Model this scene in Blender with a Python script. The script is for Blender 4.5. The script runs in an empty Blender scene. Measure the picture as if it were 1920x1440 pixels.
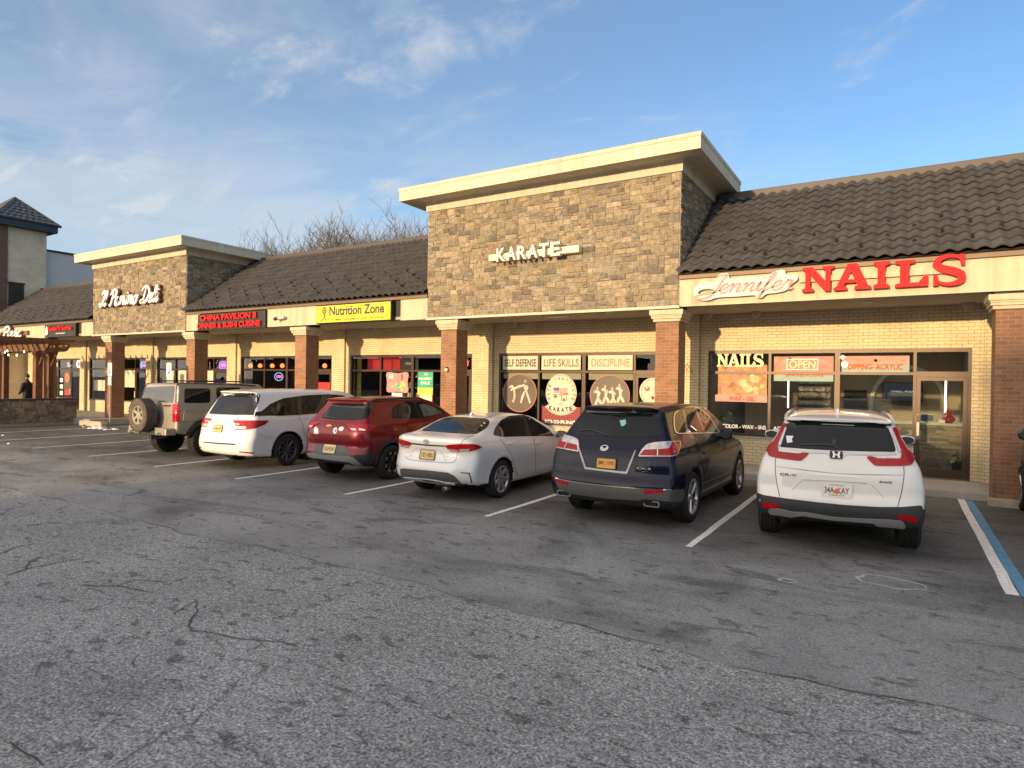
# Strip mall at sunset: everything is built here in code (metres; X along the shops, Y into the picture, Z up)
import bpy, bmesh, math, random
import numpy as np
from mathutils import Matrix, Vector
from mathutils.geometry import tessellate_polygon, delaunay_2d_cdt

random.seed(11)
scene = bpy.context.scene
R = math.radians

# ------------------------------------------------------------------ camera
CAMH = 2.12
_y, _p, _r = 5.49948773e-01, 4.38016179e-03, 1.52768968e-02
ca, sa, cb, sb, cc, sc = math.cos(_y), math.sin(_y), math.cos(_p), math.sin(_p), math.cos(_r), math.sin(_r)
RC = np.array([[cc, -sc, 0], [sc, cc, 0], [0, 0, 1]]) @ np.array([[1, 0, 0], [0, cb, -sb], [0, sb, cb]]) @ np.array([[ca, 0, sa], [0, 1, 0], [-sa, 0, ca]])
def _ax(v): return Vector((v[0], v[2], -v[1]))
right, up, back = _ax(RC[0]), -_ax(RC[1]), -_ax(RC[2])
cam = bpy.data.cameras.new('camera')
cam.sensor_width = 36.0
cam.lens = 36.0 * 1185 / 1920
cam.clip_start, cam.clip_end = 0.05, 3000
camo = bpy.data.objects.new('camera', cam)
M4 = Matrix.Identity(4)
for i in range(3):
    M4[i][0], M4[i][1], M4[i][2] = right[i], up[i], back[i]
M4[2][3] = CAMH
camo.matrix_world = M4
scene.collection.objects.link(camo)
scene.camera = camo

# ------------------------------------------------------------------ light
SUN_DIR = Vector((0.13, 1.0, -0.142)).normalized()       # the way the light travels
SUN_EL = math.asin(-SUN_DIR.z)
SUN_AZ = math.atan2(-SUN_DIR.x, -SUN_DIR.y)               # clockwise from +Y
world = bpy.data.worlds.new('World'); scene.world = world
world.use_nodes = True
wn, wl = world.node_tree.nodes, world.node_tree.links
wn.clear()
def N(nodes, typ, **kw):
    n = nodes.new(typ)
    for k, v in kw.items():
        if k.startswith('i_'): n.inputs[k[2:].replace('_', ' ')].default_value = v
        elif k.startswith('n_'): n.inputs[int(k[2:])].default_value = v
        else: setattr(n, k, v)
    return n
sky = N(wn, 'ShaderNodeTexSky')
sky.sky_type = 'NISHITA'; sky.sun_disc = False
sky.sun_elevation = SUN_EL; sky.sun_rotation = SUN_AZ % (2 * math.pi)
sky.altitude = 100; sky.air_density = 1.0; sky.dust_density = 0.4; sky.ozone_density = 3.0
SKY_STRENGTH = 0.125
tc = N(wn, 'ShaderNodeTexCoord')
sep = N(wn, 'ShaderNodeSeparateXYZ'); wl.new(tc.outputs['Generated'], sep.inputs[0])
mz = N(wn, 'ShaderNodeMath', operation='MAXIMUM', n_1=0.0); wl.new(sep.outputs['Z'], mz.inputs[0])
az = N(wn, 'ShaderNodeMath', operation='ADD', n_1=0.16); wl.new(mz.outputs[0], az.inputs[0])
dx = N(wn, 'ShaderNodeMath', operation='DIVIDE'); wl.new(sep.outputs['X'], dx.inputs[0]); wl.new(az.outputs[0], dx.inputs[1])
dy = N(wn, 'ShaderNodeMath', operation='DIVIDE'); wl.new(sep.outputs['Y'], dy.inputs[0]); wl.new(az.outputs[0], dy.inputs[1])
cmb = N(wn, 'ShaderNodeCombineXYZ'); wl.new(dx.outputs[0], cmb.inputs[0]); wl.new(dy.outputs[0], cmb.inputs[1])
def cloud(scale, rot, stretch, detail, lo, hi, seed, rough=0.6, dist=0.6):
    mp = N(wn, 'ShaderNodeMapping'); wl.new(cmb.outputs[0], mp.inputs[0])
    mp.inputs['Location'].default_value = seed
    mp.inputs['Rotation'].default_value = (0, 0, rot)
    mp.inputs['Scale'].default_value = (scale * stretch, scale, 1)
    nz = N(wn, 'ShaderNodeTexNoise'); nz.inputs['Scale'].default_value = 1.0
    nz.inputs['Detail'].default_value = detail; nz.inputs['Roughness'].default_value = rough
    nz.inputs['Distortion'].default_value = dist
    wl.new(mp.outputs[0], nz.inputs['Vector'])
    mr = N(wn, 'ShaderNodeMapRange'); mr.interpolation_type = 'SMOOTHSTEP'
    mr.inputs['From Min'].default_value = lo; mr.inputs['From Max'].default_value = hi
    wl.new(nz.outputs['Fac'], mr.inputs['Value'])
    return mr.outputs[0]
def math2(op, a, b):
    n = N(wn, 'ShaderNodeMath', operation=op)
    for i, v in enumerate((a, b)):
        if isinstance(v, (int, float)): n.inputs[i].default_value = v
        else: wl.new(v, n.inputs[i])
    return n.outputs[0]
thick = cloud(1.25, R(-35), 0.8, 7, 0.46, 0.74, (5.3, 2.2, 0), 0.62, 0.7)
wisp = cloud(2.1, R(14), 0.45, 7, 0.50, 0.80, (4.2, 7.3, 0), 0.62, 0.9)
puff = cloud(2.9, R(-8), 0.55, 6, 0.555, 0.74, (9.1, 3.3, 2), 0.6, 0.5)
def rng(v, a, b, smooth=True):
    n = N(wn, 'ShaderNodeMapRange'); n.inputs['From Min'].default_value = a; n.inputs['From Max'].default_value = b
    if smooth: n.interpolation_type = 'SMOOTHSTEP'
    wl.new(v, n.inputs['Value']); return n.outputs[0]
left = rng(sep.outputs['X'], 0.10, -0.75)
# long flat banks of cloud low over the horizon
mb_ = N(wn, 'ShaderNodeMapping'); mb_.inputs['Scale'].default_value = (1.3, 1.3, 8.5); mb_.inputs['Location'].default_value = (3.1, .7, 0); wl.new(tc.outputs['Generated'], mb_.inputs[0])
nb_ = N(wn, 'ShaderNodeTexNoise'); nb_.inputs['Scale'].default_value = 1.6; nb_.inputs['Detail'].default_value = 6; nb_.inputs['Roughness'].default_value = 0.55; nb_.inputs['Distortion'].default_value = 0.5; wl.new(mb_.outputs[0], nb_.inputs['Vector'])
bank = math2('MULTIPLY', rng(nb_.outputs['Fac'], 0.36, 0.60), math2('MULTIPLY', rng(sep.outputs['Z'], 0.42, 0.24), left))
# bright warm clouds added round the unseen low sun, lifting the ambient light
dotn = N(wn, 'ShaderNodeVectorMath', operation='DOT_PRODUCT'); wl.new(tc.outputs['Generated'], dotn.inputs[0]); dotn.inputs[1].default_value = (-SUN_DIR.x, -SUN_DIR.y, 0.35)
sunw = rng(dotn.outputs['Value'], 0.0, 0.95)
a1 = math2('MULTIPLY', thick, math2('ADD', math2('MULTIPLY', left, 0.34), 0.08))
a2 = math2('MULTIPLY', wisp, math2('ADD', math2('MULTIPLY', left, 0.25), 0.26))
a3 = math2('MULTIPLY', puff, 0.66)
cov = math2('ADD', math2('ADD', math2('MAXIMUM', a1, a2), a3), math2('ADD', math2('MULTIPLY', bank, 0.40), math2('ADD', math2('MULTIPLY', sunw, 0.35), math2('MULTIPLY', left, 0.16))))
cov = math2('MINIMUM', cov, 0.85)
mix = N(wn, 'ShaderNodeMixRGB'); wl.new(cov, mix.inputs[0])
tint = N(wn, 'ShaderNodeMixRGB', blend_type='MULTIPLY'); tint.inputs[0].default_value = 1.0
tint.inputs[2].default_value = (0.97, 0.93, 0.93, 1)
wl.new(sky.outputs[0], tint.inputs[1])
wl.new(tint.outputs[0], mix.inputs[1])
CLOUD_COL = (2.45, 2.6, 2.72, 1); SUNCLOUD_COL = (11.5, 9.6, 7.6, 1)
ccol = N(wn, 'ShaderNodeMixRGB'); wl.new(sunw, ccol.inputs[0]); ccol.inputs[1].default_value = CLOUD_COL; ccol.inputs[2].default_value = SUNCLOUD_COL
wl.new(ccol.outputs[0], mix.inputs[2])
bg = N(wn, 'ShaderNodeBackground'); bg.inputs['Strength'].default_value = SKY_STRENGTH
wl.new(mix.outputs[0], bg.inputs[0])
wo = N(wn, 'ShaderNodeOutputWorld'); wl.new(bg.outputs[0], wo.inputs[0])

sun = bpy.data.lights.new('sun', 'SUN'); sun.energy = 2.6; sun.angle = R(1.0); sun.color = (1.0, 0.70, 0.38)
suno = bpy.data.objects.new('sun', sun); scene.collection.objects.link(suno)
suno.rotation_euler = SUN_DIR.to_track_quat('-Z', 'Y').to_euler()
suno.location = (-10, -40, 30)

vs = scene.view_settings
vs.view_transform = 'Standard'; vs.look = 'None'; vs.gamma = 1.0; vs.use_curve_mapping = False
vs.exposure = 1.22

# ------------------------------------------------------------------ materials
def mat(name, col, rough=0.6, metal=0.0, spec=0.5, coat=0.0, var=0.0, vscale=4.0, bump=0.0, bscale=40.0, emit=None, estr=1.0, attr=False, vdetail=5.0, coat_rough=0.03, streak=0.0):
    m = bpy.data.materials.new(name); m.use_nodes = True
    nd, lk = m.node_tree.nodes, m.node_tree.links
    b = nd['Principled BSDF']
    b.inputs['Base Color'].default_value = (*col, 1); b.inputs['Roughness'].default_value = rough
    b.inputs['Metallic'].default_value = metal; b.inputs['Specular IOR Level'].default_value = spec
    b.inputs['Coat Weight'].default_value = coat; b.inputs['Coat Roughness'].default_value = coat_rough
    if emit:
        b.inputs['Emission Color'].default_value = (*emit, 1); b.inputs['Emission Strength'].default_value = estr
    src = None
    if attr:
        a = N(nd, 'ShaderNodeVertexColor'); a.layer_name = 'Col'; src = a.outputs[0]
    if var > 0 or bump > 0:
        t = N(nd, 'ShaderNodeTexCoord')
    if var > 0:
        nz = N(nd, 'ShaderNodeTexNoise'); nz.inputs['Scale'].default_value = vscale; nz.inputs['Detail'].default_value = vdetail
        lk.new(t.outputs['Object'], nz.inputs['Vector'])
        mr = N(nd, 'ShaderNodeMapRange'); mr.inputs['From Min'].default_value = 0.25; mr.inputs['From Max'].default_value = 0.75
        mr.inputs['To Min'].default_value = 1 - var; mr.inputs['To Max'].default_value = 1 + var
        lk.new(nz.outputs['Fac'], mr.inputs['Value'])
        mx = N(nd, 'ShaderNodeMixRGB', blend_type='MULTIPLY'); mx.inputs[0].default_value = 1
        if src: lk.new(src, mx.inputs[1])
        else: mx.inputs[1].default_value = (*col, 1)
        lk.new(mr.outputs[0], mx.inputs[2]); src = mx.outputs[0]
    if streak > 0:
        mp = N(nd, 'ShaderNodeMapping'); mp.inputs['Scale'].default_value = (7, 7, .5); lk.new(t.outputs['Object'], mp.inputs[0])
        ns = N(nd, 'ShaderNodeTexNoise'); ns.inputs['Scale'].default_value = 1.0; ns.inputs['Detail'].default_value = 6; lk.new(mp.outputs[0], ns.inputs['Vector'])
        ms = N(nd, 'ShaderNodeMapRange'); ms.inputs['From Min'].default_value = .45; ms.inputs['From Max'].default_value = .75; ms.inputs['To Min'].default_value = 1; ms.inputs['To Max'].default_value = 1 - streak
        lk.new(ns.outputs['Fac'], ms.inputs['Value'])
        mz_ = N(nd, 'ShaderNodeMixRGB', blend_type='MULTIPLY'); mz_.inputs[0].default_value = 1; lk.new(src, mz_.inputs[1]); lk.new(ms.outputs[0], mz_.inputs[2]); src = mz_.outputs[0]
    if src: lk.new(src, b.inputs['Base Color'])
    if bump > 0:
        nb = N(nd, 'ShaderNodeTexNoise'); nb.inputs['Scale'].default_value = bscale; nb.inputs['Detail'].default_value = 4
        lk.new(t.outputs['Object'], nb.inputs['Vector'])
        bp = N(nd, 'ShaderNodeBump'); bp.inputs['Strength'].default_value = bump; bp.inputs['Distance'].default_value = 0.02
        lk.new(nb.outputs['Fac'], bp.inputs['Height']); lk.new(bp.outputs[0], b.inputs['Normal'])
    return m

def brick_mat(name, c1, c2, mortar, w=0.205, h=0.0745, ms=0.007, var=0.12, bump=0.5, rough=0.7):
    m = bpy.data.materials.new(name); m.use_nodes = True
    nd, lk = m.node_tree.nodes, m.node_tree.links; b = nd['Principled BSDF']
    uv = N(nd, 'ShaderNodeUVMap')
    bt = N(nd, 'ShaderNodeTexBrick'); bt.inputs['Scale'].default_value = 1.0
    bt.inputs['Brick Width'].default_value = w; bt.inputs['Row Height'].default_value = h
    bt.inputs['Mortar Size'].default_value = ms; bt.inputs['Mortar Smooth'].default_value = 0.25
    bt.inputs['Bias'].default_value = 0.0
    bt.inputs['Color1'].default_value = (*c1, 1); bt.inputs['Color2'].default_value = (*c2, 1); bt.inputs['Mortar'].default_value = (*mortar, 1)
    nzd = N(nd, 'ShaderNodeTexNoise'); nzd.inputs['Scale'].default_value = 7
    lk.new(uv.outputs[0], nzd.inputs['Vector'])
    ad = N(nd, 'ShaderNodeMixRGB', blend_type='LINEAR_LIGHT'); ad.inputs[0].default_value = 0.004
    lk.new(uv.outputs[0], ad.inputs[1]); lk.new(nzd.outputs['Color'], ad.inputs[2]); lk.new(ad.outputs[0], bt.inputs['Vector'])
    nz = N(nd, 'ShaderNodeTexNoise'); nz.inputs['Scale'].default_value = 1.6; nz.inputs['Detail'].default_value = 6
    lk.new(uv.outputs[0], nz.inputs['Vector'])
    mr = N(nd, 'ShaderNodeMapRange'); mr.inputs['From Min'].default_value = 0.3; mr.inputs['From Max'].default_value = 0.7
    mr.inputs['To Min'].default_value = 1 - var; mr.inputs['To Max'].default_value = 1 + var
    lk.new(nz.outputs['Fac'], mr.inputs['Value'])
    mx = N(nd, 'ShaderNodeMixRGB', blend_type='MULTIPLY'); mx.inputs[0].default_value = 1
    lk.new(bt.outputs['Color'], mx.inputs[1]); lk.new(mr.outputs[0], mx.inputs[2]); lk.new(mx.outputs[0], b.inputs['Base Color'])
    nf = N(nd, 'ShaderNodeTexNoise'); nf.inputs['Scale'].default_value = 60
    lk.new(uv.outputs[0], nf.inputs['Vector'])
    hm = N(nd, 'ShaderNodeMath', operation='MULTIPLY_ADD', n_1=0.25); lk.new(nf.outputs['Fac'], hm.inputs[0])
    inv = N(nd, 'ShaderNodeMath', operation='SUBTRACT', n_0=1.0); lk.new(bt.outputs['Fac'], inv.inputs[1]); lk.new(inv.outputs[0], hm.inputs[2])
    bp = N(nd, 'ShaderNodeBump'); bp.inputs['Strength'].default_value = bump; bp.inputs['Distance'].default_value = 0.008
    lk.new(hm.outputs[0], bp.inputs['Height']); lk.new(bp.outputs[0], b.inputs['Normal'])
    b.inputs['Roughness'].default_value = rough; b.inputs['Specular IOR Level'].default_value = 0.3
    return m

def glass_mat(name, tint, ior=1.5, rough=0.0):
    """window glass: what is behind shows through the tint, the surroundings reflect by Fresnel"""
    m = bpy.data.materials.new(name); m.use_nodes = True
    nd, lk = m.node_tree.nodes, m.node_tree.links; nd.clear()
    tr = N(nd, 'ShaderNodeBsdfTransparent'); tr.inputs[0].default_value = (*tint, 1)
    gl = N(nd, 'ShaderNodeBsdfGlossy'); gl.inputs['Roughness'].default_value = rough
    gl.inputs[0].default_value = (0.95, 0.97, 1, 1)
    fr = N(nd, 'ShaderNodeFresnel'); fr.inputs[0].default_value = ior
    mm = N(nd, 'ShaderNodeMath', operation='MULTIPLY', n_1=1.15); mm.use_clamp = True; lk.new(fr.outputs[0], mm.inputs[0])
    ge = N(nd, 'ShaderNodeNewGeometry'); fb = N(nd, 'ShaderNodeMath', operation='SUBTRACT', n_0=1.0); lk.new(ge.outputs['Backfacing'], fb.inputs[1])   # the inner side of the pane adds no second mirror
    mf = N(nd, 'ShaderNodeMath', operation='MULTIPLY'); lk.new(mm.outputs[0], mf.inputs[0]); lk.new(fb.outputs[0], mf.inputs[1])
    mx = N(nd, 'ShaderNodeMixShader'); lk.new(mf.outputs[0], mx.inputs[0]); lk.new(tr.outputs[0], mx.inputs[1]); lk.new(gl.outputs[0], mx.inputs[2])
    o = N(nd, 'ShaderNodeOutputMaterial'); lk.new(mx.outputs[0], o.inputs[0])
    return m

def asphalt_mat(name, lo, hi, fine, stains, grain=0.5, bays=None):
    m = bpy.data.materials.new(name); m.use_nodes = True
    nd, lk = m.node_tree.nodes, m.node_tree.links; b = nd['Principled BSDF']
    t = N(nd, 'ShaderNodeTexCoord')
    def noise(scale, detail=4, rough=0.6, dist=0.0, sx=1.0, rot=0):
        mp = N(nd, 'ShaderNodeMapping'); mp.inputs['Scale'].default_value = (sx, 1, 1); mp.inputs['Rotation'].default_value = (0, 0, rot)
        lk.new(t.outputs['Object'], mp.inputs[0])
        n = N(nd, 'ShaderNodeTexNoise'); n.inputs['Scale'].default_value = scale; n.inputs['Detail'].default_value = detail
        n.inputs['Roughness'].default_value = rough; n.inputs['Distortion'].default_value = dist
        lk.new(mp.outputs[0], n.inputs['Vector']); return n.outputs['Fac']
    def rng(v, a, b_, c, d, smooth=True):
        r = N(nd, 'ShaderNodeMapRange'); r.inputs['From Min'].default_value = a; r.inputs['From Max'].default_value = b_
        r.inputs['To Min'].default_value = c; r.inputs['To Max'].default_value = d
        if smooth: r.interpolation_type = 'SMOOTHSTEP'
        lk.new(v, r.inputs['Value']); return r.outputs[0]
    def mul(a, b_):
        n = N(nd, 'ShaderNodeMath', operation='MULTIPLY'); lk.new(a, n.inputs[0]); lk.new(b_, n.inputs[1]); return n.outputs[0]
    base = rng(noise(0.55, 5, 0.6, 0.4), 0.3, 0.7, lo, hi)
    speck = rng(noise(fine, 3, 0.75), 0.28, 0.72, 1 - grain, 1 + grain)
    speck2 = rng(noise(fine * 0.35, 2, 0.7), 0.3, 0.7, 1 - grain * 0.35, 1 + grain * 0.35)
    v = mul(mul(base, speck), speck2)
    # bright worn stones
    vo = N(nd, 'ShaderNodeTexVoronoi'); vo.inputs['Scale'].default_value = fine * 0.45; lk.new(t.outputs['Object'], vo.inputs['Vector'])
    stone = rng(vo.outputs['Distance'], 0.10, 0.22, 1.55, 1.0); v = mul(v, stone)
    for (sc_, lo_, hi_, dark, sx) in stains:
        v = mul(v, rng(noise(sc_, 3, 0.55, 0.8, sx), lo_, hi_, 1.0, dark))
    if bays:   # the bays are darker than the driving lane
        sx = N(nd, 'ShaderNodeSeparateXYZ'); lk.new(t.outputs['Object'], sx.inputs[0])
        ad = N(nd, 'ShaderNodeMath', operation='MULTIPLY_ADD', n_1=3.0); lk.new(noise(0.7, 4, 0.6, 0.5), ad.inputs[0]); lk.new(sx.outputs['Y'], ad.inputs[2])
        v = mul(v, rng(ad.outputs[0], bays[0] + 1.5, bays[1] + 1.5, 1.0, bays[2]))
    cr = N(nd, 'ShaderNodeCombineXYZ')
    for i, k in enumerate((1.02, 1.0, 0.95)):
        mm = N(nd, 'ShaderNodeMath', operation='MULTIPLY', n_1=k); lk.new(v, mm.inputs[0]); lk.new(mm.outputs[0], cr.inputs[i])
    lk.new(cr.outputs[0], b.inputs['Base Color'])
    b.inputs['Roughness'].default_value = 0.85; b.inputs['Specular IOR Level'].default_value = 0.25
    bp = N(nd, 'ShaderNodeBump'); bp.inputs['Strength'].default_value = 0.5; bp.inputs['Distance'].default_value = 0.012
    lk.new(noise(fine * 0.8, 3, 0.7), bp.inputs['Height']); lk.new(bp.outputs[0], b.inputs['Normal'])
    return m

MT = dict(
    old_asphalt=asphalt_mat('old_asphalt', 0.24, 0.32, 48, [(8.5, 0.575, 0.66, 0.50, 0.6), (0.9, 0.55, 0.75, 0.80, 1), (2.6, .60, .75, .8, .6)], 0.75),
    lot_asphalt=asphalt_mat('lot_asphalt', 0.215, 0.305, 80, [(1.0, 0.48, 0.74, 0.58, 0.30), (8.0, 0.59, 0.67, 0.55, 0.55), (0.45, 0.52, 0.7, 0.70, 1), (1.8, .60, .68, .62, .5)], 0.42, (6.8, 9.6, 0.50)),
    concrete=mat('concrete', (0.36, 0.33, 0.29), 0.85, var=0.18, vscale=2.5, bump=0.3, bscale=60),
    concrete_stop=mat('concrete_stop', (0.42, 0.36, 0.28), 0.85, var=0.2, vscale=6, bump=0.4, bscale=40),
    line_paint=mat('line_paint', (0.76, 0.74, 0.70), 0.7, var=0.30, vscale=22, bump=0.2, bscale=90),
    blue_paint=mat('blue_paint', (0.10, 0.27, 0.42), 0.7, var=0.2, vscale=9, bump=0.2, bscale=90),
    cream_brick=brick_mat('cream_brick', (0.66, 0.545, 0.34), (0.60, 0.485, 0.30), (0.33, 0.255, 0.155)),
    cream_brick2=brick_mat('pale_brick', (0.66, 0.57, 0.43), (0.61, 0.52, 0.39), (0.50, 0.43, 0.33)),
    red_brick=brick_mat('red_brick', (0.295, 0.142, 0.075), (0.205, 0.102, 0.057), (0.30, 0.195, 0.12), ms=0.008, var=0.2),
    dark_brick=brick_mat('dark_brick', (0.17, 0.10, 0.08), (0.13, 0.08, 0.065), (0.16, 0.11, 0.09), var=0.15),
    stucco=mat('cream_stucco', (0.53, 0.46, 0.32), 0.85, var=0.05, vscale=3, bump=0.25, bscale=150, streak=0.28),
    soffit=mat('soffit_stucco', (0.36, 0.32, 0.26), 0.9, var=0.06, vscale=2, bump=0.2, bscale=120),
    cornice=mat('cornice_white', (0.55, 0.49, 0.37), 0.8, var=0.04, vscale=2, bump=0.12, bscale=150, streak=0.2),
    stone=mat('veneer_stone', (0.3, 0.25, 0.18), 0.9, var=0.38, vscale=11, bump=0.9, bscale=28, attr=True, spec=0.25),
    mortar=mat('stone_mortar', (0.33, 0.275, 0.19), 0.95, var=0.15, vscale=12, bump=0.5, bscale=60),
    roof_tile=mat('roof_tile', (0.070, 0.067, 0.065), 0.8, var=0.30, vscale=2.2, bump=0.35, bscale=70, spec=0.3),
    roof_tile_blue=mat('roof_tile_slate', (0.10, 0.105, 0.115), 0.8, var=0.2, vscale=3, bump=0.2, bscale=60),
    ridge=mat('ridge_metal', (0.065, 0.052, 0.044), 0.55, metal=0.2, var=0.1, vscale=1.5),
    drip=mat('drip_metal', (0.17, 0.115, 0.075), 0.55, metal=0.2, var=0.1, vscale=3),
    bronze=mat('bronze_frame', (0.060, 0.038, 0.024), 0.42, metal=0.35, var=0.1, vscale=4),
    dark=mat('dark_board', (0.035, 0.03, 0.027), 0.8, var=0.2, vscale=3),
    navy_trim=mat('navy_trim', (0.03, 0.04, 0.07), 0.6, var=0.1),
    grey_wall=mat('grey_panel_wall', (0.56, 0.54, 0.52), 0.8, var=0.05, vscale=0.8, bump=0.1),
    wood=mat('cedar_wood', (0.15, 0.062, 0.026), 0.7, var=0.35, vscale=5, bump=0.3, bscale=30),
    white=mat('white_plastic', (0.56, 0.55, 0.52), 0.6, spec=.25, var=0.04),
    cream_sign=mat('cream_metal', (0.74, 0.66, 0.44), 0.55, var=0.05),
    red_sign=mat('red_acrylic', (0.60, 0.028, 0.03), 0.75, spec=0.12, var=0.05, vscale=2),
    pink_sign=mat('pink_acrylic', (0.42, 0.27, 0.25), 0.7, spec=.2, var=0.03),
    yellow_sign=mat('yellow_acrylic', (0.80, 0.62, 0.02), 0.4, var=0.03),
    black=mat('matt_black', (0.018, 0.018, 0.018), 0.6, var=0.15),
    gunmetal=mat('dark_ink', (0.05, 0.045, 0.05), 0.5, var=0.1),
    bark=mat('grey_bark', (0.145, 0.128, 0.118), 0.9, var=0.3, vscale=3, bump=0.4),
    steel=mat('galvanised_post', (0.42, 0.40, 0.37), 0.45, metal=0.5, var=0.15),
    snow=mat('snow', (0.8, 0.82, 0.85), 0.7, var=0.08, vscale=10, bump=0.5),
    crack=mat('crack_dark', (0.075, 0.072, 0.068), 0.95, var=0.3, vscale=20),  # dark grey of the cracks and of the asphalt joint
    shop_glass=glass_mat('shop_glass', (0.80, 0.82, 0.80)),
    interior=mat('interior_paint', (0.42, 0.35, 0.26), 0.9, var=0.12, vscale=1.2),
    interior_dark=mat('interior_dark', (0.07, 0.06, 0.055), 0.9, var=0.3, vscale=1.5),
    floor_in=mat('interior_floor', (0.16, 0.13, 0.10), 0.5, var=0.15),
)

# ------------------------------------------------------------------ helpers
COL = scene.collection.objects
def tag(o, label=None, cat=None, group=None, kind=None):
    if label: o['label'] = label
    if cat: o['category'] = cat
    if group: o['group'] = group
    if kind: o['kind'] = kind
    return o
def empty(name, loc=(0, 0, 0), rz=0.0, parent=None):
    o = bpy.data.objects.new(name, None); COL.link(o); o.location = loc; o.rotation_euler = (0, 0, rz)
    o.empty_display_size = 0.2
    if parent: o.parent = parent
    return o
def kids(o): return [c for c in bpy.data.objects if c.parent == o]
def dup(o, parent=None, children=None):
    c = o.copy(); COL.link(c)
    if parent is not None: c.parent = parent
    for ch in (children if children is not None else kids(o)): dup(ch, c)
    return c

class MB:
    """collects shapes, then links them as ONE mesh object"""
    def __init__(s): s.v, s.f, s.m, s.c, s.sm = [], [], [], [], []
    def add(s, vs, fs, m=0, col=None, smooth=False):
        o = len(s.v); s.v.extend([tuple(v) for v in vs])
        for f in fs:
            s.f.append(tuple(i + o for i in f)); s.m.append(m); s.c.append(col); s.sm.append(smooth)
        return s
    def box(s, x0, x1, y0, y1, z0, z1, m=0, col=None, bev=0.0):
        if bev > 0: return s.bbox(x0, x1, y0, y1, z0, z1, bev, m, col)
        vs = [(x0, y0, z0), (x1, y0, z0), (x1, y1, z0), (x0, y1, z0), (x0, y0, z1), (x1, y0, z1), (x1, y1, z1), (x0, y1, z1)]
        return s.add(vs, [(0, 3, 2, 1), (4, 5, 6, 7), (0, 1, 5, 4), (1, 2, 6, 5), (2, 3, 7, 6), (3, 0, 4, 7)], m, col)
    def bbox(s, x0, x1, y0, y1, z0, z1, b, m=0, col=None):
        bm = bmesh.new(); bmesh.ops.create_cube(bm, size=1)
        for v in bm.verts: v.co = ((x0 + x1) / 2 + v.co.x * (x1 - x0), (y0 + y1) / 2 + v.co.y * (y1 - y0), (z0 + z1) / 2 + v.co.z * (z1 - z0))
        bmesh.ops.bevel(bm, geom=list(bm.edges), offset=b, segments=2, profile=0.5, affect='EDGES')
        return s.bm(bm, m, col)
    def bm(s, bm, m=0, col=None, smooth=False):
        bm.verts.index_update()
        s.add([v.co[:] for v in bm.verts], [[v.index for v in f.verts] for f in bm.faces], m, col, smooth); bm.free(); return s
    def quad(s, a, b, c, d, m=0, col=None): return s.add([a, b, c, d], [(0, 1, 2, 3)], m, col)
    def tube(s, pts, rad, n=8, m=0, cap=True, smooth=True):
        """swept tube; rad is a number or one per point"""
        pts = [Vector(p) for p in pts]; k = len(pts)
        rs = rad if isinstance(rad, (list, tuple)) else [rad] * k
        vs, fs = [], []
        prev = None
        for i, p in enumerate(pts):
            d = (pts[min(i + 1, k - 1)] - pts[max(i - 1, 0)]).normalized()
            if prev is None:
                a = Vector((0, 0, 1)) if abs(d.z) < 0.9 else Vector((1, 0, 0)); u = d.cross(a).normalized()
            else:
                u = (prev - d * prev.dot(d)).normalized()
            prev = u; w = d.cross(u)
            for j in range(n):
                t = 2 * math.pi * j / n
                vs.append(p + (u * math.cos(t) + w * math.sin(t)) * rs[i])
        for i in range(k - 1):
            for j in range(n):
                a, b = i * n + j, i * n + (j + 1) % n
                fs.append((a, b, b + n, a + n))
        s.add(vs, fs, m, None, smooth)
        if cap:
            s.add(vs[:n], [tuple(range(n))[::-1]], m); s.add(vs[-n:], [tuple(range(n))], m)
        return s
    def lathe(s, prof, org=(0, 0, 0), axis='z', n=24, m=0, smooth=True):
        """prof: (radius, height) pairs turned round an axis through org"""
        vs, fs = [], []
        for (r, h) in prof:
            for j in range(n):
                t = 2 * math.pi * j / n; c, q = r * math.cos(t), r * math.sin(t)
                vs.append((org[0] + c, org[1] + q, org[2] + h) if axis == 'z' else (org[0] + h, org[1] + c, org[2] + q) if axis == 'x' else (org[0] + q, org[1] + h, org[2] + c))
        for i in range(len(prof) - 1):
            for j in range(n):
                a, b = i * n + j, i * n + (j + 1) % n
                fs.append((a, b, b + n, a + n))
        return s.add(vs, fs, m, None, smooth)
    def shape(s, loops, y, depth, m=0, mside=None, f=None):
        """flat (x, z) outline(s), holes after the first, front face at y (towards -Y), given a thickness"""
        if f is None: f = lambda a, b, d: (a, y + d, b)
        L3 = [[Vector((a, b, 0)) for a, b in lp] for lp in loops]
        tris = tessellate_polygon(L3)
        flat = [p for lp in loops for p in lp]
        ns = len(flat)
        vs = [f(a, b, 0) for a, b in flat] + [f(a, b, depth) for a, b in flat]
        fr = []
        for t in tris:
            (ax, ay), (bx, by), (cx, cy) = flat[t[0]], flat[t[1]], flat[t[2]]
            area = (bx - ax) * (cy - ay) - (by - ay) * (cx - ax)
            if abs(area) < 1e-10: continue
            fr.append(t if area > 0 else t[::-1])
        s.add(vs, fr, m)
        s.f[-len(fr):] = s.f[-len(fr):]
        s.add(vs, [tuple(i + ns for i in t[::-1]) for t in fr], m)
        o = 0
        for lp in loops:
            k = len(lp)
            s.add(vs, [(o + i, o + i + ns, o + (i + 1) % k + ns, o + (i + 1) % k) for i in range(k)], m if mside is None else mside)
            o += k
        return s
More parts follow.
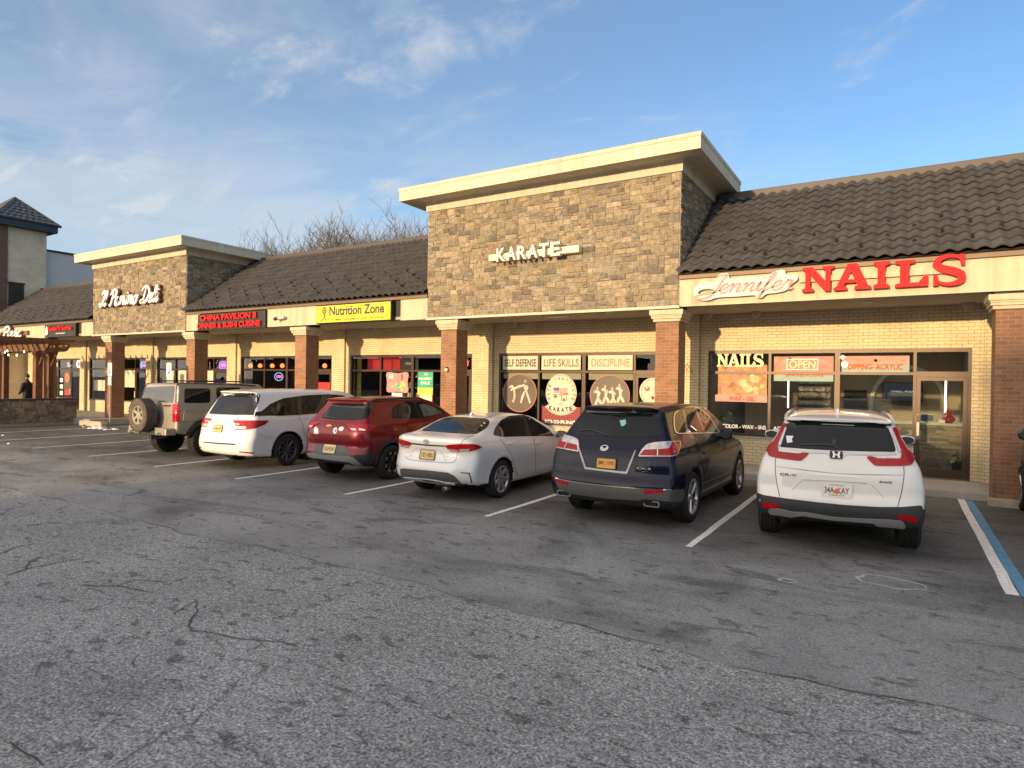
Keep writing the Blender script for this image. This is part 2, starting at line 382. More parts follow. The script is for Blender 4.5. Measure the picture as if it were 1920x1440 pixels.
    def build(s, name, mats, parent=None, fix=False):
        me = bpy.data.meshes.new(name)
        me.from_pydata(s.v, [], s.f)
        for mm in (mats if isinstance(mats, (list, tuple)) else [mats]): me.materials.append(mm)
        n = len(me.polygons)
        if len(s.m) == n:
            me.polygons.foreach_set('material_index', s.m); me.polygons.foreach_set('use_smooth', s.sm)
        if fix:
            bm = bmesh.new(); bm.from_mesh(me); bmesh.ops.remove_doubles(bm, verts=bm.verts, dist=1e-5); bmesh.ops.recalc_face_normals(bm, faces=bm.faces); bm.to_mesh(me); bm.free()
        me.update()
        box_uv(me)
        if any(c is not None for c in s.c) and not fix:
            ca_ = me.color_attributes.new('Col', 'FLOAT_COLOR', 'CORNER')
            arr = np.ones((len(me.loops), 4), dtype=np.float32); k = 0
            for p, c in zip(me.polygons, s.c):
                if c is not None: arr[p.loop_start:p.loop_start + p.loop_total, :3] = c
            ca_.data.foreach_set('color', arr.ravel())
        o = bpy.data.objects.new(name, me); COL.link(o)
        if parent: o.parent = parent
        return o
def box_uv(me):
    nl = len(me.loops)
    if nl == 0: return
    co = np.empty(len(me.vertices) * 3, dtype=np.float32); me.vertices.foreach_get('co', co); co = co.reshape(-1, 3)
    vi = np.empty(nl, dtype=np.int32); me.loops.foreach_get('vertex_index', vi)
    nr = np.empty(len(me.polygons) * 3, dtype=np.float32); me.polygons.foreach_get('normal', nr); nr = np.abs(nr.reshape(-1, 3))
    tot = np.empty(len(me.polygons), dtype=np.int32); me.polygons.foreach_get('loop_total', tot)
    ax = np.repeat(nr.argmax(1), tot); P = co[vi]
    uv = np.where((ax == 0)[:, None], P[:, [1, 2]], np.where((ax == 1)[:, None], P[:, [0, 2]], P[:, [0, 1]]))
    l = me.uv_layers.new(name='UVMap'); l.data.foreach_set('uv', uv.astype(np.float32).ravel())

def smooth_line(pts, per=8, closed=False):
    """Catmull-Rom through the points"""
    P = [np.array(p, float) for p in pts]; n = len(P); out = []
    rng_ = range(n if closed else n - 1)
    for i in rng_:
        p0, p1, p2, p3 = (P[(i + k) % n] if closed else P[min(max(i + k, 0), n - 1)] for k in (-1, 0, 1, 2))
        for j in range(per):
            t = j / per
            out.append(0.5 * ((2 * p1) + (p2 - p0) * t + (2 * p0 - 5 * p1 + 4 * p2 - p3) * t * t + (3 * p1 - p0 - 3 * p2 + p3) * t ** 3))
    if not closed: out.append(P[-1])
    return [tuple(q) for q in out]
def ribbon_outline(pts, w):
    """closed outline of a stroke; w a number or one width per point"""
    P = np.array(pts, float); n = len(P)
    W = np.full(n, w) if np.isscalar(w) else np.interp(np.linspace(0, 1, n), np.linspace(0, 1, len(w)), w)
    T = np.gradient(P, axis=0); T /= np.maximum(np.linalg.norm(T, axis=1), 1e-9)[:, None]
    Nn = np.stack([-T[:, 1], T[:, 0]], 1)
    a, b = P + Nn * W[:, None] / 2, P - Nn * W[:, None] / 2
    return [tuple(q) for q in a] + [tuple(q) for q in b[::-1]]
def ribbon(mb, pts, w, y, depth, m=0, per=8, f=None):
    """one brush stroke as a solid strip (quads along the stroke)"""
    S = smooth_line(pts, per) if per else pts
    o = ribbon_outline(S, w); n = len(S)
    if f is None: f = lambda a, b, d: (a, y + d, b)
    vs = [f(a, b, 0) for a, b in o] + [f(a, b, depth) for a, b in o]; N2 = 2 * n
    fs = []
    for i in range(n - 1):
        a, b, c, d = i, i + 1, N2 - 2 - i, N2 - 1 - i
        fs.append((a, d, c, b)); fs.append((a + N2, b + N2, c + N2, d + N2))
    for i in range(N2): fs.append((i, (i + 1) % N2, (i + 1) % N2 + N2, i + N2))
    mb.add(vs, fs, m); return mb

def text_mesh(txt, bold=0.0, spacing=1.0):
    cu = bpy.data.curves.new('t', 'FONT'); cu.body = txt; cu.size = 1; cu.offset = bold; cu.space_character = spacing
    cu.resolution_u = 4
    ob = bpy.data.objects.new('t', cu); COL.link(ob)
    bpy.context.view_layer.update()
    me = bpy.data.meshes.new_from_object(ob.evaluated_get(bpy.context.evaluated_depsgraph_get()))
    bpy.data.objects.remove(ob); bpy.data.curves.remove(cu)
    v = np.array([q.co[:] for q in me.vertices]); fs = [tuple(p.vertices) for p in me.polygons]
    edges = {}
    for f in fs:
        for i in range(len(f)):
            e = (f[i], f[(i + 1) % len(f)]); edges[e] = 1
    rim = [e for e in edges if (e[1], e[0]) not in edges]
    bpy.data.meshes.remove(me)
    return v[:, :2], fs, rim
def letters(mb, txt, x0, x1, z0, z1, y, depth, m=0, bold=0.02, spacing=1.0, f=None, mside=None):
    """raised lettering filling the box x0..x1, z0..z1; front face at y"""
    v, fs, rim = text_mesh(txt, bold, spacing)
    lo, hi = v.min(0), v.max(0)
    q = (v - lo) / (hi - lo) * [x1 - x0, z1 - z0] + [x0, z0]
    if f is None: f = lambda a, b, d: (a, y + d, b)
    n = len(q)
    mb.add([f(a, b, 0) for a, b in q], fs, m)
    if depth:
        mb.add([f(a, b, 0) for a, b in q] + [f(a, b, depth) for a, b in q], [(e[1], e[0], e[0] + n, e[1] + n) for e in rim], m if mside is None else mside)
    return mb
def rect(x0, x1, z0, z1): return [(x0, z0), (x1, z0), (x1, z1), (x0, z1)]
def ellipse(cx, cz, rx, rz, n=40, a0=0.0): return [(cx + rx * math.cos(a0 + 2 * math.pi * i / n), cz + rz * math.sin(a0 + 2 * math.pi * i / n)) for i in range(n)]
CRACKS = [([(-8.96, 3.19), (-9.17, 3.45), (-9.15, 3.65)], 0.03), ([(-9.63, 3.7), (-9.26, 3.63)], 0.02), ([(-7.95, 2.88), (-8.04, 3.1), (-8.03, 3.35), (-8.0, 3.66)], 0.03), ([(-8.04, 3.1), (-8.35, 3.26), (-8.44, 3.39)], 0.03), ([(-7.0, 3.16), (-6.8, 3.24), (-6.65, 3.34), (-6.38, 3.41), (-6.16, 3.44)], 0.03), ([(-6.65, 3.34), (-6.74, 3.54), (-6.58, 3.62), (-6.37, 3.69)], 0.02), ([(-5.49, 3.21), (-5.55, 3.37), (-5.64, 3.56)], 0.02), ([(-5.64, 3.56), (-5.33, 3.36), (-5.1, 3.14), (-5.0, 3.11), (-4.82, 3.16), (-4.56, 3.2), (-4.21, 3.34), (-3.93, 3.42)], 0.022), ([(-5.21, 2.58), (-5.25, 2.71), (-5.27, 2.79)], 0.016), ([(-3.58, 1.8), (-3.63, 1.92), (-3.66, 2.03), (-3.68, 2.16), (-3.66, 2.28), (-3.71, 2.44), (-3.81, 2.62)], 0.014), ([(-3.86, 2.88), (-3.91, 3.03)], 0.012), ([(-4.34, 1.6), (-4.11, 1.6), (-3.9, 1.59)], 0.022), ([(-4.8, 3.1), (-4.54, 3.06), (-4.28, 2.89)], 0.008)]
# ------------------------------------------------------------------ ground
YF, YW = 14.20, 16.45           # front of the fascia and columns; shop wall
ZS = 0.15                       # pavement height
def seam_y(x): return 5.02 + 0.06 * math.sin(x * 0.9) + 0.035 * math.sin(x * 2.7 + 1) + 0.02 * math.sin(x * 7.1) - 0.012 * x * 0.3
g = MB(); g.quad((-700, -700, 0), (700, -700, 0), (700, 900, 0), (-700, 900, 0))
tag(g.build('ground', MT['old_asphalt']), 'old coarse grey asphalt with cracks in the foreground', 'ground', kind='structure')
g = MB(); xs = np.arange(-60, 30.01, 0.12)
for a, b in zip(xs[:-1], xs[1:]):
    g.quad((a, seam_y(a) + random.uniform(-.012, .012), .004), (b, seam_y(b), .004), (b, 14.9, .004), (a, 14.9, .004))
tag(g.build('parking_lot', MT['lot_asphalt']), 'smoother dark asphalt of the parking bays in front of the shops', 'parking lot', kind='structure')
def strip(name, pts, w, m, label=None, cat=None, kind='structure', z=.008, per=6):
    mb = MB(); S = smooth_line(pts, per) if per else pts
    o = ribbon_outline(S, w); n = len(S); N2 = 2 * n
    mb.add([(a, b, z) for a, b in o], [(i, N2 - 1 - i, N2 - 2 - i, i + 1) for i in range(n - 1)])
    return tag(mb.build(name, m, fix=False), label, cat, None, kind)
# bay lines
LX = [-2.30, -5.46, -8.60, -11.70, -14.76, -17.90, -21.02, -24.15, -27.3]
def wob(x, y0, y1, k=14):
    return [(x + random.uniform(-.006, .006), y0 + (y1 - y0) * i / k) for i in range(k + 1)]
for i, x in enumerate(LX):
    strip('parking_line', wob(x, 8.22 + random.uniform(-.04, .04), 14.72), [.085, .105, .105, .1, .1], MT['line_paint'], 'white painted line between two parking bays', 'parking line')
strip('parking_line', wob(1.025, 8.22, 14.73), .115, MT['line_paint'], 'wide white painted line beside the blue line', 'parking line')
strip('accessible_line', wob(1.15, 8.20, 14.73), .115, MT['blue_paint'], 'blue painted line of the accessible bay beside a white line', 'parking line')
strip('parking_line', wob(4.3, 8.2, 14.7), .115, MT['line_paint'], 'white painted line between two parking bays', 'parking line')
# the dark joint between the two asphalts and the cracks
for a in np.arange(-40, 14, 1.7):
    if random.random() < .7:
        xx = np.linspace(a, a + random.uniform(.7, 1.6), 9)
        strip('asphalt_joint', [(x, seam_y(x) + random.uniform(-.03, .01)) for x in xx], [.003, .009, .014, .008, .002], MT['crack'], 'dark crack along the joint of the two asphalts', 'crack', per=3)
def crack(pts, w):
    w = w * .6
    q = []
    for (a, b) in zip(pts[:-1], pts[1:]):
        k = max(2, int(math.dist(a, b) / .09))
        for i in range(k):
            t = i / k; q.append((a[0] + (b[0] - a[0]) * t + random.uniform(-.018, .018), a[1] + (b[1] - a[1]) * t + random.uniform(-.018, .018)))
    q.append(pts[-1])
    strip('asphalt_crack', q, [w * .3] + [w * random.uniform(.6, 1.3) for _ in range(9)] + [w * .2], MT['crack'], 'thin wandering crack in the old asphalt', 'crack', per=2)
for pts, w in CRACKS: crack(pts, w)
# pale ring stains left by dried puddles
for (cx, cy, rx, ry) in ((-.06, 7.98, .32, .2), (-1.0, 7.4, .09, .06)):
    k = 40; ph = [random.uniform(0, 6.28) for _ in range(3)]
    pts = [(cx + (rx * (1 + .1 * math.sin(3 * t + ph[0]) + .06 * math.sin(7 * t + ph[1]))) * math.cos(t), cy + ry * (1 + .12 * math.sin(4 * t + ph[2])) * math.sin(t)) for t in np.linspace(0, 6.1, k)]
    strip('dried_stain', pts, [.012, .04, .022, .045, .018, .035, .012], mat('salt_stain', (.44, .43, .40), .9, var=.3, vscale=20), 'pale dried ring stain on the asphalt', 'stain', per=2)
# pavement
g = MB()
g.box(-28.6, 14, 14.75, 16.45, -.2, ZS, bev=.02)
tag(g.build('sidewalk', MT['concrete']), 'concrete pavement with kerb under the shop canopy', 'sidewalk', kind='structure')
g = MB(); g.box(-60, -28.62, 13.2, 16.45, -.2, .262, bev=.02)
tag(g.build('raised_sidewalk', MT['concrete']), 'raised concrete pavement beside the patio wall', 'sidewalk', kind='structure')

# ------------------------------------------------------------------ the shop building
bld = empty('strip_mall', (0, 0, 0))
tag(bld, 'long one-storey row of shops with cream brick walls, stone gable towers and dark tiled roofs', 'building')
ZT, ZM, ZB = 2.97, 2.42, 0.83   # window head, transom, sill
YG = 16.50
# openings: (x0, x1, bars, door ranges)
OPEN = [(-4.19, 1.30, [-2.71, -1.235, .285], [(.285, 1.30)]),
        (-10.57, -5.10, [-9.17, -7.70, -6.18], [(-6.18, -5.10)]),
        (-16.97, -11.58, [-15.51, -14.07, -12.62], [(-12.62, -11.58)]),
        (-23.27, -17.92, [-21.81, -20.45, -18.93], [(-18.93, -17.92)]),
        (-29.50, -24.22, [-28.04, -26.7, -25.17], [(-25.17, -24.22)]),
        (-35.75, -30.42, [-34.2, -32.85, -31.42], [(-31.42, -30.42)]),
        (-42.2, -36.75, [-40.6, -39.2, -37.8], [(-37.8, -36.75)]),
        (3.3, 8.6, [4.7, 6.1, 7.5], [(7.5, 8.6)])]
OPEN.sort()
w = MB()
w.box(-43, 9.2, YW, YW + .25, ZT, 3.96)
edge = -43
for (x0, x1, bars, doors) in OPEN:
    w.box(edge, x0, YW, YW + .25, ZS, ZT); edge = x1
    d0 = doors[0][0]
    w.box(x0, d0, YW, YW + .25, ZS, ZB - .03)
w.box(edge, 9.2, YW, YW + .25, ZS, ZT)
wall = w.build('wall', MT['cream_brick'], bld)
for (x0, x1, bars, doors) in OPEN:
    s = MB(); s.box(x0 - .03, doors[0][0], YW - .03, YW + .2, ZB - .03, ZB + .015); s.build('sill', MT['concrete'], bld)
# brick piers between the shops
for xj in (1.86, -4.41, -10.77, -17.20, -23.53, -29.75, -36.0):
    p = MB(); p.box(xj - .36, xj, YW - .075, YW - .002, ZS, 3.94); p.build('pier', MT['cream_brick'], bld)
# building body, parapet roof
b = MB(); b.box(-43, 9.2, 24.0, 24.2, 0, 6.4); b.build('rear_wall', MT['grey_wall'], bld); b = MB(); b.box(-43, 9.2, 17.45, 24.0, 6.2, 6.4); b.build('flat_roof', MT['dark'], bld)
# canopy: soffit, fascia
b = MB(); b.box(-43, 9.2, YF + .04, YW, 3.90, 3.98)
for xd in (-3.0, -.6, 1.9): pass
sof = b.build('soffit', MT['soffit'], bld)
lights = [(-9.35, 14.9), (-6.3, 14.9), (-3.2, 15.2), (-.6, 15.2), (-13.6, 15.2), (-16, 15.2), (-19.4, 15.2), (-22, 15.2), (-25.4, 15.2), (-28, 15.2)]
for (x, y) in lights:
    b = MB(); b.lathe([(0.001, -.012), (.085, -.012), (.10, -.004), (.10, .004)], (x, y, 3.895), n=20); b.build('downlight', MT['white'], bld, fix=True)
b = MB(); b.box(-8.35, -7.65, 15.1, 15.45, 3.885, 3.899); b.build('soffit_vent', MT['white'], bld)
for x in (-4.15, -3.0, -9.9, -15.6, -21.6, -23.6, 1.2):
    b = MB(); b.lathe([(.12, 0), (.11, -.06), (.05, -.15), (.02, -.16)], (x, 16.2, 3.90), n=12); b.build('ceiling_speaker', MT['soffit'], bld, fix=True)
def fascia(x0, x1, gaps=()):
    b = MB(); b.box(x0, x1, YF + .05, YF + .2, 3.88, 4.5); b.build('fascia_backing', MT['dark'], bld)
    e = x0
    for (a, c) in list(gaps) + [(x1, x1)]:
        if a > e + .02: b = MB(); b.box(e, a, YF, YF + .05, 3.865, 4.475, bev=.006); b.build('fascia', MT['stucco'], bld)
        e = c
    b = MB(); b.box(x0, x1, YF - .05, YF + .25, 4.478, 4.575, bev=.01); b.build('drip_edge', MT['drip'], bld)
fascia(-4.29, 9.2)
fascia(-23.47, -11.58, [(-22.60, -18.66), (-15.95, -12.61)])
fascia(-43, -30.58, [(-34.93, -31.6)])
def tile_roof(x0, x1, name='roof'):
    """barrel tiles laid in overlapping courses"""
    y0, z0, y1, z1 = 14.06, 4.60, 17.16, 7.0
    L = math.hypot(y1 - y0, z1 - z0); dy, dz = (y1 - y0) / L, (z1 - z0) / L; ny, nz = -dz, dy
    nc = 12; cs = L / nc; pit = 0.255; k = 8
    nx = int((x1 - x0) / pit * k) + 1; xs = x0 + np.arange(nx + 1) * pit / k; xs = xs[xs <= x1 + 1e-6]; nx = len(xs)
    mb = MB()
    for j in range(nc):
        off = 0.0
        ph = ((xs + 50 + off) / pit) % 1.0
        prof = 0.062 * np.clip(0.5 + 0.5 * np.cos(2 * math.pi * ph), 0, 1) ** 0.75
        jit = np.repeat(np.random.RandomState(j * 7 + int(-x0)).uniform(-.006, .006, nx // k + 2), k)[:nx]
        rows = []
        for (s, h, pk) in ((j * cs + .07, .012, .95), (j * cs - .022, .026, .95), (j * cs - .024, .052, 1.0), (j * cs + cs * .4, .034, 1.0), ((j + 1) * cs + .03, .002, 1.0)):
            hh = prof * pk + h + jit
            ss = s
            rows.append([(xs[i], y0 + dy * ss + ny * hh[i], z0 + dz * ss + nz * hh[i]) for i in range(nx)])
        vs = [p for r_ in rows for p in r_]
        fs = [(r_ * nx + i, r_ * nx + i + 1, (r_ + 1) * nx + i + 1, (r_ + 1) * nx + i) for r_ in range(4) for i in range(nx - 1)]
        mb.add(vs, fs, 0, None, True)
    o = mb.build(name, MT['roof_tile'], bld)
    me = o.data
    me.polygons.foreach_set('use_smooth', [True] * len(me.polygons))
    bm = bmesh.new(); bm.from_mesh(me)
    for e in bm.edges:
        if len(e.link_faces) == 2 and e.calc_face_angle(0) > R(45): e.smooth = False
    bm.to_mesh(me); bm.free()
    b = MB(); b.box(x0, x1, y0 + .1, y1 + .12, 4.5, 4.6); b.add([(x0, y0 + .05, z0 - .02), (x1, y0 + .05, z0 - .02), (x1, y1, z1 - .05), (x0, y1, z1 - .05)], [(0, 1, 2, 3)]); b.build('roof_deck', MT['dark'], bld)
    b = MB(); b.box(x0, x1, y1 - .06, y1 + .22, z1 - .08, z1 + .15, bev=.015); b.build('ridge_cap', MT['ridge'], bld)
    # snow guards on the lowest courses
    proto = None
    for j in (1, 2, 3, 4):
        for i, x in enumerate(np.arange(x0 + .45 + (j % 2) * .45, x1 - .2, 0.9)):
            if x1 > 5 and x > 2.6: continue
            s_ = j * cs + .05; hh = .075
            if proto is None:
                q = MB(); q.shape([[(-.028, .0), (.028, 0), (.032, .05), (.0, .075), (-.032, .05)]], 0, .035); q.box(-.012, .012, .0, .16, -.012, .004)
                proto = q.build('snow_guard', MT['black'], o); c = proto
            else:
                c = proto.copy(); COL.link(c); c.parent = o
            c.location = (x, y0 + dy * s_ + ny * .078, z0 + dz * s_ + nz * .078); c.rotation_euler = (math.atan2(dz, dy), 0, 0)
    return o
tile_roof(-4.30, 9.2); tile_roof(-23.5, -11.56); tile_roof(-43, -30.55)

# ------------------------------------------------------------------ stone veneer towers
PAL = [((.345, .28, .185), 4), ((.31, .255, .17), 4), ((.27, .225, .155), 4), ((.225, .19, .14), 3), ((.18, .155, .12), 2), ((.39, .32, .215), 2), ((.32, .235, .155), 1), ((.285, .25, .19), 2)]
def pal(dark=1.0):
    c = random.choices([p for p, _ in PAL], [q for _, q in PAL])[0]; k = random.uniform(.86, 1.10) * dark * .82
    return (c[0] * k, c[1] * k * 1.0, c[2] * k * 1.03)
def stone_face(mb, w, h, f, cell=.067, sizes=None, dark=1.0, keep=None):
    """random ashlar; f(a, b, d): place along the wall, height, and depth out of the wall"""
    nx, nz = max(1, round(w / cell)), max(1, round(h / cell)); cx, cz = w / nx, h / nz
    occ = np.zeros((nx, nz), bool)
    sizes = sizes or [(2, 1), (3, 1), (4, 1), (4, 1), (3, 2), (4, 2), (5, 2), (5, 2), (4, 2), (6, 2), (6, 2), (3, 2), (5, 3), (4, 3), (2, 2)]
    for j in range(nz):
        for i in range(nx):
            if occ[i, j]: continue
            for _ in range(8):
                a, c = random.choice(sizes)
                a, c = min(a, nx - i), min(c, nz - j)
                if not occ[i:i + a, j:j + c].any(): break
            else: a, c = 1, 1
            if i + a == nx - 1 and not occ[nx - 1, j:j + c].any(): a += 1
            occ[i:i + a, j:j + c] = True
            if keep and not keep((i + a / 2) * cx, (j + c) * cz): continue
            g_ = .005
            x0, x1, z0, z1 = i * cx + g_, (i + a) * cx - g_, j * cz + g_, (j + c) * cz - g_
            d = random.uniform(.020, .036); b_ = .012
            jj = lambda: random.uniform(-.004, .004)
            o = [(x0 + jj(), z0 + jj()), (x1 + jj(), z0 + jj()), (x1 + jj(), z1 + jj()), (x0 + jj(), z1 + jj())]
            mx, mz_ = (x0 + x1) / 2, (z0 + z1) / 2
            inn = [(p + (b_ if p < mx else -b_), q + (b_ if q < mz_ else -b_)) for p, q in o]
            tl = [d + random.uniform(-.010, .010) for _ in range(4)]
            vs = [f(p, q, -.01) for p, q in o] + [f(p, q, d * .62) for p, q in o] + [f(p, q, t) for (p, q), t in zip(inn, tl)]
            mb.add(vs, [(0, 1, 5, 4), (1, 2, 6, 5), (2, 3, 7, 6), (3, 0, 4, 7), (4, 5, 9, 8), (5, 6, 10, 9), (6, 7, 11, 10), (7, 4, 8, 11), (8, 9, 10, 11)], 0, pal(dark))
def roof_z(y): return 4.60 + (y - 14.06) * (7.0 - 4.60) / (17.16 - 14.06)
def stone_tower(x0, x1, zt, e):
    t = MB()
    stone_face(t, x1 - x0, zt - 3.9, lambda a, b, d: (x0 + a, YF - d, 3.9 + b))
    stone_face(t, 3.0, zt - 4.5, lambda a, b, d: (x1 + d, YF + a, 4.5 + b), keep=lambda a, b: 4.5 + b > roof_z(YF + a) - .1)
    stone_face(t, 3.0, zt - 4.5, lambda a, b, d: (x0 - d, YF + 3.0 - a, 4.5 + b), keep=lambda a, b: 4.5 + b > roof_z(YF + 3 - a) - .1)
    o = t.build('stone_tower', MT['stone'], bld)
    c = MB(); c.box(x0 - .012, x1 + .012, YF - .012, 17.3, 3.93, zt); c.build('mortar_bed', MT['mortar'], o)
    c = MB(); c.box(x0 - .03, x1 + .03, YF - .055, YF + .02, 3.835, 3.9); c.build('base_trim', MT['cornice'], o)
    # cove frieze and cornice: one profile taken round the front and both sides
    def ring(prof, name, yb, m):
        mb = MB(); vs = []; k = len(prof)
        for (d, z) in prof: vs += [(x0 - d, yb, z), (x0 - d, YF - d, z), (x1 + d, YF - d, z), (x1 + d, yb, z)]
        fs = []
        for i in range(k - 1):
            for j in range(3): fs.append((i * 4 + j, i * 4 + j + 1, i * 4 + j + 5, i * 4 + j + 4))
            fs.append((i * 4 + 3, i * 4, i * 4 + 4, i * 4 + 7))
        fs.append(tuple(range((k - 1) * 4, k * 4))); fs.append((3, 2, 1, 0))
        mb.add(vs, fs); return mb.build(name, m, o)
    ring([(.05, zt), (.06, zt + .012), (.062, zt + .19), (.075, zt + .23), (.11, zt + .262), (.14, zt + .272)], 'frieze', 17.32, MT['cornice'])
    ring([(e - .14, zt + .272), (e - .13, zt + .24), (e, zt + .24), (e, zt + .52)], 'cornice', 17.55, MT['cornice'])
    ring([(e + .012, zt + .515), (e + .018, zt + .602), (e - .05, zt + .61)], 'cornice_cap', 17.565, MT['cornice'])
    return o
stone_tower(-11.58, -4.30, 6.93, .60)
stone_tower(-30.55, -23.50, 6.80, .55)

# ------------------------------------------------------------------ brick columns
def column(x, zb):
    c = MB(); c.box(x, x + .54, 14.25, 14.79, zb, 3.56)
    o = c.build('column', MT['red_brick'], bld)
    c = MB()
    for (d, a, b_) in ((.05, 3.545, 3.61), (.085, 3.61, 3.665), (.10, 3.665, 3.70), (.122, 3.70, 3.81)): c.box(x - d, x + .54 + d, 14.25 - d, 14.79 + d, a, b_, bev=.008)
    c.build('capital', MT['stucco'], o)
    c = MB(); c.box(x - .02, x + .56, 14.27, 14.81, 3.80, 3.905); c.build('shaded_neck', MT['dark'], o)  # neck coloured dark in place of the soffit's shadow
for x, zb in ((-4.845, 0), (-11.12, 0), (-17.28, 0), (-23.52, 0), (-29.6, .1), (-35.9, .1), (1.46, 0), (7.8, 0)): column(x, zb)

# ------------------------------------------------------------------ shop fronts
glass_part = []
def storefront(x0, x1, bars, doors):
    d0, d1 = doors[0]
    f = MB(); y0, y1 = YW + .03, YW + .12
    xs = [x0] + [q for q in bars if q < d1 - .01]
    f.box(x0, d0 - .03, y0, y1, ZB + .015, ZB + .075); f.box(x0, x1, y0, y1, ZT - .075, ZT)
    f.box(x0 + .05, d0 - .03, y0 + .004, y1 - .004, ZM - .03, ZM + .035)
    f.box(x0, x0 + .055, y0 - .003, y1 + .003, ZB + .075, ZT - .075)
    for q in bars:
        hw = .055 if abs(q - bars[1]) < .01 else .03
        f.box(q - hw, q + hw, y0 - .003, y1 + .003, (ZS if abs(q - d0) < .01 else ZB + .075), ZT - .075)
    f.box(x1 - .06, x1, y0 - .003, y1 + .003, ZS, ZT - .075)
    f.box(d0 + .03, x1 - .06, y0 + .004, y1 - .004, ZM - .07, ZM + .05)
    fr = f.build('window', MT['bronze'], bld)
    edges = [x0 + .02] + [q for q in bars if q < d0 + .01]
    for a, c in zip(edges[:-1], edges[1:]):
        for z0, z1 in ((ZB + .04, ZM), (ZM, ZT - .04)):
            p = MB(); p.box(a, c, YG + .018, YG + .026, z0, z1); p.build('pane', MT['shop_glass'], fr)
    p = MB(); p.box(d0, x1 - .03, YG + .018, YG + .026, ZM + .02, ZT - .04); p.build('pane', MT['shop_glass'], fr)
    # the door leaf
    a, c = d0 + .035, x1 - .065
    d = MB(); yy0, yy1 = YW + .035, YW + .085
    for q in ((a, a + .075, ZS + .02, ZM - .075), (c - .075, c, ZS + .02, ZM - .075)): d.box(q[0], q[1], yy0, yy1, q[2], q[3])
    d.box(a + .075, c - .075, yy0 + .002, yy1 - .002, ZM - .15, ZM - .075); d.box(a + .075, c - .075, yy0 + .002, yy1 - .002, ZS + .02, ZS + .20)
    dd = d.build('door', MT['bronze'], bld)
    p = MB(); p.box(a + .06, c - .06, YW + .055, YW + .063, ZS + .18, ZM - .14); p.build('pane', MT['shop_glass'], dd)
    h = MB(); h.box(a + .012, a + .062, YW - .03, YW + .0, 1.06, 1.36, bev=.008); h.box(a + .02, a + .05, YW, YW + .04, 1.10, 1.13); h.box(a + .02, a + .05, YW, YW + .04, 1.29, 1.32); h.build('handle', MT['cream_sign'], dd)
    h = MB(); h.lathe([(.001, -.012), (.018, -.012), (.02, 0), (.02, .012)], (a + .037, YW + .03, 1.52), axis='y', n=12); h.build('lock', MT['steel'], dd, fix=True)
for o_ in OPEN: storefront(*o_)
# rooms behind the glass
for i, (x0, x1, bars, doors) in enumerate(OPEN):
    if x0 < -37 or x0 > 2: depth = 2.5
    else: depth = 7.2
    a, c = x0 - .6, x1 + .3; y0, y1 = YW + .26, YW + depth
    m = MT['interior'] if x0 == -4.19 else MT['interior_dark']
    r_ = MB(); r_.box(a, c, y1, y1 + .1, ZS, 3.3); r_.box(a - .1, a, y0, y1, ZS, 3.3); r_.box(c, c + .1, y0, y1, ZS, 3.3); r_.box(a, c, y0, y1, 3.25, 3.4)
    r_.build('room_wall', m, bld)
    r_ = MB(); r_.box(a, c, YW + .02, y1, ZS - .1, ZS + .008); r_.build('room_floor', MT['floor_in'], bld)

for x in (-2.9, -.9, .6):
    r_ = MB(); r_.box(x - .3, x + .3, 18.6, 19.8, 3.20, 3.245); r_.build('added_ceiling_panel', mat('added_panel_glow', (.9, .9, .85), emit=(1, .93, .78), estr=8), bld)  # glowing panels added to brighten the salon interior
# ------------------------------------------------------------------ car bodies: a rounded solid from a side profile and a cross-section
def chaikin(P, n=2):
    P = np.array(P, float)
    for _ in range(n):
        Q = np.roll(P, -1, 0)
        P = np.stack([.75 * P + .25 * Q, .25 * P + .75 * Q], 1).reshape(-1, 2)
    return P
def poly_sdf(poly, X, Y):
    shp = X.shape; X = X.ravel(); Y = Y.ravel()
    d2 = np.full(X.shape, 1e9); sgn = np.zeros(X.shape, bool)
    n = len(poly)
    for i in range(n):
        ax, ay = poly[i]; bx, by = poly[(i + 1) % n]
        ex, ey = bx - ax, by - ay; L = ex * ex + ey * ey
        if L < 1e-14: continue
        wx, wy = X - ax, Y - ay
        t = np.clip((wx * ex + wy * ey) / L, 0, 1)
        d2 = np.minimum(d2, (wx - ex * t) ** 2 + (wy - ey * t) ** 2)
        c = (ay > Y) != (by > Y)
        if ey != 0: sgn ^= c & (X < ax + ex * (Y - ay) / ey)
    return (np.sqrt(d2) * np.where(sgn, -1, 1)).reshape(shp)
def smax(a, b, k):
    h = np.maximum(k - np.abs(a - b), 0) / k
    return np.maximum(a, b) + h * h * k * .25
def smin(a, b, k): return -smax(-a, -b, k)
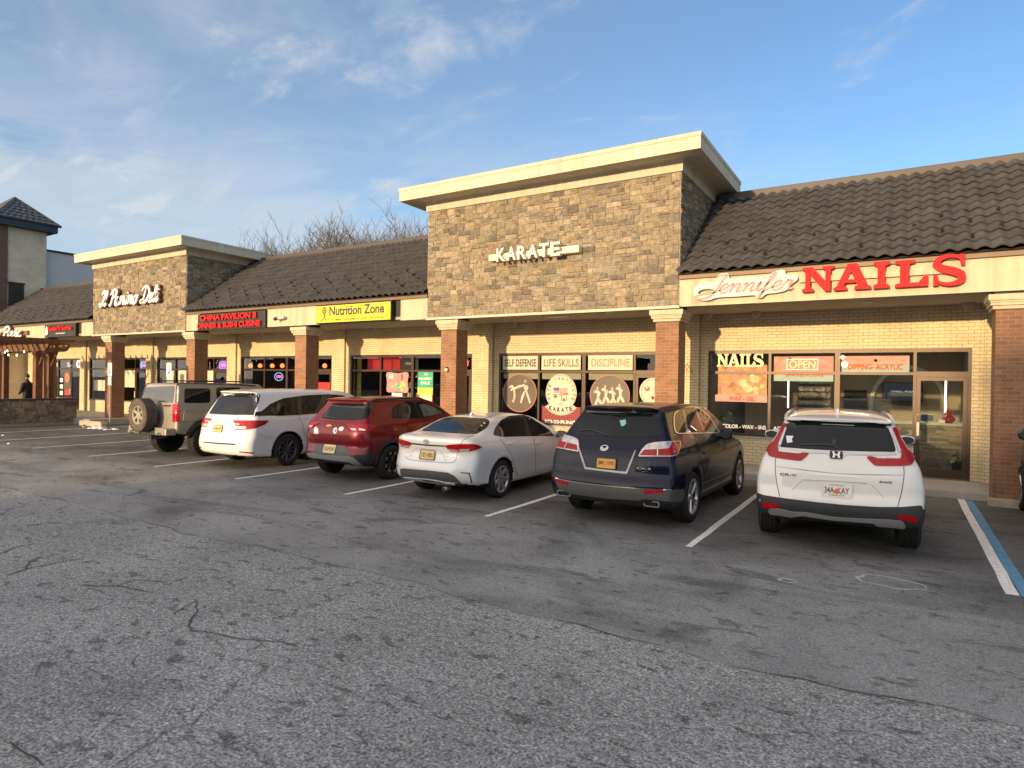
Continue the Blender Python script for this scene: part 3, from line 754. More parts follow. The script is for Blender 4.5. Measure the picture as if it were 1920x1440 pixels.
class Body:
    """S: side profile (y, z); Q: half cross-section (x, z); tail/nose: how far the ends curve back at the sides"""
    def __init__(s, S, Q, W, L, tail=(.06, .14), nose=(.25, .3), taper=(.95, .88), k=.09, arches=(), ops=(), it=2):
        s.S = chaikin(S, it); q = [(x, z) for x, z in Q] + [(-x, z) for x, z in Q[::-1]]
        s.Q = chaikin(q, it)
        s.W, s.L, s.tail, s.nose, s.taper, s.k, s.arches, s.ops = W, L, tail, nose, taper, k, arches, ops
        s.grid = None
    def fast(s):
        h = .01; ys = np.arange(-.5, s.L + .5, h); zs = np.arange(-.2, 2.3, h)
        s.gS = poly_sdf(s.S, *np.meshgrid(ys, zs, indexing='ij')); s.gy0, s.gz0, s.h = -.5, -.2, h
        xs = np.arange(-.2, 1.5, h); s.gQ = poly_sdf(s.Q, *np.meshgrid(xs, zs, indexing='ij')); s.gx0 = -.2; s.grid = True
    def _bl(s, g, a0, b0, A, B):
        u = np.clip((A - a0) / s.h, 0, g.shape[0] - 1.001); v = np.clip((B - b0) / s.h, 0, g.shape[1] - 1.001)
        i = u.astype(int); j = v.astype(int); fu, fv = u - i, v - j
        return g[i, j] * (1 - fu) * (1 - fv) + g[i + 1, j] * fu * (1 - fv) + g[i, j + 1] * (1 - fu) * fv + g[i + 1, j + 1] * fu * fv
    def f(s, P):
        x, y, z = np.abs(P[..., 0]), P[..., 1], P[..., 2]
        t = np.clip(x / s.W, 0, 1.15)
        ct = s.tail[0] * t ** 2 + s.tail[1] * t ** 6; cn = s.nose[0] * t ** 2 + s.nose[1] * t ** 5
        L = s.L
        wr = np.clip(1 - (y - .2) / 1.8, 0, 1); wr = wr * wr * (3 - 2 * wr)
        wf = np.clip(1 - (L - .2 - y) / 2.0, 0, 1); wf = wf * wf * (3 - 2 * wf)
        yw = y - ct * wr + cn * wf
        a = np.clip(1 - y / (L * .42), 0, 1); b = np.clip((y - L * .6) / (L * .4), 0, 1)
        sx = 1 - (1 - s.taper[0]) * a * a - (1 - s.taper[1]) * b * b
        if s.grid:
            dS = s._bl(s.gS, s.gy0, s.gz0, yw, z); dQ = s._bl(s.gQ, s.gx0, s.gz0, x / sx, z)
        else:
            dS = poly_sdf(s.S, yw, z); dQ = poly_sdf(s.Q, x / sx, z)
        d = smax(dS, dQ, s.k)
        for op in s.ops: d = op(d, x, y, z)
        for (yc, zc, r, xi) in s.arches:
            c = np.sqrt((y - yc) ** 2 + (z - zc) ** 2)
            lip = np.exp(-((c - r) / .05) ** 2) * .012
            d = d - np.where(x > xi, lip, 0)
            d = smax(d, -np.maximum(c - r, xi - x), .012)
        return d
    def grad(s, P, e=.004):
        g = np.stack([s.f(P + np.eye(3)[i] * e) - s.f(P - np.eye(3)[i] * e) for i in range(3)], -1)
        return g / np.maximum(np.linalg.norm(g, axis=-1, keepdims=True), 1e-9)
    def mesh(s, h=.03):
        xs = np.arange(-s.W - .13, s.W + .13 + h, h); xs = xs - (xs[np.abs(xs).argmin()])
        ys = np.arange(-.25, s.L + .25, h); zs = np.arange(.05, s.S[:, 1].max() + .16, h)
        G = np.stack(np.meshgrid(xs, ys, zs, indexing='ij'), -1)
        nx = len(xs); half = np.nonzero(xs >= -1e-6)[0]; D = np.empty(G.shape[:3])
        Dh = s.f(G[half]); D[half] = Dh
        i0 = half[0]
        for i in range(i0): D[i] = D[2 * i0 - i] if 2 * i0 - i < nx else D[-1]
        ins = D < 0
        cnt = np.zeros(np.array(D.shape) - 1); acc = np.zeros(cnt.shape + (3,))
        corners = [(a, b, c) for a in (0, 1) for b in (0, 1) for c in (0, 1)]
        sl = lambda A, c: A[c[0]:A.shape[0] - 1 + c[0], c[1]:A.shape[1] - 1 + c[1], c[2]:A.shape[2] - 1 + c[2]]
        for c0 in corners:
            for ax in range(3):
                if c0[ax]: continue
                c1 = tuple(1 if i == ax else v for i, v in enumerate(c0))
                a, b = sl(D, c0), sl(D, c1); m = (a < 0) != (b < 0)
                t = np.where(m, a / np.where(m, a - b, 1), 0)
                p = np.zeros(cnt.shape + (3,)); p[...] = c0; p[..., ax] += t
                acc += p * m[..., None]; cnt += m
        cells = cnt > 0; idx = -np.ones(cnt.shape, int); idx[cells] = np.arange(cells.sum())
        org = np.argwhere(cells); V = (org + acc[cells] / cnt[cells][:, None]) * h + [xs[0], ys[0], zs[0]]
        F = []
        for ax in range(3):
            o1, o2 = [(1, 2), (2, 0), (0, 1)][ax]
            A = ins; n = list(A.shape); n[ax] -= 1
            lo = tuple(slice(0, n[i]) if i == ax else slice(1, n[i] - 1) for i in range(3))
            hi = tuple(slice(1, n[i] + 1) if i == ax else slice(1, n[i] - 1) for i in range(3))
            ch = np.argwhere(A[lo] != A[hi])
            if not len(ch): continue
            base = ch.copy()
            for i in range(3):
                if i != ax: base[:, i] += 1
            inside = A[tuple(base.T)]
            def cell(d1, d2):
                q = base.copy(); q[:, o1] += d1; q[:, o2] += d2; return idx[tuple(q.T)]
            q = np.stack([cell(-1, -1), cell(0, -1), cell(0, 0), cell(-1, 0)], 1)
            q[~inside] = q[~inside][:, ::-1]
            F.append(q)
        F = np.concatenate(F)
        for _ in range(3):
            d = s.f(V); V = V - s.grad(V) * np.clip(d, -.03, .03)[:, None]
        return V, F
    def cast(s, O, d, far=4.0):
        d = np.array(d, float); d = d / np.linalg.norm(d, axis=-1, keepdims=True); t = np.zeros(len(O)); hit = np.zeros(len(O), bool)
        P = O.copy()
        for _ in range(130):
            v = s.f(P); t += np.where(v < .0004, 0, v * .5); P = O + d * t[:, None]
        for _ in range(8):
            v = s.f(P); t += np.clip(v, -.03, .03) * .5; P = O + d * t[:, None]
        hit = np.abs(s.f(P)) < .010
        return P, hit
def tumble(W, zs, zb, wb, zr, wr, rocker=.20):
    """half cross-section: sill, widest side, belt line, roof edge"""
    return [(0, rocker), (W * .88, rocker), (W * .965, rocker + .10), (W * .995, zs - .12), (W, zs), (W * .985, zs + .12), (wb, zb), (wb - .02, zb + .04), (wr + .045, zr - .16), (wr, zr - .06), (wr - .12, zr + .005), (wr - .40, zr + .035), (0, zr + .05)]
CARS = {}
def defcar(name, **kw): CARS[name] = kw
defcar('crv', zdark=.52, s=1.06, x=-.645, y=8.80, rz=math.radians(4.5), L=4.58, W=.935, wb=2.66, hub=.99, rt=.352, tw=.235, track=.80,
    S=[(.16, .37), (.07, .40), (.0, .48), (-.02, .58), (.0, .70), (.02, .74), (.03, .90), (.05, 1.02), (.08, 1.09), (.33, 1.49), (.36, 1.54), (.27, 1.565), (.28, 1.595), (.34, 1.61), (.62, 1.645), (1.1, 1.68), (1.8, 1.69), (2.4, 1.66), (2.75, 1.58), (3.45, 1.14), (3.6, 1.08), (4.2, .99), (4.45, .86), (4.57, .70), (4.56, .45), (4.45, .27), (3.8, .23), (.8, .25)],
    Q=dict(W=.935, zs=.80, zb=1.06, wb=.885, zr=1.66, wr=.60), tail=(.05, .12))
defcar('cx9', zdark=.47, s=1.035, x=-3.68, y=8.64, rz=math.radians(-1.0), L=5.06, W=.975, wb=2.92, hub=1.06, rt=.376, tw=.245, track=.845,
    S=[(.16, .30), (.05, .36), (-.01, .50), (.0, .66), (.05, .74), (.07, .92), (.10, 1.05), (.16, 1.12), (.50, 1.55), (.58, 1.63), (.46, 1.675), (.50, 1.695), (.85, 1.725), (1.4, 1.745), (2.0, 1.74), (2.6, 1.70), (2.95, 1.62), (3.75, 1.14), (3.95, 1.08), (4.6, .99), (4.9, .86), (5.04, .68), (5.03, .45), (4.9, .28), (4.2, .24), (.9, .26)],
    Q=dict(W=.975, zs=.82, zb=1.10, wb=.92, zr=1.72, wr=.63), tail=(.06, .10), taper=(.985, .88))
defcar('cor', zdark=.30, s=1.05, x=-7.03, y=8.61, rz=math.radians(0.5), L=4.63, W=.89, wb=2.72, hub=1.03, rt=.325, tw=.205, track=.775,
    S=[(.20, .28), (.06, .34), (.0, .46), (.02, .62), (.08, .80), (.06, .95), (.05, 1.03), (.10, 1.075), (.35, 1.10), (.52, 1.12), (.75, 1.21), (1.15, 1.345), (1.45, 1.40), (2.0, 1.435), (2.35, 1.42), (2.65, 1.36), (3.45, .99), (3.6, .95), (4.2, .87), (4.45, .76), (4.62, .62), (4.6, .4), (4.45, .22), (3.8, .18), (.8, .2)],
    Q=dict(W=.89, zs=.72, zb=.97, wb=.84, zr=1.37, wr=.555, rocker=.17), tail=(.09, .22))
defcar('che', zdark=.46, s=1.06, x=-10.05, y=9.15, rz=math.radians(0.5), L=4.41, W=.90, wb=2.64, hub=.87, rt=.345, tw=.225, track=.79,
    S=[(.16, .32), (.04, .40), (-.01, .52), (.03, .64), (.05, .72), (.02, .80), (.03, .96), (.06, 1.06), (.12, 1.12), (.42, 1.48), (.46, 1.55), (.33, 1.575), (.36, 1.60), (.7, 1.635), (1.2, 1.655), (1.7, 1.65), (2.2, 1.61), (2.55, 1.53), (3.2, 1.14), (3.4, 1.09), (4.0, 1.0), (4.25, .9), (4.4, .72), (4.38, .46), (4.25, .28), (3.6, .24), (.8, .26)],
    Q=dict(W=.90, zs=.80, zb=1.08, wb=.855, zr=1.62, wr=.57), tail=(.08, .18))
defcar('ody', s=1.06, x=-13.53, y=8.97, rz=math.radians(0.5), L=5.16, W=.995, wb=3.0, hub=1.11, rt=.365, tw=.235, track=.855,
    S=[(.16, .26), (.04, .32), (-.01, .46), (.0, .62), (.03, .70), (.06, .88), (.10, 1.02), (.15, 1.09), (.42, 1.52), (.50, 1.615), (.38, 1.655), (.42, 1.68), (.8, 1.72), (1.5, 1.75), (2.4, 1.745), (3.0, 1.70), (3.4, 1.60), (4.2, 1.14), (4.4, 1.06), (4.8, .95), (5.0, .82), (5.14, .66), (5.12, .42), (5.0, .25), (4.3, .2), (.9, .22)],
    Q=dict(W=.995, zs=.78, zb=1.08, wb=.94, zr=1.71, wr=.66, rocker=.18), tail=(.07, .18))
defcar('h3', s=1.01, x=-16.59, y=9.20, rz=math.radians(0.5), L=4.55, W=.91, wb=2.84, hub=.86, rt=.405, tw=.285, track=.835,
    S=[(.10, .62), (.03, .66), (.02, .70), (.03, 1.16), (.035, 1.20), (.10, 1.56), (.16, 1.86), (.20, 1.90), (.28, 1.915), (1.4, 1.935), (2.3, 1.925), (2.55, 1.91), (2.62, 1.88), (3.0, 1.45), (3.05, 1.40), (3.2, 1.37), (4.1, 1.30), (4.32, 1.24), (4.36, 1.1), (4.36, .62), (4.3, .55), (3.8, .5), (.8, .5)],
    Q=None, q=[(0, .48), (.76, .48), (.87, .52), (.90, .62), (.91, .9), (.91, 1.18), (.90, 1.25), (.89, 1.28), (.79, 1.84), (.765, 1.89), (.71, 1.915), (.4, 1.93), (0, 1.94)], tail=(.01, .03), nose=(.05, .1), taper=(1, .98), k=.05)
defcar('truck', s=1.0, x=2.78, y=9.9, rz=math.radians(0), L=5.3, W=.96, wb=3.2, hub=1.0, rt=.39, tw=.265, track=.83,
    S=[(.10, .45), (.02, .52), (.0, .9), (.03, 1.12), (.06, 1.22), (.3, 1.66), (.45, 1.78), (1.0, 1.82), (2.0, 1.83), (2.6, 1.78), (3.3, 1.32), (3.45, 1.27), (4.9, 1.16), (5.2, 1.02), (5.28, .8), (5.26, .5), (5.1, .36), (4.4, .32), (.9, .34)],
    Q=dict(W=.96, zs=.95, zb=1.2, wb=.92, zr=1.80, wr=.66, rocker=.3), tail=(.05, .12))
def make_body(c, ops=()):
    q = c.get('q') or tumble(**c['Q'])
    arches = [(c['hub'], c['rt'], c['rt'] + c.get('gap', .055), c['track'] - c['tw'] / 2 - .12), (c['hub'] + c['wb'], c['rt'], c['rt'] + c.get('gap', .055), c['track'] - c['tw'] / 2 - .12)]
    b = Body(c['S'], q, c['W'], c['L'], c.get('tail', (.06, .14)), c.get('nose', (.25, .3)), c.get('taper', (.95, .88)), c.get('k', .055), arches, ops)
    b.fast(); return b
# outlines measured on the bodies (car-local metres)
OUT = {}
OUT['crv'] = {
  'rear_window': [(-0.576, 0.376, 1.52), (-0.525, 0.358, 1.544), (-0.352, 0.288, 1.569), (-0.024, 0.283, 1.588), (0.304, 0.281, 1.58), (0.483, 0.315, 1.556), (0.531, 0.371, 1.521), (0.577, 0.293, 1.387), (0.607, 0.21, 1.249), (0.317, 0.18, 1.238), (-0.007, 0.169, 1.229), (-0.343, 0.175, 1.227), (-0.643, 0.206, 1.233), (-0.621, 0.285, 1.364)],
  'chrome_bar': [(-0.643, 0.204, 1.229), (-0.342, 0.165, 1.211), (-0.092, 0.162, 1.216), (-0.007, 0.166, 1.224), (0.078, 0.163, 1.219), (0.269, 0.168, 1.22), (0.607, 0.207, 1.244), (0.609, 0.188, 1.214), (0.293, 0.152, 1.193), (0.109, 0.145, 1.189), (0.043, 0.115, 1.142), (-0.005, 0.107, 1.129), (-0.054, 0.112, 1.136), (-0.116, 0.145, 1.189), (-0.341, 0.145, 1.18), (-0.641, 0.183, 1.196)],
  'tail_light': [(-0.605, 0.397, 1.524), (-0.573, 0.37, 1.512), (-0.594, 0.335, 1.449), (-0.66, 0.222, 1.252), (-0.646, 0.169, 1.172), (-0.417, 0.136, 1.159), (-0.36, 0.148, 1.184), (-0.301, 0.143, 1.18), (-0.339, 0.117, 1.134), (-0.388, 0.092, 1.087), (-0.517, 0.103, 1.091), (-0.675, 0.133, 1.102), (-0.757, 0.164, 1.115), (-0.788, 0.281, 1.186), (-0.764, 0.3, 1.233), (-0.72, 0.258, 1.268), (-0.653, 0.318, 1.397)],
  'lamp_lens': [(-0.643, 0.182, 1.193), (-0.341, 0.147, 1.182), (-0.367, 0.147, 1.181), (-0.417, 0.139, 1.164), (-0.645, 0.17, 1.174)],
  'pillar_trim': [(-0.655, 0.223, 1.255), (-0.584, 0.347, 1.471), (-0.568, 0.341, 1.464), (-0.623, 0.208, 1.241)],
  'lower_bumper': [(-0.889, 0.172, 0.649), (-0.794, 0.071, 0.638), (-0.529, 0.011, 0.631), (-0.216, -0.011, 0.624), (0.085, -0.013, 0.621), (0.433, 0.003, 0.63), (0.659, 0.033, 0.649), (0.85, 0.109, 0.675), (0.86, 0.108, 0.616), (0.848, 0.139, 0.453), (0.825, 0.583, 0.297), (0.682, 0.54, 0.301), (0.459, 0.399, 0.328), (-0.029, 0.284, 0.347), (-0.41, 0.292, 0.348), (-0.654, 0.586, 0.287), (-0.834, 0.559, 0.303), (-0.867, 0.154, 0.467)],
  'skid_plate': [(-0.746, 0.079, 0.464), (-0.711, 0.053, 0.493), (-0.606, 0.029, 0.501), (-0.464, 0.019, 0.483), (-0.325, 0.009, 0.493), (-0.031, 0.012, 0.47), (0.264, 0.01, 0.483), (0.413, 0.013, 0.493), (0.549, 0.022, 0.5), (0.662, 0.04, 0.496), (0.7, 0.092, 0.432), (0.694, 0.136, 0.396), (0.601, 0.103, 0.405), (0.418, 0.088, 0.402), (0.381, 0.043, 0.441), (-0.031, 0.049, 0.427), (-0.363, 0.039, 0.446), (-0.492, 0.091, 0.404), (-0.622, 0.094, 0.415), (-0.73, 0.129, 0.407)],
  'reflector': [(-0.809, 0.077, 0.546), (-0.619, 0.018, 0.565), (-0.612, 0.02, 0.527), (-0.752, 0.073, 0.481), (-0.807, 0.085, 0.499)],
  'plate_c': [(-0.171, 0.029, 0.85), (0.136, 0.03, 0.858), (0.137, 0.006, 0.71), (-0.168, 0.003, 0.698)],
  'garnish': [(-0.364, 0.038, 0.873), (-0.302, 0.043, 0.934), (-0.039, 0.039, 0.941), (0.234, 0.043, 0.944), (0.316, 0.037, 0.888), (0.2, 0.034, 0.888), (-0.038, 0.031, 0.885), (-0.332, 0.036, 0.873)],
  'seam_a': [(-0.675, 0.131, 1.098), (-0.676, 0.088, 0.979), (-0.649, 0.059, 0.787), (-0.614, 0.024, 0.641)],
  'seam_b': [(-0.67, 0.091, 1.0), (-0.335, 0.055, 0.988), (-0.003, 0.045, 0.974), (0.316, 0.052, 0.979), (0.635, 0.084, 1.001)],
  'seam_c': [(-0.481, 0.03, 0.737), (-0.382, 0.036, 0.842), (-0.351, 0.038, 0.878)],
  'badge_a': [(-0.622, 0.068, 0.926), (-0.435, 0.049, 0.933), (-0.434, 0.045, 0.903), (-0.621, 0.064, 0.896)],
  'badge_b': [(0.431, 0.047, 0.921), (0.562, 0.06, 0.926), (0.562, 0.056, 0.9), (0.431, 0.044, 0.895)],
  'emblem': [(-0.064, 0.158, 1.21), (0.045, 0.157, 1.209), (0.041, 0.114, 1.139), (-0.06, 0.114, 1.139)],
  'wiper': [(-0.415, 0.204, 1.268), (-0.231, 0.207, 1.284), (-0.044, 0.204, 1.285), (-0.007, 0.184, 1.253)],
  'sticker': [(-0.571, 0.282, 1.37), (-0.485, 0.273, 1.37), (-0.503, 0.25, 1.33), (-0.49, 0.228, 1.297), (-0.553, 0.225, 1.284), (-0.561, 0.249, 1.32)],
  'washer': [(-0.051, 0.245, 1.349), (-0.023, 0.245, 1.35), (-0.007, 0.208, 1.292), (-0.057, 0.207, 1.289)],
  '_dir': (0.005, 0.994, -0.107),
}
OUT['cx9'] = {
  'rear_window': [(-0.554, 0.547, 1.575), (0.02, 0.55, 1.601), (0.605, 0.587, 1.631), (0.645, 0.641, 1.618), (0.664, 0.651, 1.578), (0.692, 0.534, 1.504), (0.717, 0.375, 1.332), (0.679, 0.346, 1.305), (0.386, 0.295, 1.278), (0.039, 0.272, 1.259), (-0.486, 0.285, 1.256), (-0.743, 0.347, 1.288), (-0.659, 0.439, 1.428)],
  'brake_light': [(-0.165, 0.481, 1.674), (0.177, 0.484, 1.686), (0.152, 0.526, 1.65), (-0.172, 0.538, 1.644)],
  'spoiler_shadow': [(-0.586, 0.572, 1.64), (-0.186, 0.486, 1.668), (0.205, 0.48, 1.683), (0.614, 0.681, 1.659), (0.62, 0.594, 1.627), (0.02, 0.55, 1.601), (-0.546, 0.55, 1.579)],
  'tail_light': [(0.459, 0.111, 1.023), (0.487, 0.17, 1.114), (0.535, 0.234, 1.187), (0.627, 0.27, 1.217), (0.85, 0.735, 1.223), (0.889, 0.601, 1.146), (0.922, 0.394, 1.056), (0.899, 0.227, 1.045)],
  'lamp_red': [(0.476, 0.117, 1.037), (0.522, 0.172, 1.111), (0.694, 0.212, 1.128), (0.844, 0.267, 1.145), (0.842, 0.388, 1.23), (0.854, 0.682, 1.215), (0.892, 0.554, 1.142), (0.919, 0.366, 1.069), (0.897, 0.232, 1.057)],
  'lamp_split': [(0.672, 0.28, 1.219), (0.685, 0.279, 1.22), (0.727, 0.159, 1.047), (0.715, 0.156, 1.047)],
  'plate_surround': [(-0.493, 0.15, 1.087), (-0.473, 0.152, 1.091), (-0.313, 0.065, 0.814), (-0.138, 0.061, 0.807), (0.139, 0.058, 0.802), (0.3, 0.063, 0.802), (0.394, 0.155, 1.104), (0.412, 0.153, 1.099), (0.323, 0.059, 0.773), (0.141, 0.053, 0.776), (-0.336, 0.061, 0.787)],
  'plate_c': [(-0.177, 0.08, 0.953), (0.146, 0.083, 0.959), (0.153, 0.062, 0.833), (-0.166, 0.064, 0.827)],
  'lower_bumper': [(-0.825, 0.076, 0.602), (-0.542, 0.017, 0.587), (-0.104, -0.004, 0.582), (0.428, 0.008, 0.591), (0.956, 0.614, 0.56), (0.957, 0.628, 0.452), (0.939, 0.576, 0.376), (0.87, 0.111, 0.449), (0.802, 0.082, 0.453), (0.581, 0.036, 0.458), (0.499, 0.041, 0.425), (-0.085, 0.038, 0.399), (-0.54, 0.055, 0.402), (-0.753, 0.071, 0.443), (-0.816, 0.073, 0.537)],
  'bumper_line': [(-0.825, 0.077, 0.607), (-0.542, 0.017, 0.592), (-0.104, -0.004, 0.587), (0.428, 0.009, 0.594), (0.956, 0.614, 0.563)],
  'reflector': [(0.577, 0.021, 0.579), (0.838, 0.082, 0.598), (0.84, 0.08, 0.561), (0.585, 0.022, 0.529)],
  'exhaust': [(0.584, 0.05, 0.426), (0.779, 0.081, 0.443), (0.781, 0.124, 0.368), (0.569, 0.117, 0.337)],
  'wiper': [(-0.539, 0.334, 1.312), (-0.424, 0.344, 1.335), (-0.226, 0.31, 1.306), (-0.08, 0.284, 1.275)],
  'sticker': [(0.026, 0.456, 1.489), (0.117, 0.469, 1.508), (0.146, 0.423, 1.451), (0.112, 0.389, 1.41), (0.078, 0.397, 1.416), (0.056, 0.428, 1.454)],
  'seam_a': [(-0.64, 0.093, 0.816), (-0.621, 0.075, 0.746), (-0.12, 0.025, 0.7), (0.249, 0.039, 0.714), (0.563, 0.071, 0.746), (0.657, 0.096, 0.818), (0.662, 0.129, 0.999)],
  'seam_b': [(-0.504, 0.213, 1.164), (-0.201, 0.184, 1.15), (0.079, 0.183, 1.147), (0.43, 0.228, 1.191)],
  'emblem': [(-0.162, 0.176, 1.14), (-0.008, 0.183, 1.15), (0.026, 0.11, 1.054), (-0.127, 0.105, 1.043)],
  'badge_a': [(0.452, 0.079, 0.876), (0.645, 0.102, 0.884), (0.647, 0.099, 0.855), (0.455, 0.075, 0.845)],
  'badge_b': [(0.526, 0.08, 0.831), (0.625, 0.093, 0.838), (0.626, 0.091, 0.823), (0.527, 0.078, 0.816)],
  'side_window': [(0.679, 0.946, 1.551), (0.649, 1.133, 1.615), (0.618, 1.641, 1.658), (0.616, 2.186, 1.661), (0.657, 2.5, 1.602), (0.738, 2.762, 1.443), (0.819, 2.786, 1.292), (0.856, 2.773, 1.223), (0.813, 1.252, 1.298), (0.794, 0.753, 1.331), (0.749, 0.762, 1.415)],
  'side_pillar': [(0.633, 1.469, 1.641), (0.63, 1.602, 1.646), (0.809, 1.267, 1.307), (0.807, 1.161, 1.31)],
  'side_pillar2': [(0.62, 2.143, 1.657), (0.634, 2.253, 1.642), (0.832, 2.091, 1.268), (0.83, 1.938, 1.271)],
  'door_seam': [(0.821, 1.457, 1.288), (0.939, 1.388, 1.019), (0.969, 1.511, 0.702), (0.961, 1.604, 0.587)],
  'door_seam2': [(0.804, 0.903, 1.312), (0.867, 0.814, 1.192), (0.938, 1.022, 1.017)],
  'sill_line': [(0.961, 1.517, 0.516), (0.957, 2.206, 0.514), (0.957, 3.039, 0.506)],
  'handle': [(0.903, 1.313, 1.131), (0.902, 1.528, 1.135), (0.911, 1.52, 1.115), (0.913, 1.304, 1.108)],
  '_dir': (-0.368, 0.924, -0.104),
}
OUT['cor'] = {
  'rear_window': [(-0.532, 0.525, 1.119), (-0.509, 0.893, 1.25), (-0.435, 1.191, 1.341), (-0.042, 1.181, 1.348), (0.387, 1.188, 1.344), (0.484, 1.17, 1.328), (0.559, 1.086, 1.277), (0.606, 0.921, 1.205), (0.639, 0.583, 1.122), (0.552, 0.513, 1.115), (0.067, 0.473, 1.117)],
  'side_window': [(0.706, 0.974, 1.106), (0.622, 1.169, 1.193), (0.541, 1.484, 1.308), (0.444, 1.94, 1.364), (0.441, 2.407, 1.364), (0.524, 2.561, 1.324), (0.641, 2.817, 1.178), (0.76, 2.957, 1.063), (0.846, 3.02, 0.937), (0.82, 1.905, 1.003), (0.78, 1.173, 1.039), (0.737, 0.962, 1.076)],
  'side_pillar': [(0.445, 2.382, 1.363), (0.472, 2.501, 1.352), (0.828, 2.105, 0.992), (0.824, 1.969, 0.999)],
  'tail_light': [(0.349, 0.077, 0.936), (0.403, 0.081, 0.963), (0.603, 0.12, 0.986), (0.781, 0.24, 0.987), (0.815, 0.383, 0.955), (0.83, 0.458, 0.919), (0.802, 0.266, 0.882), (0.747, 0.211, 0.867), (0.595, 0.133, 0.851), (0.45, 0.098, 0.853)],
  'lamp_lens': [(0.382, 0.085, 0.902), (0.579, 0.124, 0.881), (0.589, 0.131, 0.854), (0.458, 0.1, 0.857)],
  'lamp_lens2': [(0.601, 0.13, 0.898), (0.748, 0.208, 0.911), (0.738, 0.203, 0.87), (0.604, 0.137, 0.854)],
  'dark_strip': [(-0.409, 0.083, 0.945), (-0.014, 0.062, 0.943), (0.367, 0.078, 0.948), (0.351, 0.079, 0.925), (-0.016, 0.065, 0.919), (-0.395, 0.084, 0.922)],
  'plate_c': [(-0.17, 0.078, 0.846), (0.15, 0.075, 0.853), (0.158, 0.047, 0.692), (-0.151, 0.044, 0.685)],
  'lower_bumper': [(-0.601, 0.07, 0.484), (-0.478, 0.04, 0.506), (0.037, 0.009, 0.521), (0.446, 0.034, 0.515), (0.562, 0.059, 0.469), (0.564, 0.356, 0.268), (0.464, 0.334, 0.269), (0.316, 0.162, 0.301), (-0.098, 0.056, 0.362), (-0.636, 0.203, 0.31), (-0.608, 0.099, 0.391)],
  'skid_plate': [(-0.648, 0.179, 0.325), (-0.536, 0.11, 0.35), (0.01, 0.046, 0.373), (0.458, 0.099, 0.346), (0.518, 0.162, 0.313), (0.346, 0.227, 0.286), (-0.12, 0.212, 0.286), (-0.65, 0.227, 0.303)],
  'reflector': [(0.65, 0.092, 0.531), (0.777, 0.178, 0.527), (0.792, 0.24, 0.36), (0.773, 0.23, 0.351), (0.767, 0.166, 0.508), (0.658, 0.094, 0.519)],
  'seam_a': [(0.568, 0.124, 0.844), (0.545, 0.101, 0.724), (0.456, 0.068, 0.671), (0.012, 0.036, 0.661), (-0.343, 0.048, 0.661), (-0.499, 0.084, 0.702)],
  'seam_b': [(0.634, 0.129, 0.989), (0.651, 0.143, 1.035), (0.663, 0.272, 1.081), (0.632, 0.508, 1.111)],
  'crease': [(-0.392, 0.068, 0.703), (-0.271, 0.081, 0.855), (-0.001, 0.073, 0.861), (0.25, 0.081, 0.856), (0.386, 0.059, 0.682)],
  'door_seam': [(0.79, 1.048, 1.027), (0.849, 1.128, 0.91), (0.884, 1.299, 0.715), (0.869, 1.48, 0.427), (0.855, 1.591, 0.31)],
  'door_seam2': [(0.838, 2.19, 0.969), (0.886, 2.187, 0.633), (0.854, 2.246, 0.303)],
  'handle': [(0.848, 1.208, 0.92), (0.845, 1.261, 0.936), (0.85, 1.464, 0.926), (0.857, 1.469, 0.9), (0.858, 1.37, 0.891), (0.855, 1.239, 0.898)],
  'handle2': [(0.87, 2.21, 0.859), (0.867, 2.259, 0.872), (0.869, 2.452, 0.862), (0.873, 2.459, 0.84), (0.877, 2.355, 0.83), (0.875, 2.228, 0.836)],
  'emblem': [(-0.082, 0.057, 1.012), (0.03, 0.055, 1.013), (0.03, 0.057, 0.969), (-0.08, 0.059, 0.968)],
  'badge_a': [(-0.528, 0.111, 0.786), (-0.396, 0.089, 0.778), (-0.393, 0.086, 0.766), (-0.525, 0.108, 0.774)],
  'badge_b': [(0.362, 0.083, 0.774), (0.421, 0.092, 0.774), (0.42, 0.089, 0.762), (0.361, 0.08, 0.761)],
  'roof_joint': [(0.384, 1.193, 1.345), (0.375, 1.408, 1.37), (0.281, 1.634, 1.387)],
  '_dir': (-0.58, 0.81, -0.089),
}
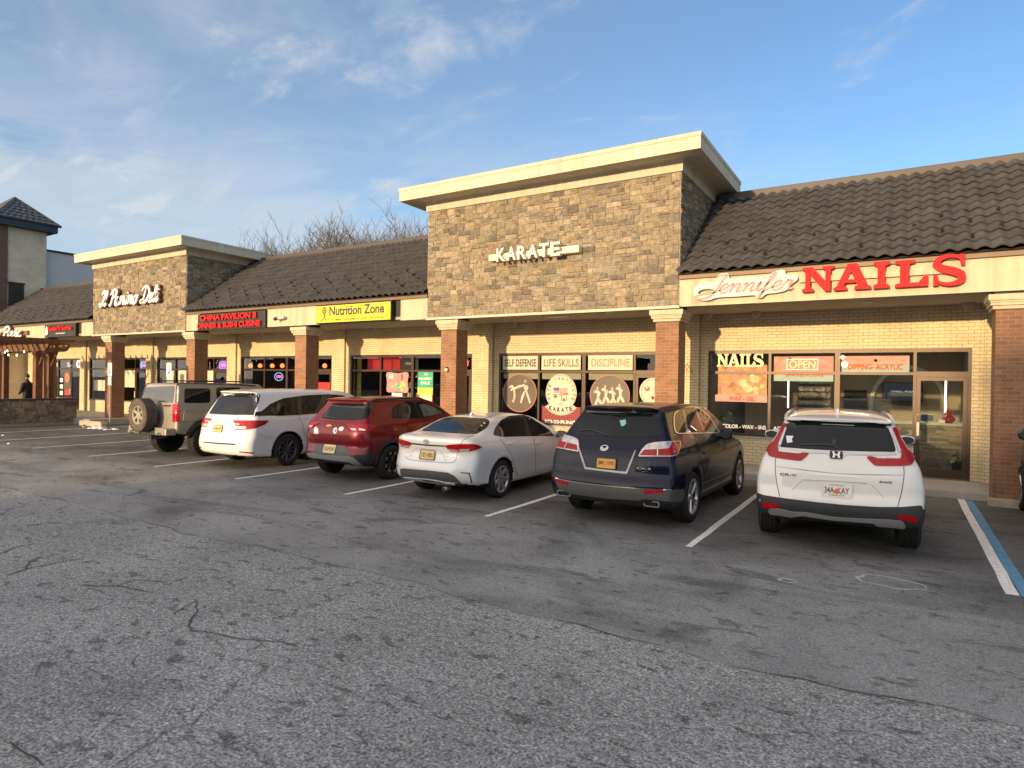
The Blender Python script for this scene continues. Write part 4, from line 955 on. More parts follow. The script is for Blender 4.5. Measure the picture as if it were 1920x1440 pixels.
OUT['che'] = {
  'rear_window': [(-0.467, 0.22, 1.209), (-0.377, 0.402, 1.443), (0.25, 0.381, 1.427), (0.631, 0.524, 1.411), (0.709, 0.382, 1.272), (0.693, 0.297, 1.227), (0.436, 0.201, 1.192), (0.007, 0.178, 1.189), (-0.265, 0.192, 1.199)],
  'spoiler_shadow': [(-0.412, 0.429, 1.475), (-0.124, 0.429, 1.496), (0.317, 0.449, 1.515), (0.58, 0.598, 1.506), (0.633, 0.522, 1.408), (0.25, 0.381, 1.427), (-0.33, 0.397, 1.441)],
  'side_window': [(0.755, 0.963, 1.231), (0.628, 1.152, 1.435), (0.584, 1.51, 1.524), (0.579, 1.923, 1.535), (0.591, 2.194, 1.512), (0.648, 2.537, 1.413), (0.741, 2.771, 1.263), (0.8, 1.942, 1.174), (0.768, 1.049, 1.211)],
  'side_pillar': [(0.581, 1.827, 1.532), (0.58, 1.922, 1.533), (0.796, 1.891, 1.18), (0.793, 1.784, 1.184)],
  'quarter': [(0.751, 0.973, 1.234), (0.631, 1.149, 1.43), (0.619, 1.259, 1.454), (0.685, 1.145, 1.343), (0.762, 1.086, 1.221)],
  'front_pane': [(0.62, 1.988, 1.457), (0.608, 2.173, 1.48), (0.651, 2.443, 1.407), (0.741, 2.693, 1.266), (0.759, 2.458, 1.236), (0.78, 1.967, 1.203), (0.709, 1.995, 1.316)],
  'tail_light': [(0.353, 0.131, 1.119), (0.517, 0.144, 1.113), (0.77, 0.265, 1.127), (0.823, 0.484, 1.094), (0.834, 0.501, 1.058), (0.841, 0.375, 1.004), (0.817, 0.219, 0.997), (0.558, 0.084, 1.003), (0.461, 0.091, 1.057)],
  'lamp_lens': [(0.506, 0.092, 1.048), (0.631, 0.119, 1.047), (0.648, 0.114, 1.013), (0.555, 0.087, 1.014)],
  'lamp_lens2': [(0.677, 0.143, 1.054), (0.79, 0.201, 1.034), (0.791, 0.2, 1.012), (0.69, 0.131, 1.017)],
  'emblem': [(-0.15, 0.089, 1.087), (0.016, 0.096, 1.095), (0.055, 0.06, 1.046), (-0.116, 0.059, 1.041)],
  'sticker': [(-0.463, 0.064, 0.987), (-0.424, 0.077, 1.041), (-0.331, 0.053, 0.994), (-0.3, 0.036, 0.901), (-0.444, 0.049, 0.897)],
  'sticker2': [(0.151, 0.042, 0.987)],
  'sticker3': [(0.295, 0.062, 1.029)],
  'lower_panel': [(-0.459, 0.027, 0.504), (-0.38, 0.059, 0.701), (0.067, 0.044, 0.71), (0.41, 0.062, 0.708), (0.577, 0.049, 0.529), (0.33, 0.013, 0.514), (-0.114, 0.002, 0.515)],
  'skid_plate': [(-0.643, 0.068, 0.499), (-0.472, 0.027, 0.52), (-0.068, 0.002, 0.505), (0.528, 0.036, 0.517), (0.624, 0.061, 0.503), (0.567, 0.433, 0.292), (0.566, 0.312, 0.314), (0.493, 0.072, 0.412), (0.419, 0.058, 0.415), (-0.459, 0.06, 0.421), (-0.633, 0.085, 0.44)],
  'lower_bumper': [(0.6, 0.052, 0.521), (0.774, 0.138, 0.554), (0.853, 0.257, 0.597), (0.863, 0.37, 0.636), (0.861, 0.432, 0.566), (0.835, 0.348, 0.363), (0.672, 0.471, 0.288), (0.562, 0.455, 0.286)],
  'under_bumper': [(-0.612, 0.077, 0.442), (-0.459, 0.06, 0.421), (0.419, 0.058, 0.415), (0.493, 0.072, 0.412), (0.566, 0.312, 0.314), (0.493, 0.297, 0.314), (0.375, 0.102, 0.367), (-0.587, 0.225, 0.332)],
  'plate_c': [(-0.164, 0.045, 0.695), (0.155, 0.047, 0.704), (0.181, 0.008, 0.555), (-0.144, 0.004, 0.545)],
  'crease': [(-0.515, 0.059, 0.887), (0.079, 0.029, 0.91), (0.537, 0.063, 0.908), (0.771, 0.157, 0.863), (0.576, 0.07, 0.801), (0.085, 0.025, 0.823), (-0.496, 0.054, 0.819)],
  'seam_a': [(-0.463, 0.178, 1.161), (0.008, 0.134, 1.138), (0.238, 0.133, 1.133), (0.474, 0.08, 1.034), (0.558, 0.084, 1.003)],
  'seam_b': [(0.767, 0.17, 0.997), (0.798, 0.175, 0.807), (0.799, 0.198, 0.726)],
  'wiper': [(-0.432, 0.225, 1.223), (-0.064, 0.201, 1.218), (0.003, 0.182, 1.193)],
  'reflector': [(0.69, 0.112, 0.638), (0.838, 0.237, 0.681), (0.836, 0.229, 0.665), (0.706, 0.118, 0.628)],
  'badge_a': [(-0.628, 0.086, 0.806), (-0.387, 0.042, 0.806), (-0.388, 0.043, 0.793), (-0.63, 0.087, 0.792)],
  '_dir': (-0.694, 0.716, -0.074),
}
OUT['ody'] = {
  'rear_window': [(-0.677, 0.241, 1.156), (-0.657, 0.364, 1.359), (-0.61, 0.456, 1.517), (-0.558, 0.483, 1.565), (-0.015, 0.47, 1.578), (0.489, 0.487, 1.579), (0.598, 0.458, 1.522), (0.707, 0.379, 1.362), (0.814, 0.308, 1.177), (0.162, 0.195, 1.16)],
  'pillar': [(0.476, 0.49, 1.59), (0.648, 0.576, 1.627), (0.662, 0.582, 1.599), (0.722, 0.506, 1.469), (0.781, 0.353, 1.269), (0.814, 0.308, 1.177), (0.617, 0.444, 1.495)],
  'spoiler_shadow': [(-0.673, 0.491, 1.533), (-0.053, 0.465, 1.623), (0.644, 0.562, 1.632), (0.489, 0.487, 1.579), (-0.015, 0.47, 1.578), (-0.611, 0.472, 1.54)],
  'side_window': [(0.837, 0.316, 1.161), (0.808, 0.356, 1.243), (0.829, 0.492, 1.253), (0.759, 0.772, 1.409), (0.709, 1.15, 1.525), (0.687, 1.779, 1.586), (0.677, 2.528, 1.609), (0.695, 3.012, 1.573), (0.719, 3.162, 1.526), (0.804, 2.66, 1.352), (0.908, 2.01, 1.143), (0.898, 1.072, 1.137)],
  'side_pillar': [(0.695, 1.571, 1.565), (0.691, 1.683, 1.576), (0.908, 1.524, 1.134), (0.907, 1.434, 1.132)],
  'tail_light': [(0.363, 0.132, 1.05), (0.755, 0.204, 1.06), (0.921, 0.625, 1.053), (0.934, 0.513, 0.977), (0.927, 0.265, 0.9), (0.778, 0.144, 0.864), (0.488, 0.077, 0.858), (0.564, 0.099, 0.912), (0.471, 0.103, 0.967)],
  'lamp_lens': [(0.447, 0.09, 0.931), (0.775, 0.16, 0.933), (0.774, 0.147, 0.885), (0.5, 0.084, 0.88)],
  'chrome_bar': [(-0.642, 0.14, 1.005), (-0.136, 0.096, 0.996), (0.587, 0.127, 0.993), (0.6, 0.118, 0.959), (-0.115, 0.083, 0.956), (-0.596, 0.117, 0.963)],
  'plate_c': [(-0.185, 0.076, 0.928), (0.153, 0.076, 0.934), (0.186, 0.047, 0.778), (-0.142, 0.043, 0.774)],
  'dark_strip': [(-0.565, 0.024, 0.542), (0.066, -0.003, 0.555), (0.603, 0.031, 0.565), (0.586, 0.028, 0.532), (0.07, -0.006, 0.52), (-0.504, 0.015, 0.518)],
  'reflector': [(0.673, 0.059, 0.406), (0.926, 0.243, 0.381), (0.921, 0.247, 0.353), (0.681, 0.069, 0.382)],
  'seam_a': [(0.814, 0.158, 0.86), (0.809, 0.132, 0.727), (0.767, 0.079, 0.58)],
  'seam_b': [(-0.823, 0.135, 0.358), (0.168, 0.02, 0.382), (0.82, 0.168, 0.315), (0.615, 1.046, 0.229)],
  'door_seam': [(0.916, 1.438, 1.115), (0.972, 1.509, 0.905), (0.972, 1.627, 0.49)],
  'door_seam2': [(0.954, 0.341, 0.802), (0.961, 0.528, 0.695), (0.617, 1.171, 0.603)],
  'emblem': [(-0.226, 0.126, 1.052), (-0.086, 0.128, 1.058), (-0.031, 0.092, 0.99), (-0.175, 0.092, 0.984)],
  'badge_a': [(-0.598, 0.044, 0.645), (-0.308, 0.019, 0.652), (-0.3, 0.015, 0.637), (-0.59, 0.038, 0.629)],
  'belt_line': [(-0.595, 0.217, 1.146), (0.331, 0.199, 1.156), (0.849, 0.32, 1.151), (0.902, 1.069, 1.129), (0.91, 2.008, 1.14)],
  '_dir': (-0.797, 0.601, -0.063),
}
OUT['h3'] = {
  'rear_window': [(-0.72, 0.093, 1.446), (-0.694, 0.135, 1.679), (-0.653, 0.157, 1.789), (-0.023, 0.157, 1.823), (0.582, 0.17, 1.847), (0.635, 0.159, 1.803), (0.689, 0.086, 1.416), (0.295, 0.076, 1.417), (-0.218, 0.076, 1.421)],
  'side_window': [(0.865, 0.269, 1.418), (0.8, 0.314, 1.767), (0.796, 0.36, 1.786), (0.796, 0.991, 1.785), (0.803, 1.03, 1.752), (0.868, 0.978, 1.409), (0.866, 0.635, 1.403)],
  'side_window2': [(0.823, 1.185, 1.655), (0.797, 1.208, 1.788), (0.792, 1.255, 1.812), (0.793, 1.894, 1.811), (0.803, 1.95, 1.763), (0.857, 1.892, 1.459), (0.86, 1.208, 1.437)],
  'side_window3': [(0.803, 2.165, 1.751), (0.793, 2.212, 1.804), (0.785, 2.688, 1.776), (0.804, 2.759, 1.692), (0.861, 2.663, 1.445), (0.859, 2.129, 1.454)],
  'tail_light': [(0.677, 0.08, 1.39), (0.869, 0.145, 1.395), (0.91, 0.126, 0.947), (0.76, 0.044, 0.932)],
  'pillar': [(0.767, 0.091, 1.409), (0.662, 0.175, 1.851), (0.681, 0.222, 1.893), (0.593, 0.355, 1.905), (0.778, 0.184, 1.805), (0.865, 0.13, 1.402)],
  'roof_gutter': [(0.711, 0.185, 1.868), (0.593, 0.355, 1.905), (0.721, 1.148, 1.904), (0.773, 2.627, 1.84), (0.79, 2.711, 1.752)],
  'flare': [(0.91, 0.195, 0.957), (0.906, 0.22, 1.21), (0.898, 0.311, 1.258), (0.891, 0.936, 1.272), (0.907, 0.963, 1.146), (0.91, 0.75, 1.055), (0.908, 0.477, 0.937)],
  'seam_b': [(0.742, 0.041, 0.931), (0.909, 0.126, 0.941), (0.91, 0.682, 0.941)],
  'lower_bumper': [(-0.869, 0.166, 0.623), (-0.184, 0.034, 0.663), (0.232, 0.024, 0.702), (0.812, 0.046, 0.795), (0.842, 0.056, 0.669), (0.066, 0.514, 0.549), (-0.751, 0.153, 0.619)],
  'spare_c': [(-0.736, 0.042, 1.015), (-0.817, 0.082, 1.326), (-0.328, 0.029, 1.032), (-0.881, 0.149, 0.634)],
  'handle': [(0.318, 0.064, 1.347), (0.608, 0.072, 1.363), (0.62, 0.066, 1.325), (0.341, 0.057, 1.31)],
  '_dir': (-0.846, 0.53, -0.057),
}
def unit(v): v = np.array(v, float); return v / np.linalg.norm(v)
def round_corners(P, r=.012):
    P = np.array(P, float); out = []; n = len(P)
    for i in range(n):
        a, b, c = P[i - 1], P[i], P[(i + 1) % n]
        for q in (a, c):
            e = q - b; L = np.linalg.norm(e); t = min(r, L * .35)
            out.append(b + e * (t / max(L, 1e-9)))
        mid = (out[-1] + out[-2]) / 2; out.insert(-1, b * .5 + mid * .5)
    return np.array(out)
def basis(d):
    d = unit(d); a = np.array([0, 0, 1.]) if abs(d[2]) < .9 else np.array([0, 1., 0])
    u = unit(np.cross(d, a)); v = np.cross(u, d); return u, v, d
def mirror(pts, d): return [(-x, y, z) for x, y, z in pts], (-d[0], d[1], d[2])
def patch(mb, b, pts, d, off=.004, sp=.05, r=.012, skirt=.006, m=0, face=.25):
    """a trim piece: the outline is laid on the body along d and follows its curvature"""
    u, v, d = basis(d); P = np.array(pts, float); ref = P.mean(0) - d * 2.0
    Q = np.stack([(P - ref) @ u, (P - ref) @ v], 1)
    area = .5 * np.sum(Q[:, 0] * np.roll(Q[:, 1], -1) - np.roll(Q[:, 0], -1) * Q[:, 1])
    if area < 0: Q = Q[::-1]
    if r: Q = round_corners(Q, r)
    B = []
    for i in range(len(Q)):
        a, c = Q[i], Q[(i + 1) % len(Q)]; k = max(1, int(np.ceil(np.linalg.norm(c - a) / sp)))
        for j in range(k): B.append(a + (c - a) * j / k)
    B = np.array(B); keep = np.linalg.norm(B - np.roll(B, 1, 0), axis=1) > 1e-5; B = B[keep]
    lo, hi = B.min(0), B.max(0); gx, gy = np.meshgrid(np.arange(lo[0] + sp / 2, hi[0], sp), np.arange(lo[1] + sp / 2, hi[1], sp))
    G = np.stack([gx.ravel(), gy.ravel()], 1)
    if len(G):
        dd = poly_sdf(B, G[:, 0], G[:, 1]); G = G[dd < -sp * .35]
    A = np.concatenate([B, G]) if len(G) else B
    nb = len(B)
    res = delaunay_2d_cdt([Vector(q) for q in A], [], [list(range(nb))], 1, 1e-6)
    V2 = np.array([q[:] for q in res[0]]); fs = [list(f) for f in res[2]]; orig = res[3]
    O = ref + V2[:, :1] * u + V2[:, 1:] * v
    H, hit = b.cast(O, d)
    nrm = b.grad(H)
    facing = (nrm @ d) < face
    good = hit & facing
    T = H + nrm * off
    fr = []
    for f in fs:
        if all(good[i] for i in f):
            a, c, e = T[f[0]], T[f[1]], T[f[2]]
            if np.dot(np.cross(c - a, e - a), nrm[f[0]]) < 0: f = f[::-1]
            fr.append(tuple(f))
    mb.add(T, fr, m, None, True)
    if skirt:
        used = {}
        for f in fr:
            for i in range(3): used[(f[i], f[(i + 1) % 3])] = 1
        rim = [e for e in used if (e[1], e[0]) not in used]
        n = len(T)
        mb.add(list(T) + list(H - nrm * skirt), [(e[1], e[0], e[0] + n, e[1] + n) for e in rim], m)
    return mb
def seam(mb, b, pts, d, w=.007, off=.0016, m=0, sm=6):
    """a thin line lying on the body"""
    u, v, d = basis(d); P = np.array(pts, float); ref = P.mean(0) - d * 2.0
    Q = [((p - ref) @ u, (p - ref) @ v) for p in P]
    S = smooth_line(Q, sm) if sm and len(Q) > 2 else [tuple(np.array(Q[0]) + (np.array(Q[-1]) - np.array(Q[0])) * t) for t in np.linspace(0, 1, 12)] if len(Q) == 2 else Q
    o = np.array(ribbon_outline(S, w)); n = len(S); N2 = 2 * n
    H, hit = b.cast(ref + o[:, :1] * u + o[:, 1:] * v, d); nr = b.grad(H); T = H + nr * off
    fs = []
    for i in range(n - 1):
        f = (i, N2 - 1 - i, N2 - 2 - i, i + 1)
        if all(hit[k] for k in f):
            if np.dot(np.cross(T[f[1]] - T[f[0]], T[f[2]] - T[f[0]]), nr[f[0]]) < 0: f = f[::-1]
            fs.append(f)
    mb.add(T, fs, m, None, True); return mb
def frame(b, c, lift=.01):
    """a flat frame standing on the rear of the body at point c: f(across, up, inwards)"""
    c = np.array(c, float); P = c.copy(); n = b.grad(P[None])[0]; n = unit([0, n[1], n[2]]); upv = unit(np.array([0, -n[2] , n[1]]) * (-1 if n[1] < 0 else 1))
    if upv[2] < 0: upv = -upv
    P = P - n * float(b.f(P[None])[0]) + n * lift
    return lambda a, h, d: tuple(P + np.array([a, 0, 0]) + upv * h - n * d)
def mean(p): return tuple(np.array(p).mean(0))
CM = dict(
    glass=mat('car_glass', (.008, .010, .013), .02, spec=.32, var=0),
    glass_grey=mat('car_glass_grey', (.05, .055, .06), .05, spec=.6),
    pane_light=mat('car_glass_lit_view', (.10, .12, .10), .03, spec=.7, var=.5, vscale=6),  # opaque grey-green; the brightness seen through the pane is painted in
    red=mat('lamp_red', (.33, .003, .006), .15, spec=.3, coat=.35, var=.3, vscale=14),
    darkred=mat('lamp_dark_red', (.16, .006, .01), .15, spec=.6, coat=.6),
    lens=mat('lamp_clear', (.62, .56, .54), .15, metal=.55, coat=.5, var=.3, vscale=22),
    chrome=mat('chrome', (.72, .72, .73), .12, metal=1.0),
    satin=mat('satin_silver', (.52, .52, .51), .35, metal=.7, var=.06, vscale=8),
    plastic=mat('black_plastic', (.028, .028, .03), .55, var=.12, vscale=8, bump=.1, bscale=200),
    greyplastic=mat('grey_plastic', (.085, .085, .083), .5, var=.1, vscale=8),
    gloss=mat('gloss_black', (.012, .012, .014), .12, coat=.6),
    tyre=mat('tyre_rubber', (.022, .021, .020), .85, var=.25, vscale=9, bump=.2, bscale=60, spec=.3),
    muddy=mat('dusty_tyre', (.105, .088, .07), .95, var=.3, vscale=7, bump=.3, bscale=60, spec=.2),
    alloy=mat('alloy_wheel', (.46, .46, .47), .3, metal=.85, var=.06),
    darkalloy=mat('dark_alloy', (.10, .10, .105), .35, metal=.7),
    blackalloy=mat('black_alloy', (.02, .02, .022), .35, metal=.4),
    dusty=mat('dusty_alloy', (.30, .27, .22), .6, metal=.3, var=.2, vscale=12),
    gap=mat('gap_crease_line', (.012, .012, .012), .8),
    yplate=mat('plate_yellow', (.70, .50, .16), .5, var=.06, vscale=20), wplate=mat('plate_white', (.72, .70, .64), .5, var=.06, vscale=20),
    orplate=mat('plate_orange', (.72, .36, .05), .5, var=.05, vscale=20), ink=mat('plate_ink', (.03, .03, .05), .5), orange=mat('plate_orange_fruit', (.65, .16, .03), .5),
    gold=mat('gold_emblem', (.75, .52, .18), .3, metal=.8), sticker=mat('white_sticker', (.78, .78, .78), .5, var=.05), green=mat('green_sticker', (.28, .62, .42), .5), bluest=mat('blue_sticker', (.10, .22, .55), .5),
    crease=mat('crease_shade', (.30, .29, .27), .5),  # grey line that stands in for shade along body creases
    dulldark=mat('underbody', (.012, .012, .012), .9),
)
def make_wheel(parent, r, tw, rr, style, rimmat, tyremat, spokes, tread=4, tips=False):
    """wheel around its own hub, outer face towards +x"""
    t = tw / 2
    back = MB(); back.lathe([(.001, -t + .05), (rr - .02, -t + .05), (rr - .01, -t + .06), (rr - .015, t - .05), (rr - .03, t - .055), (.001, t - .075)], (0, 0, 0), 'x', 28)
    w = back.build('wheel', CM['dulldark'], parent, fix=True)
    ty = MB(); prof = [(rr - .012, -t + .03), (rr + .012, -t + .006), (rr + .03, -t), (r - .045, -t - .004), (r - .018, -t + .008)]
    x = -t + .022; step = (tw - .044) / tread
    for i in range(tread):
        a, b_ = x + i * step + .004, x + (i + 1) * step - .004
        prof += [(r - .012, a - .003), (r, a + .002), (r, b_ - .002), (r - .012, b_ + .003)]
    prof += [(r - .018, t - .008), (r - .045, t + .004), (rr + .03, t), (rr + .012, t - .006), (rr - .012, t - .03)]
    ty.lathe(prof, (0, 0, 0), 'x', 48)
    if style == 'mud':
        for k in range(30):
            for s_ in (-1, 1):
                a = 2 * math.pi * (k + (.5 if s_ > 0 else 0)) / 30
                bm = bmesh.new(); bmesh.ops.create_cube(bm, size=1)
                bmesh.ops.transform(bm, matrix=Matrix.Rotation(a, 4, 'X') @ Matrix.Translation((s_ * t * .52, 0, r - .004)) @ Matrix.Diagonal((t * .95, .05, .03, 1)), verts=bm.verts); ty.bm(bm)
    ty.build('tyre', tyremat, w, fix=True)
    ri = MB(); ri.lathe([(rr - .03, t - .05), (rr - .022, t - .02), (rr - .008, t - .004), (rr + .006, t - .006), (rr + .004, t - .03)], (0, 0, 0), 'x', 40)
    ri.lathe([(.001, t - .022), (.03, t - .022), (.042, t - .03), (.06, t - .04), (.065, t - .07)], (0, 0, 0), 'x', 20)
    for k in range(spokes):
        a0 = 2 * math.pi * k / spokes
        offs = {'twin': (-.16, .16), 'y': (-.13, .13)}.get(style, (0,))
        for o in offs:
            wd0, wd1 = {'twin': (.020, .016), 'y': (.018, .020), 'cap': (.055, .040), 'ten': (.024, .030), 'mud': (.05, .04)}[style]
            aa = a0 + (o if style == 'twin' else 0); ab = a0 + o
            def pt(rad, ang, lat, x_): return (x_, rad * math.sin(ang) + lat * math.cos(ang), rad * math.cos(ang) - lat * math.sin(ang))
            R0, R1 = .035, rr - .012
            vs = []
            for (rad, ang, wd, xx) in ((R0, (a0 + o * .4) , wd0, t - .030), ((R0 + R1) / 2, (a0 + o * .8), (wd0 + wd1) / 2 * .85, t - .020), (R1, ab, wd1, t - .014)):
                vs += [pt(rad, ang, -wd, xx - .014), pt(rad, ang, -wd * .6, xx), pt(rad, ang, wd * .6, xx), pt(rad, ang, wd, xx - .014), pt(rad, ang, wd, xx - .05), pt(rad, ang, -wd, xx - .05)]
            fs = [(s0 * 6 + i, s0 * 6 + (i + 1) % 6, s0 * 6 + 6 + (i + 1) % 6, s0 * 6 + 6 + i) for s0 in (0, 1) for i in range(6)]
            ri.add(vs, fs)
    for k in range(5):
        a = 2 * math.pi * (k + .5) / 5; ri.lathe([(.001, t - .032), (.010, t - .032), (.010, t - .05)], (0, .052 * math.sin(a), .052 * math.cos(a)), 'x', 8)
    if tips:   # bright tips at the ends of the dark spokes
        for k in range(spokes):
            a = 2 * math.pi * k / spokes; q = []
            for da in (-.20, 0, .20):
                R0 = rr - .018 - (.05 if da else 0); q.append(np.array((t - .010, R0 * math.sin(a + da), R0 * math.cos(a + da))))
            ri.tube([q[0], (q[0] + q[1]) / 2 + [0, .012 * math.sin(a - .1), .012 * math.cos(a - .1)], q[1], (q[2] + q[1]) / 2 + [0, .012 * math.sin(a + .1), .012 * math.cos(a + .1)], q[2]], .008, 5, 1)
    ri.build('rim', [rimmat, CM['alloy']], w, fix=True)
    return w
def plate(root, b, c, w, h, base, text, ink='ink', framem=None, extra=None, parent=None, x0=0):
    f0 = frame(b, (x0, c[1], c[2]), .016); f = lambda a, z, d: f0(a, z, d)
    mb = MB(); W2, H2 = w / 2, h / 2
    o = [(-W2 + .012, -H2), (W2 - .012, -H2), (W2, -H2 + .012), (W2, H2 - .012), (W2 - .012, H2), (-W2 + .012, H2), (-W2, H2 - .012), (-W2, -H2 + .012)]
    mb.shape([o], 0, .006, 0, f=f)
    if framem:
        i_ = [(a * .955, z * .90) for a, z in o]; g_ = [(a * 1.05, z * 1.09) for a, z in o]
        mb.shape([g_, i_[::-1]], 0, .01, 2, f=lambda a, z, d: f(a, z, d - .003))
    tw_ = .42 * w
    letters(mb, text, -tw_, tw_, -h * .24, h * .22, 0, 0, 1, .012, f=lambda a, z, d: f(a, z, d - .0015))
    if extra: extra(mb, f)
    mats = [CM[base], CM[ink], CM[framem or 'plastic'], CM['orange']]
    return mb.build('licence_plate', mats, root)
def side_pts(pts, sx=1): return [(sx * 1.0, y, z) for y, z in pts]
def car_base(key, name, label, cat, paint, h=.03, group='vehicles parked nose in at the shops', ops=()):
    c = CARS[key]; b = make_body(c, ops)
    root = empty(name, (c['x'], c['y'], 0), c['rz']); root.scale = (c['s'],) * 3
    tag(root, label, cat, group)
    V, F = b.mesh(h)
    n = len(F); mid = V[F].mean(1); nr = b.grad(mid)
    idx = np.zeros(n, int)
    for (yc, zc, r, xi) in b.arches:
        cc_ = np.sqrt((mid[:, 1] - yc) ** 2 + (mid[:, 2] - zc) ** 2); ax_ = np.abs(mid[:, 0])
        idx[(cc_ < r + .012) & (ax_ > xi - .03) & (np.abs(nr[:, 0]) < .6)] = 1
        idx[(cc_ < r) & (ax_ < xi + .03) & (ax_ > xi - .05)] = 1
    idx[nr[:, 2] < -.80] = 1
    if 'zdark' in c: idx[(mid[:, 2] < c['zdark']) & (mid[:, 1] < c['hub'] - .2)] = 1
    me = bpy.data.meshes.new('body'); me.from_pydata(V.tolist(), [], F.tolist())
    me.materials.append(paint); me.materials.append(CM['dulldark'])
    me.polygons.foreach_set('use_smooth', [True] * n); me.polygons.foreach_set('material_index', idx.tolist()); me.update()
    o = bpy.data.objects.new('body', me); COL.link(o); o.parent = root
    return c, b, root, o
class Car:
    def __init__(s, key, name, label, cat, paint, wheel, **kw):
        s.key = key; s.paint = paint
        s.c, s.b, s.root, s.body = car_base(key, name, label, cat, paint, **kw)
        s.o = OUT.get(key, {}); s.d = s.o.get('_dir')
        c = s.c; s.wheel = make_wheel(s.root, c['rt'], c['tw'], *wheel)
        first = True
        for y in (c['hub'], c['hub'] + c['wb']):
            for sx in (1, -1):
                w = s.wheel if first else dup(s.wheel, s.root); first = False
                w.location = (sx * c['track'], y, c['rt']); w.rotation_euler = (random.uniform(0, 6), 0, 0 if sx > 0 else math.pi)
    def patch(s, part, keys, m, off=.004, both=False, parent=None, r=.012, sp=.05, skirt=.006, face=.25):
        keys = [keys] if isinstance(keys, str) else keys; res = []
        for mir in ((False, True) if both else (False,)):
            mb = MB()
            for k in keys:
                p, d = (s.o[k], s.d) if isinstance(k, str) else k
                if mir: p, d = mirror(p, d)
                patch(mb, s.b, p, d, off, sp, r, skirt, face=face)
            par = parent if not isinstance(parent, list) else parent[len(res)]
            res.append(mb.build(part, CM[m] if isinstance(m, str) else m, par or s.root))
        return res if both else res[0]
    def side(s, part, pts, m, off=.004, parent=None, r=.012, sp=.05, skirt=.006, face=.25):
        return s.patch(part, [(side_pts(pts), (-1, 0, 0))], m, off, True, parent, r, sp, skirt, face)
    def seams(s, keys, both=True, w=.007, part='gap_crease_line', m='gap', off=.0016):  # draws real panel gaps, and creases whose shade becomes a line
        for k in keys:
            p, d = (s.o[k], s.d) if isinstance(k, str) else k
            for mir in ((False, True) if both else (False,)):
                if mir: p, d = mirror(p, d)
                mb = MB(); seam(mb, s.b, p, d, w, off); mb.build(part, CM[m], s.body)
    def badge(s, key, text, m='chrome', h=None, bold=.01, depth=.004):
        p = s.o[key] if isinstance(key, str) else key; c = mean(p)
        w = abs(p[1][0] - p[0][0]); hh = h or abs(p[1][2] - p[2][2])
        f = frame(s.b, c, .006); mb = MB()
        P = np.array(c); yb = None
        # follow the curve of the tail across the word
        q0 = s.b.cast(np.array([[c[0] - w / 2, -1., c[2]], [c[0] + w / 2, -1., c[2]]]), (0, 1, 0))[0]; sl = (q0[1, 1] - q0[0, 1]) / w
        g = lambda a, z, d: tuple(np.array(f(a, z, d)) + [0, a * sl, 0])
        letters(mb, text, -w / 2, w / 2, -hh / 2, hh / 2, 0, depth, 0, bold, f=g)
        return mb.build('badge', CM[m], s.root)
    def mirrors(s, y, z, w=.21, h=.135, gapx=.02, m=None):
        for sx in (1, -1):
            x = s.c['W'] * .97 if False else None
            P, hit = s.b.cast(np.array([[sx * 1.4, y, z - .04]]), (-sx, 0, 0)); x0 = abs(P[0][0])
            mb = MB(); bm = bmesh.new(); bmesh.ops.create_cube(bm, size=1)
            bmesh.ops.subdivide_edges(bm, edges=bm.edges, cuts=3, use_grid_fill=True)
            for v in bm.verts:
                q = v.co * 2; L = (abs(q.x) ** 4 + abs(q.y) ** 3 + abs(q.z) ** 4) ** .25 or 1; q = q / L * max(abs(q.x), abs(q.y), abs(q.z))
                v.co = (sx * (x0 + gapx + w / 2) + q.x * w / 2, y + (q.y * .07 if q.y > 0 else q.y * .035) + sx * q.x * -.01, z + q.z * h / 2 * (1 - .12 * sx * q.x))
            mb.bm(bm, 0, None, True)
            mb.tube([(sx * (x0 - .02), y + .02, z - .05), (sx * (x0 + .08), y + .02, z - .035)], [.035, .028], 8)
            o = mb.build('side_mirror', m or s.paint, s.root)
            g_ = MB(); cx = sx * (x0 + gapx + w / 2); e = ellipse(cx, z, w * .43, h * .40, 28)
            e = [(cx + (a - cx) * (1.06 if abs(q_ - z) > h * .2 else 1), q_) for a, q_ in e]
            g_.shape([e], y - .040, .008); g_.build('mirror_glass', CM['glass_grey'], o)
PAINT = dict(
    pearl=mat('pearl_white_paint', (.72, .71, .68), .30, coat=.8, var=.03, vscale=1.2),
    white=mat('cool_white_paint', (.70, .70, .70), .30, coat=.8, var=.03, vscale=1.2),
    silver=mat('silver_white_paint', (.72, .72, .71), .28, metal=.08, coat=.8, var=.03, vscale=1.2),
    navy=mat('dark_navy_paint', (.003, .0045, .018), .2, spec=.15, coat=.35),
    red=mat('dark_red_paint', (.165, .004, .010), .3, metal=.3, coat=.5, spec=.3),
    tan=mat('dusty_tan_paint', (.33, .295, .245), .38, metal=.35, coat=.3, var=.08, vscale=2),
    grey=mat('dark_grey_paint', (.06, .055, .05), .3, metal=.3, coat=.8),
)
def tube_part(c, name, pts, r, m, parent=None, n=8):
    mb = MB(); mb.tube(pts, r, n); return mb.build(name, CM[m] if isinstance(m, str) else m, parent or c.root)
def ring(mb, f, rx, rz, t, depth=.006, cx=0, cz=0, n=28):
    mb.shape([ellipse(cx, cz, rx, rz, n), ellipse(cx, cz, rx - t, rz - t, n)[::-1]], 0, depth, 0, f=f)
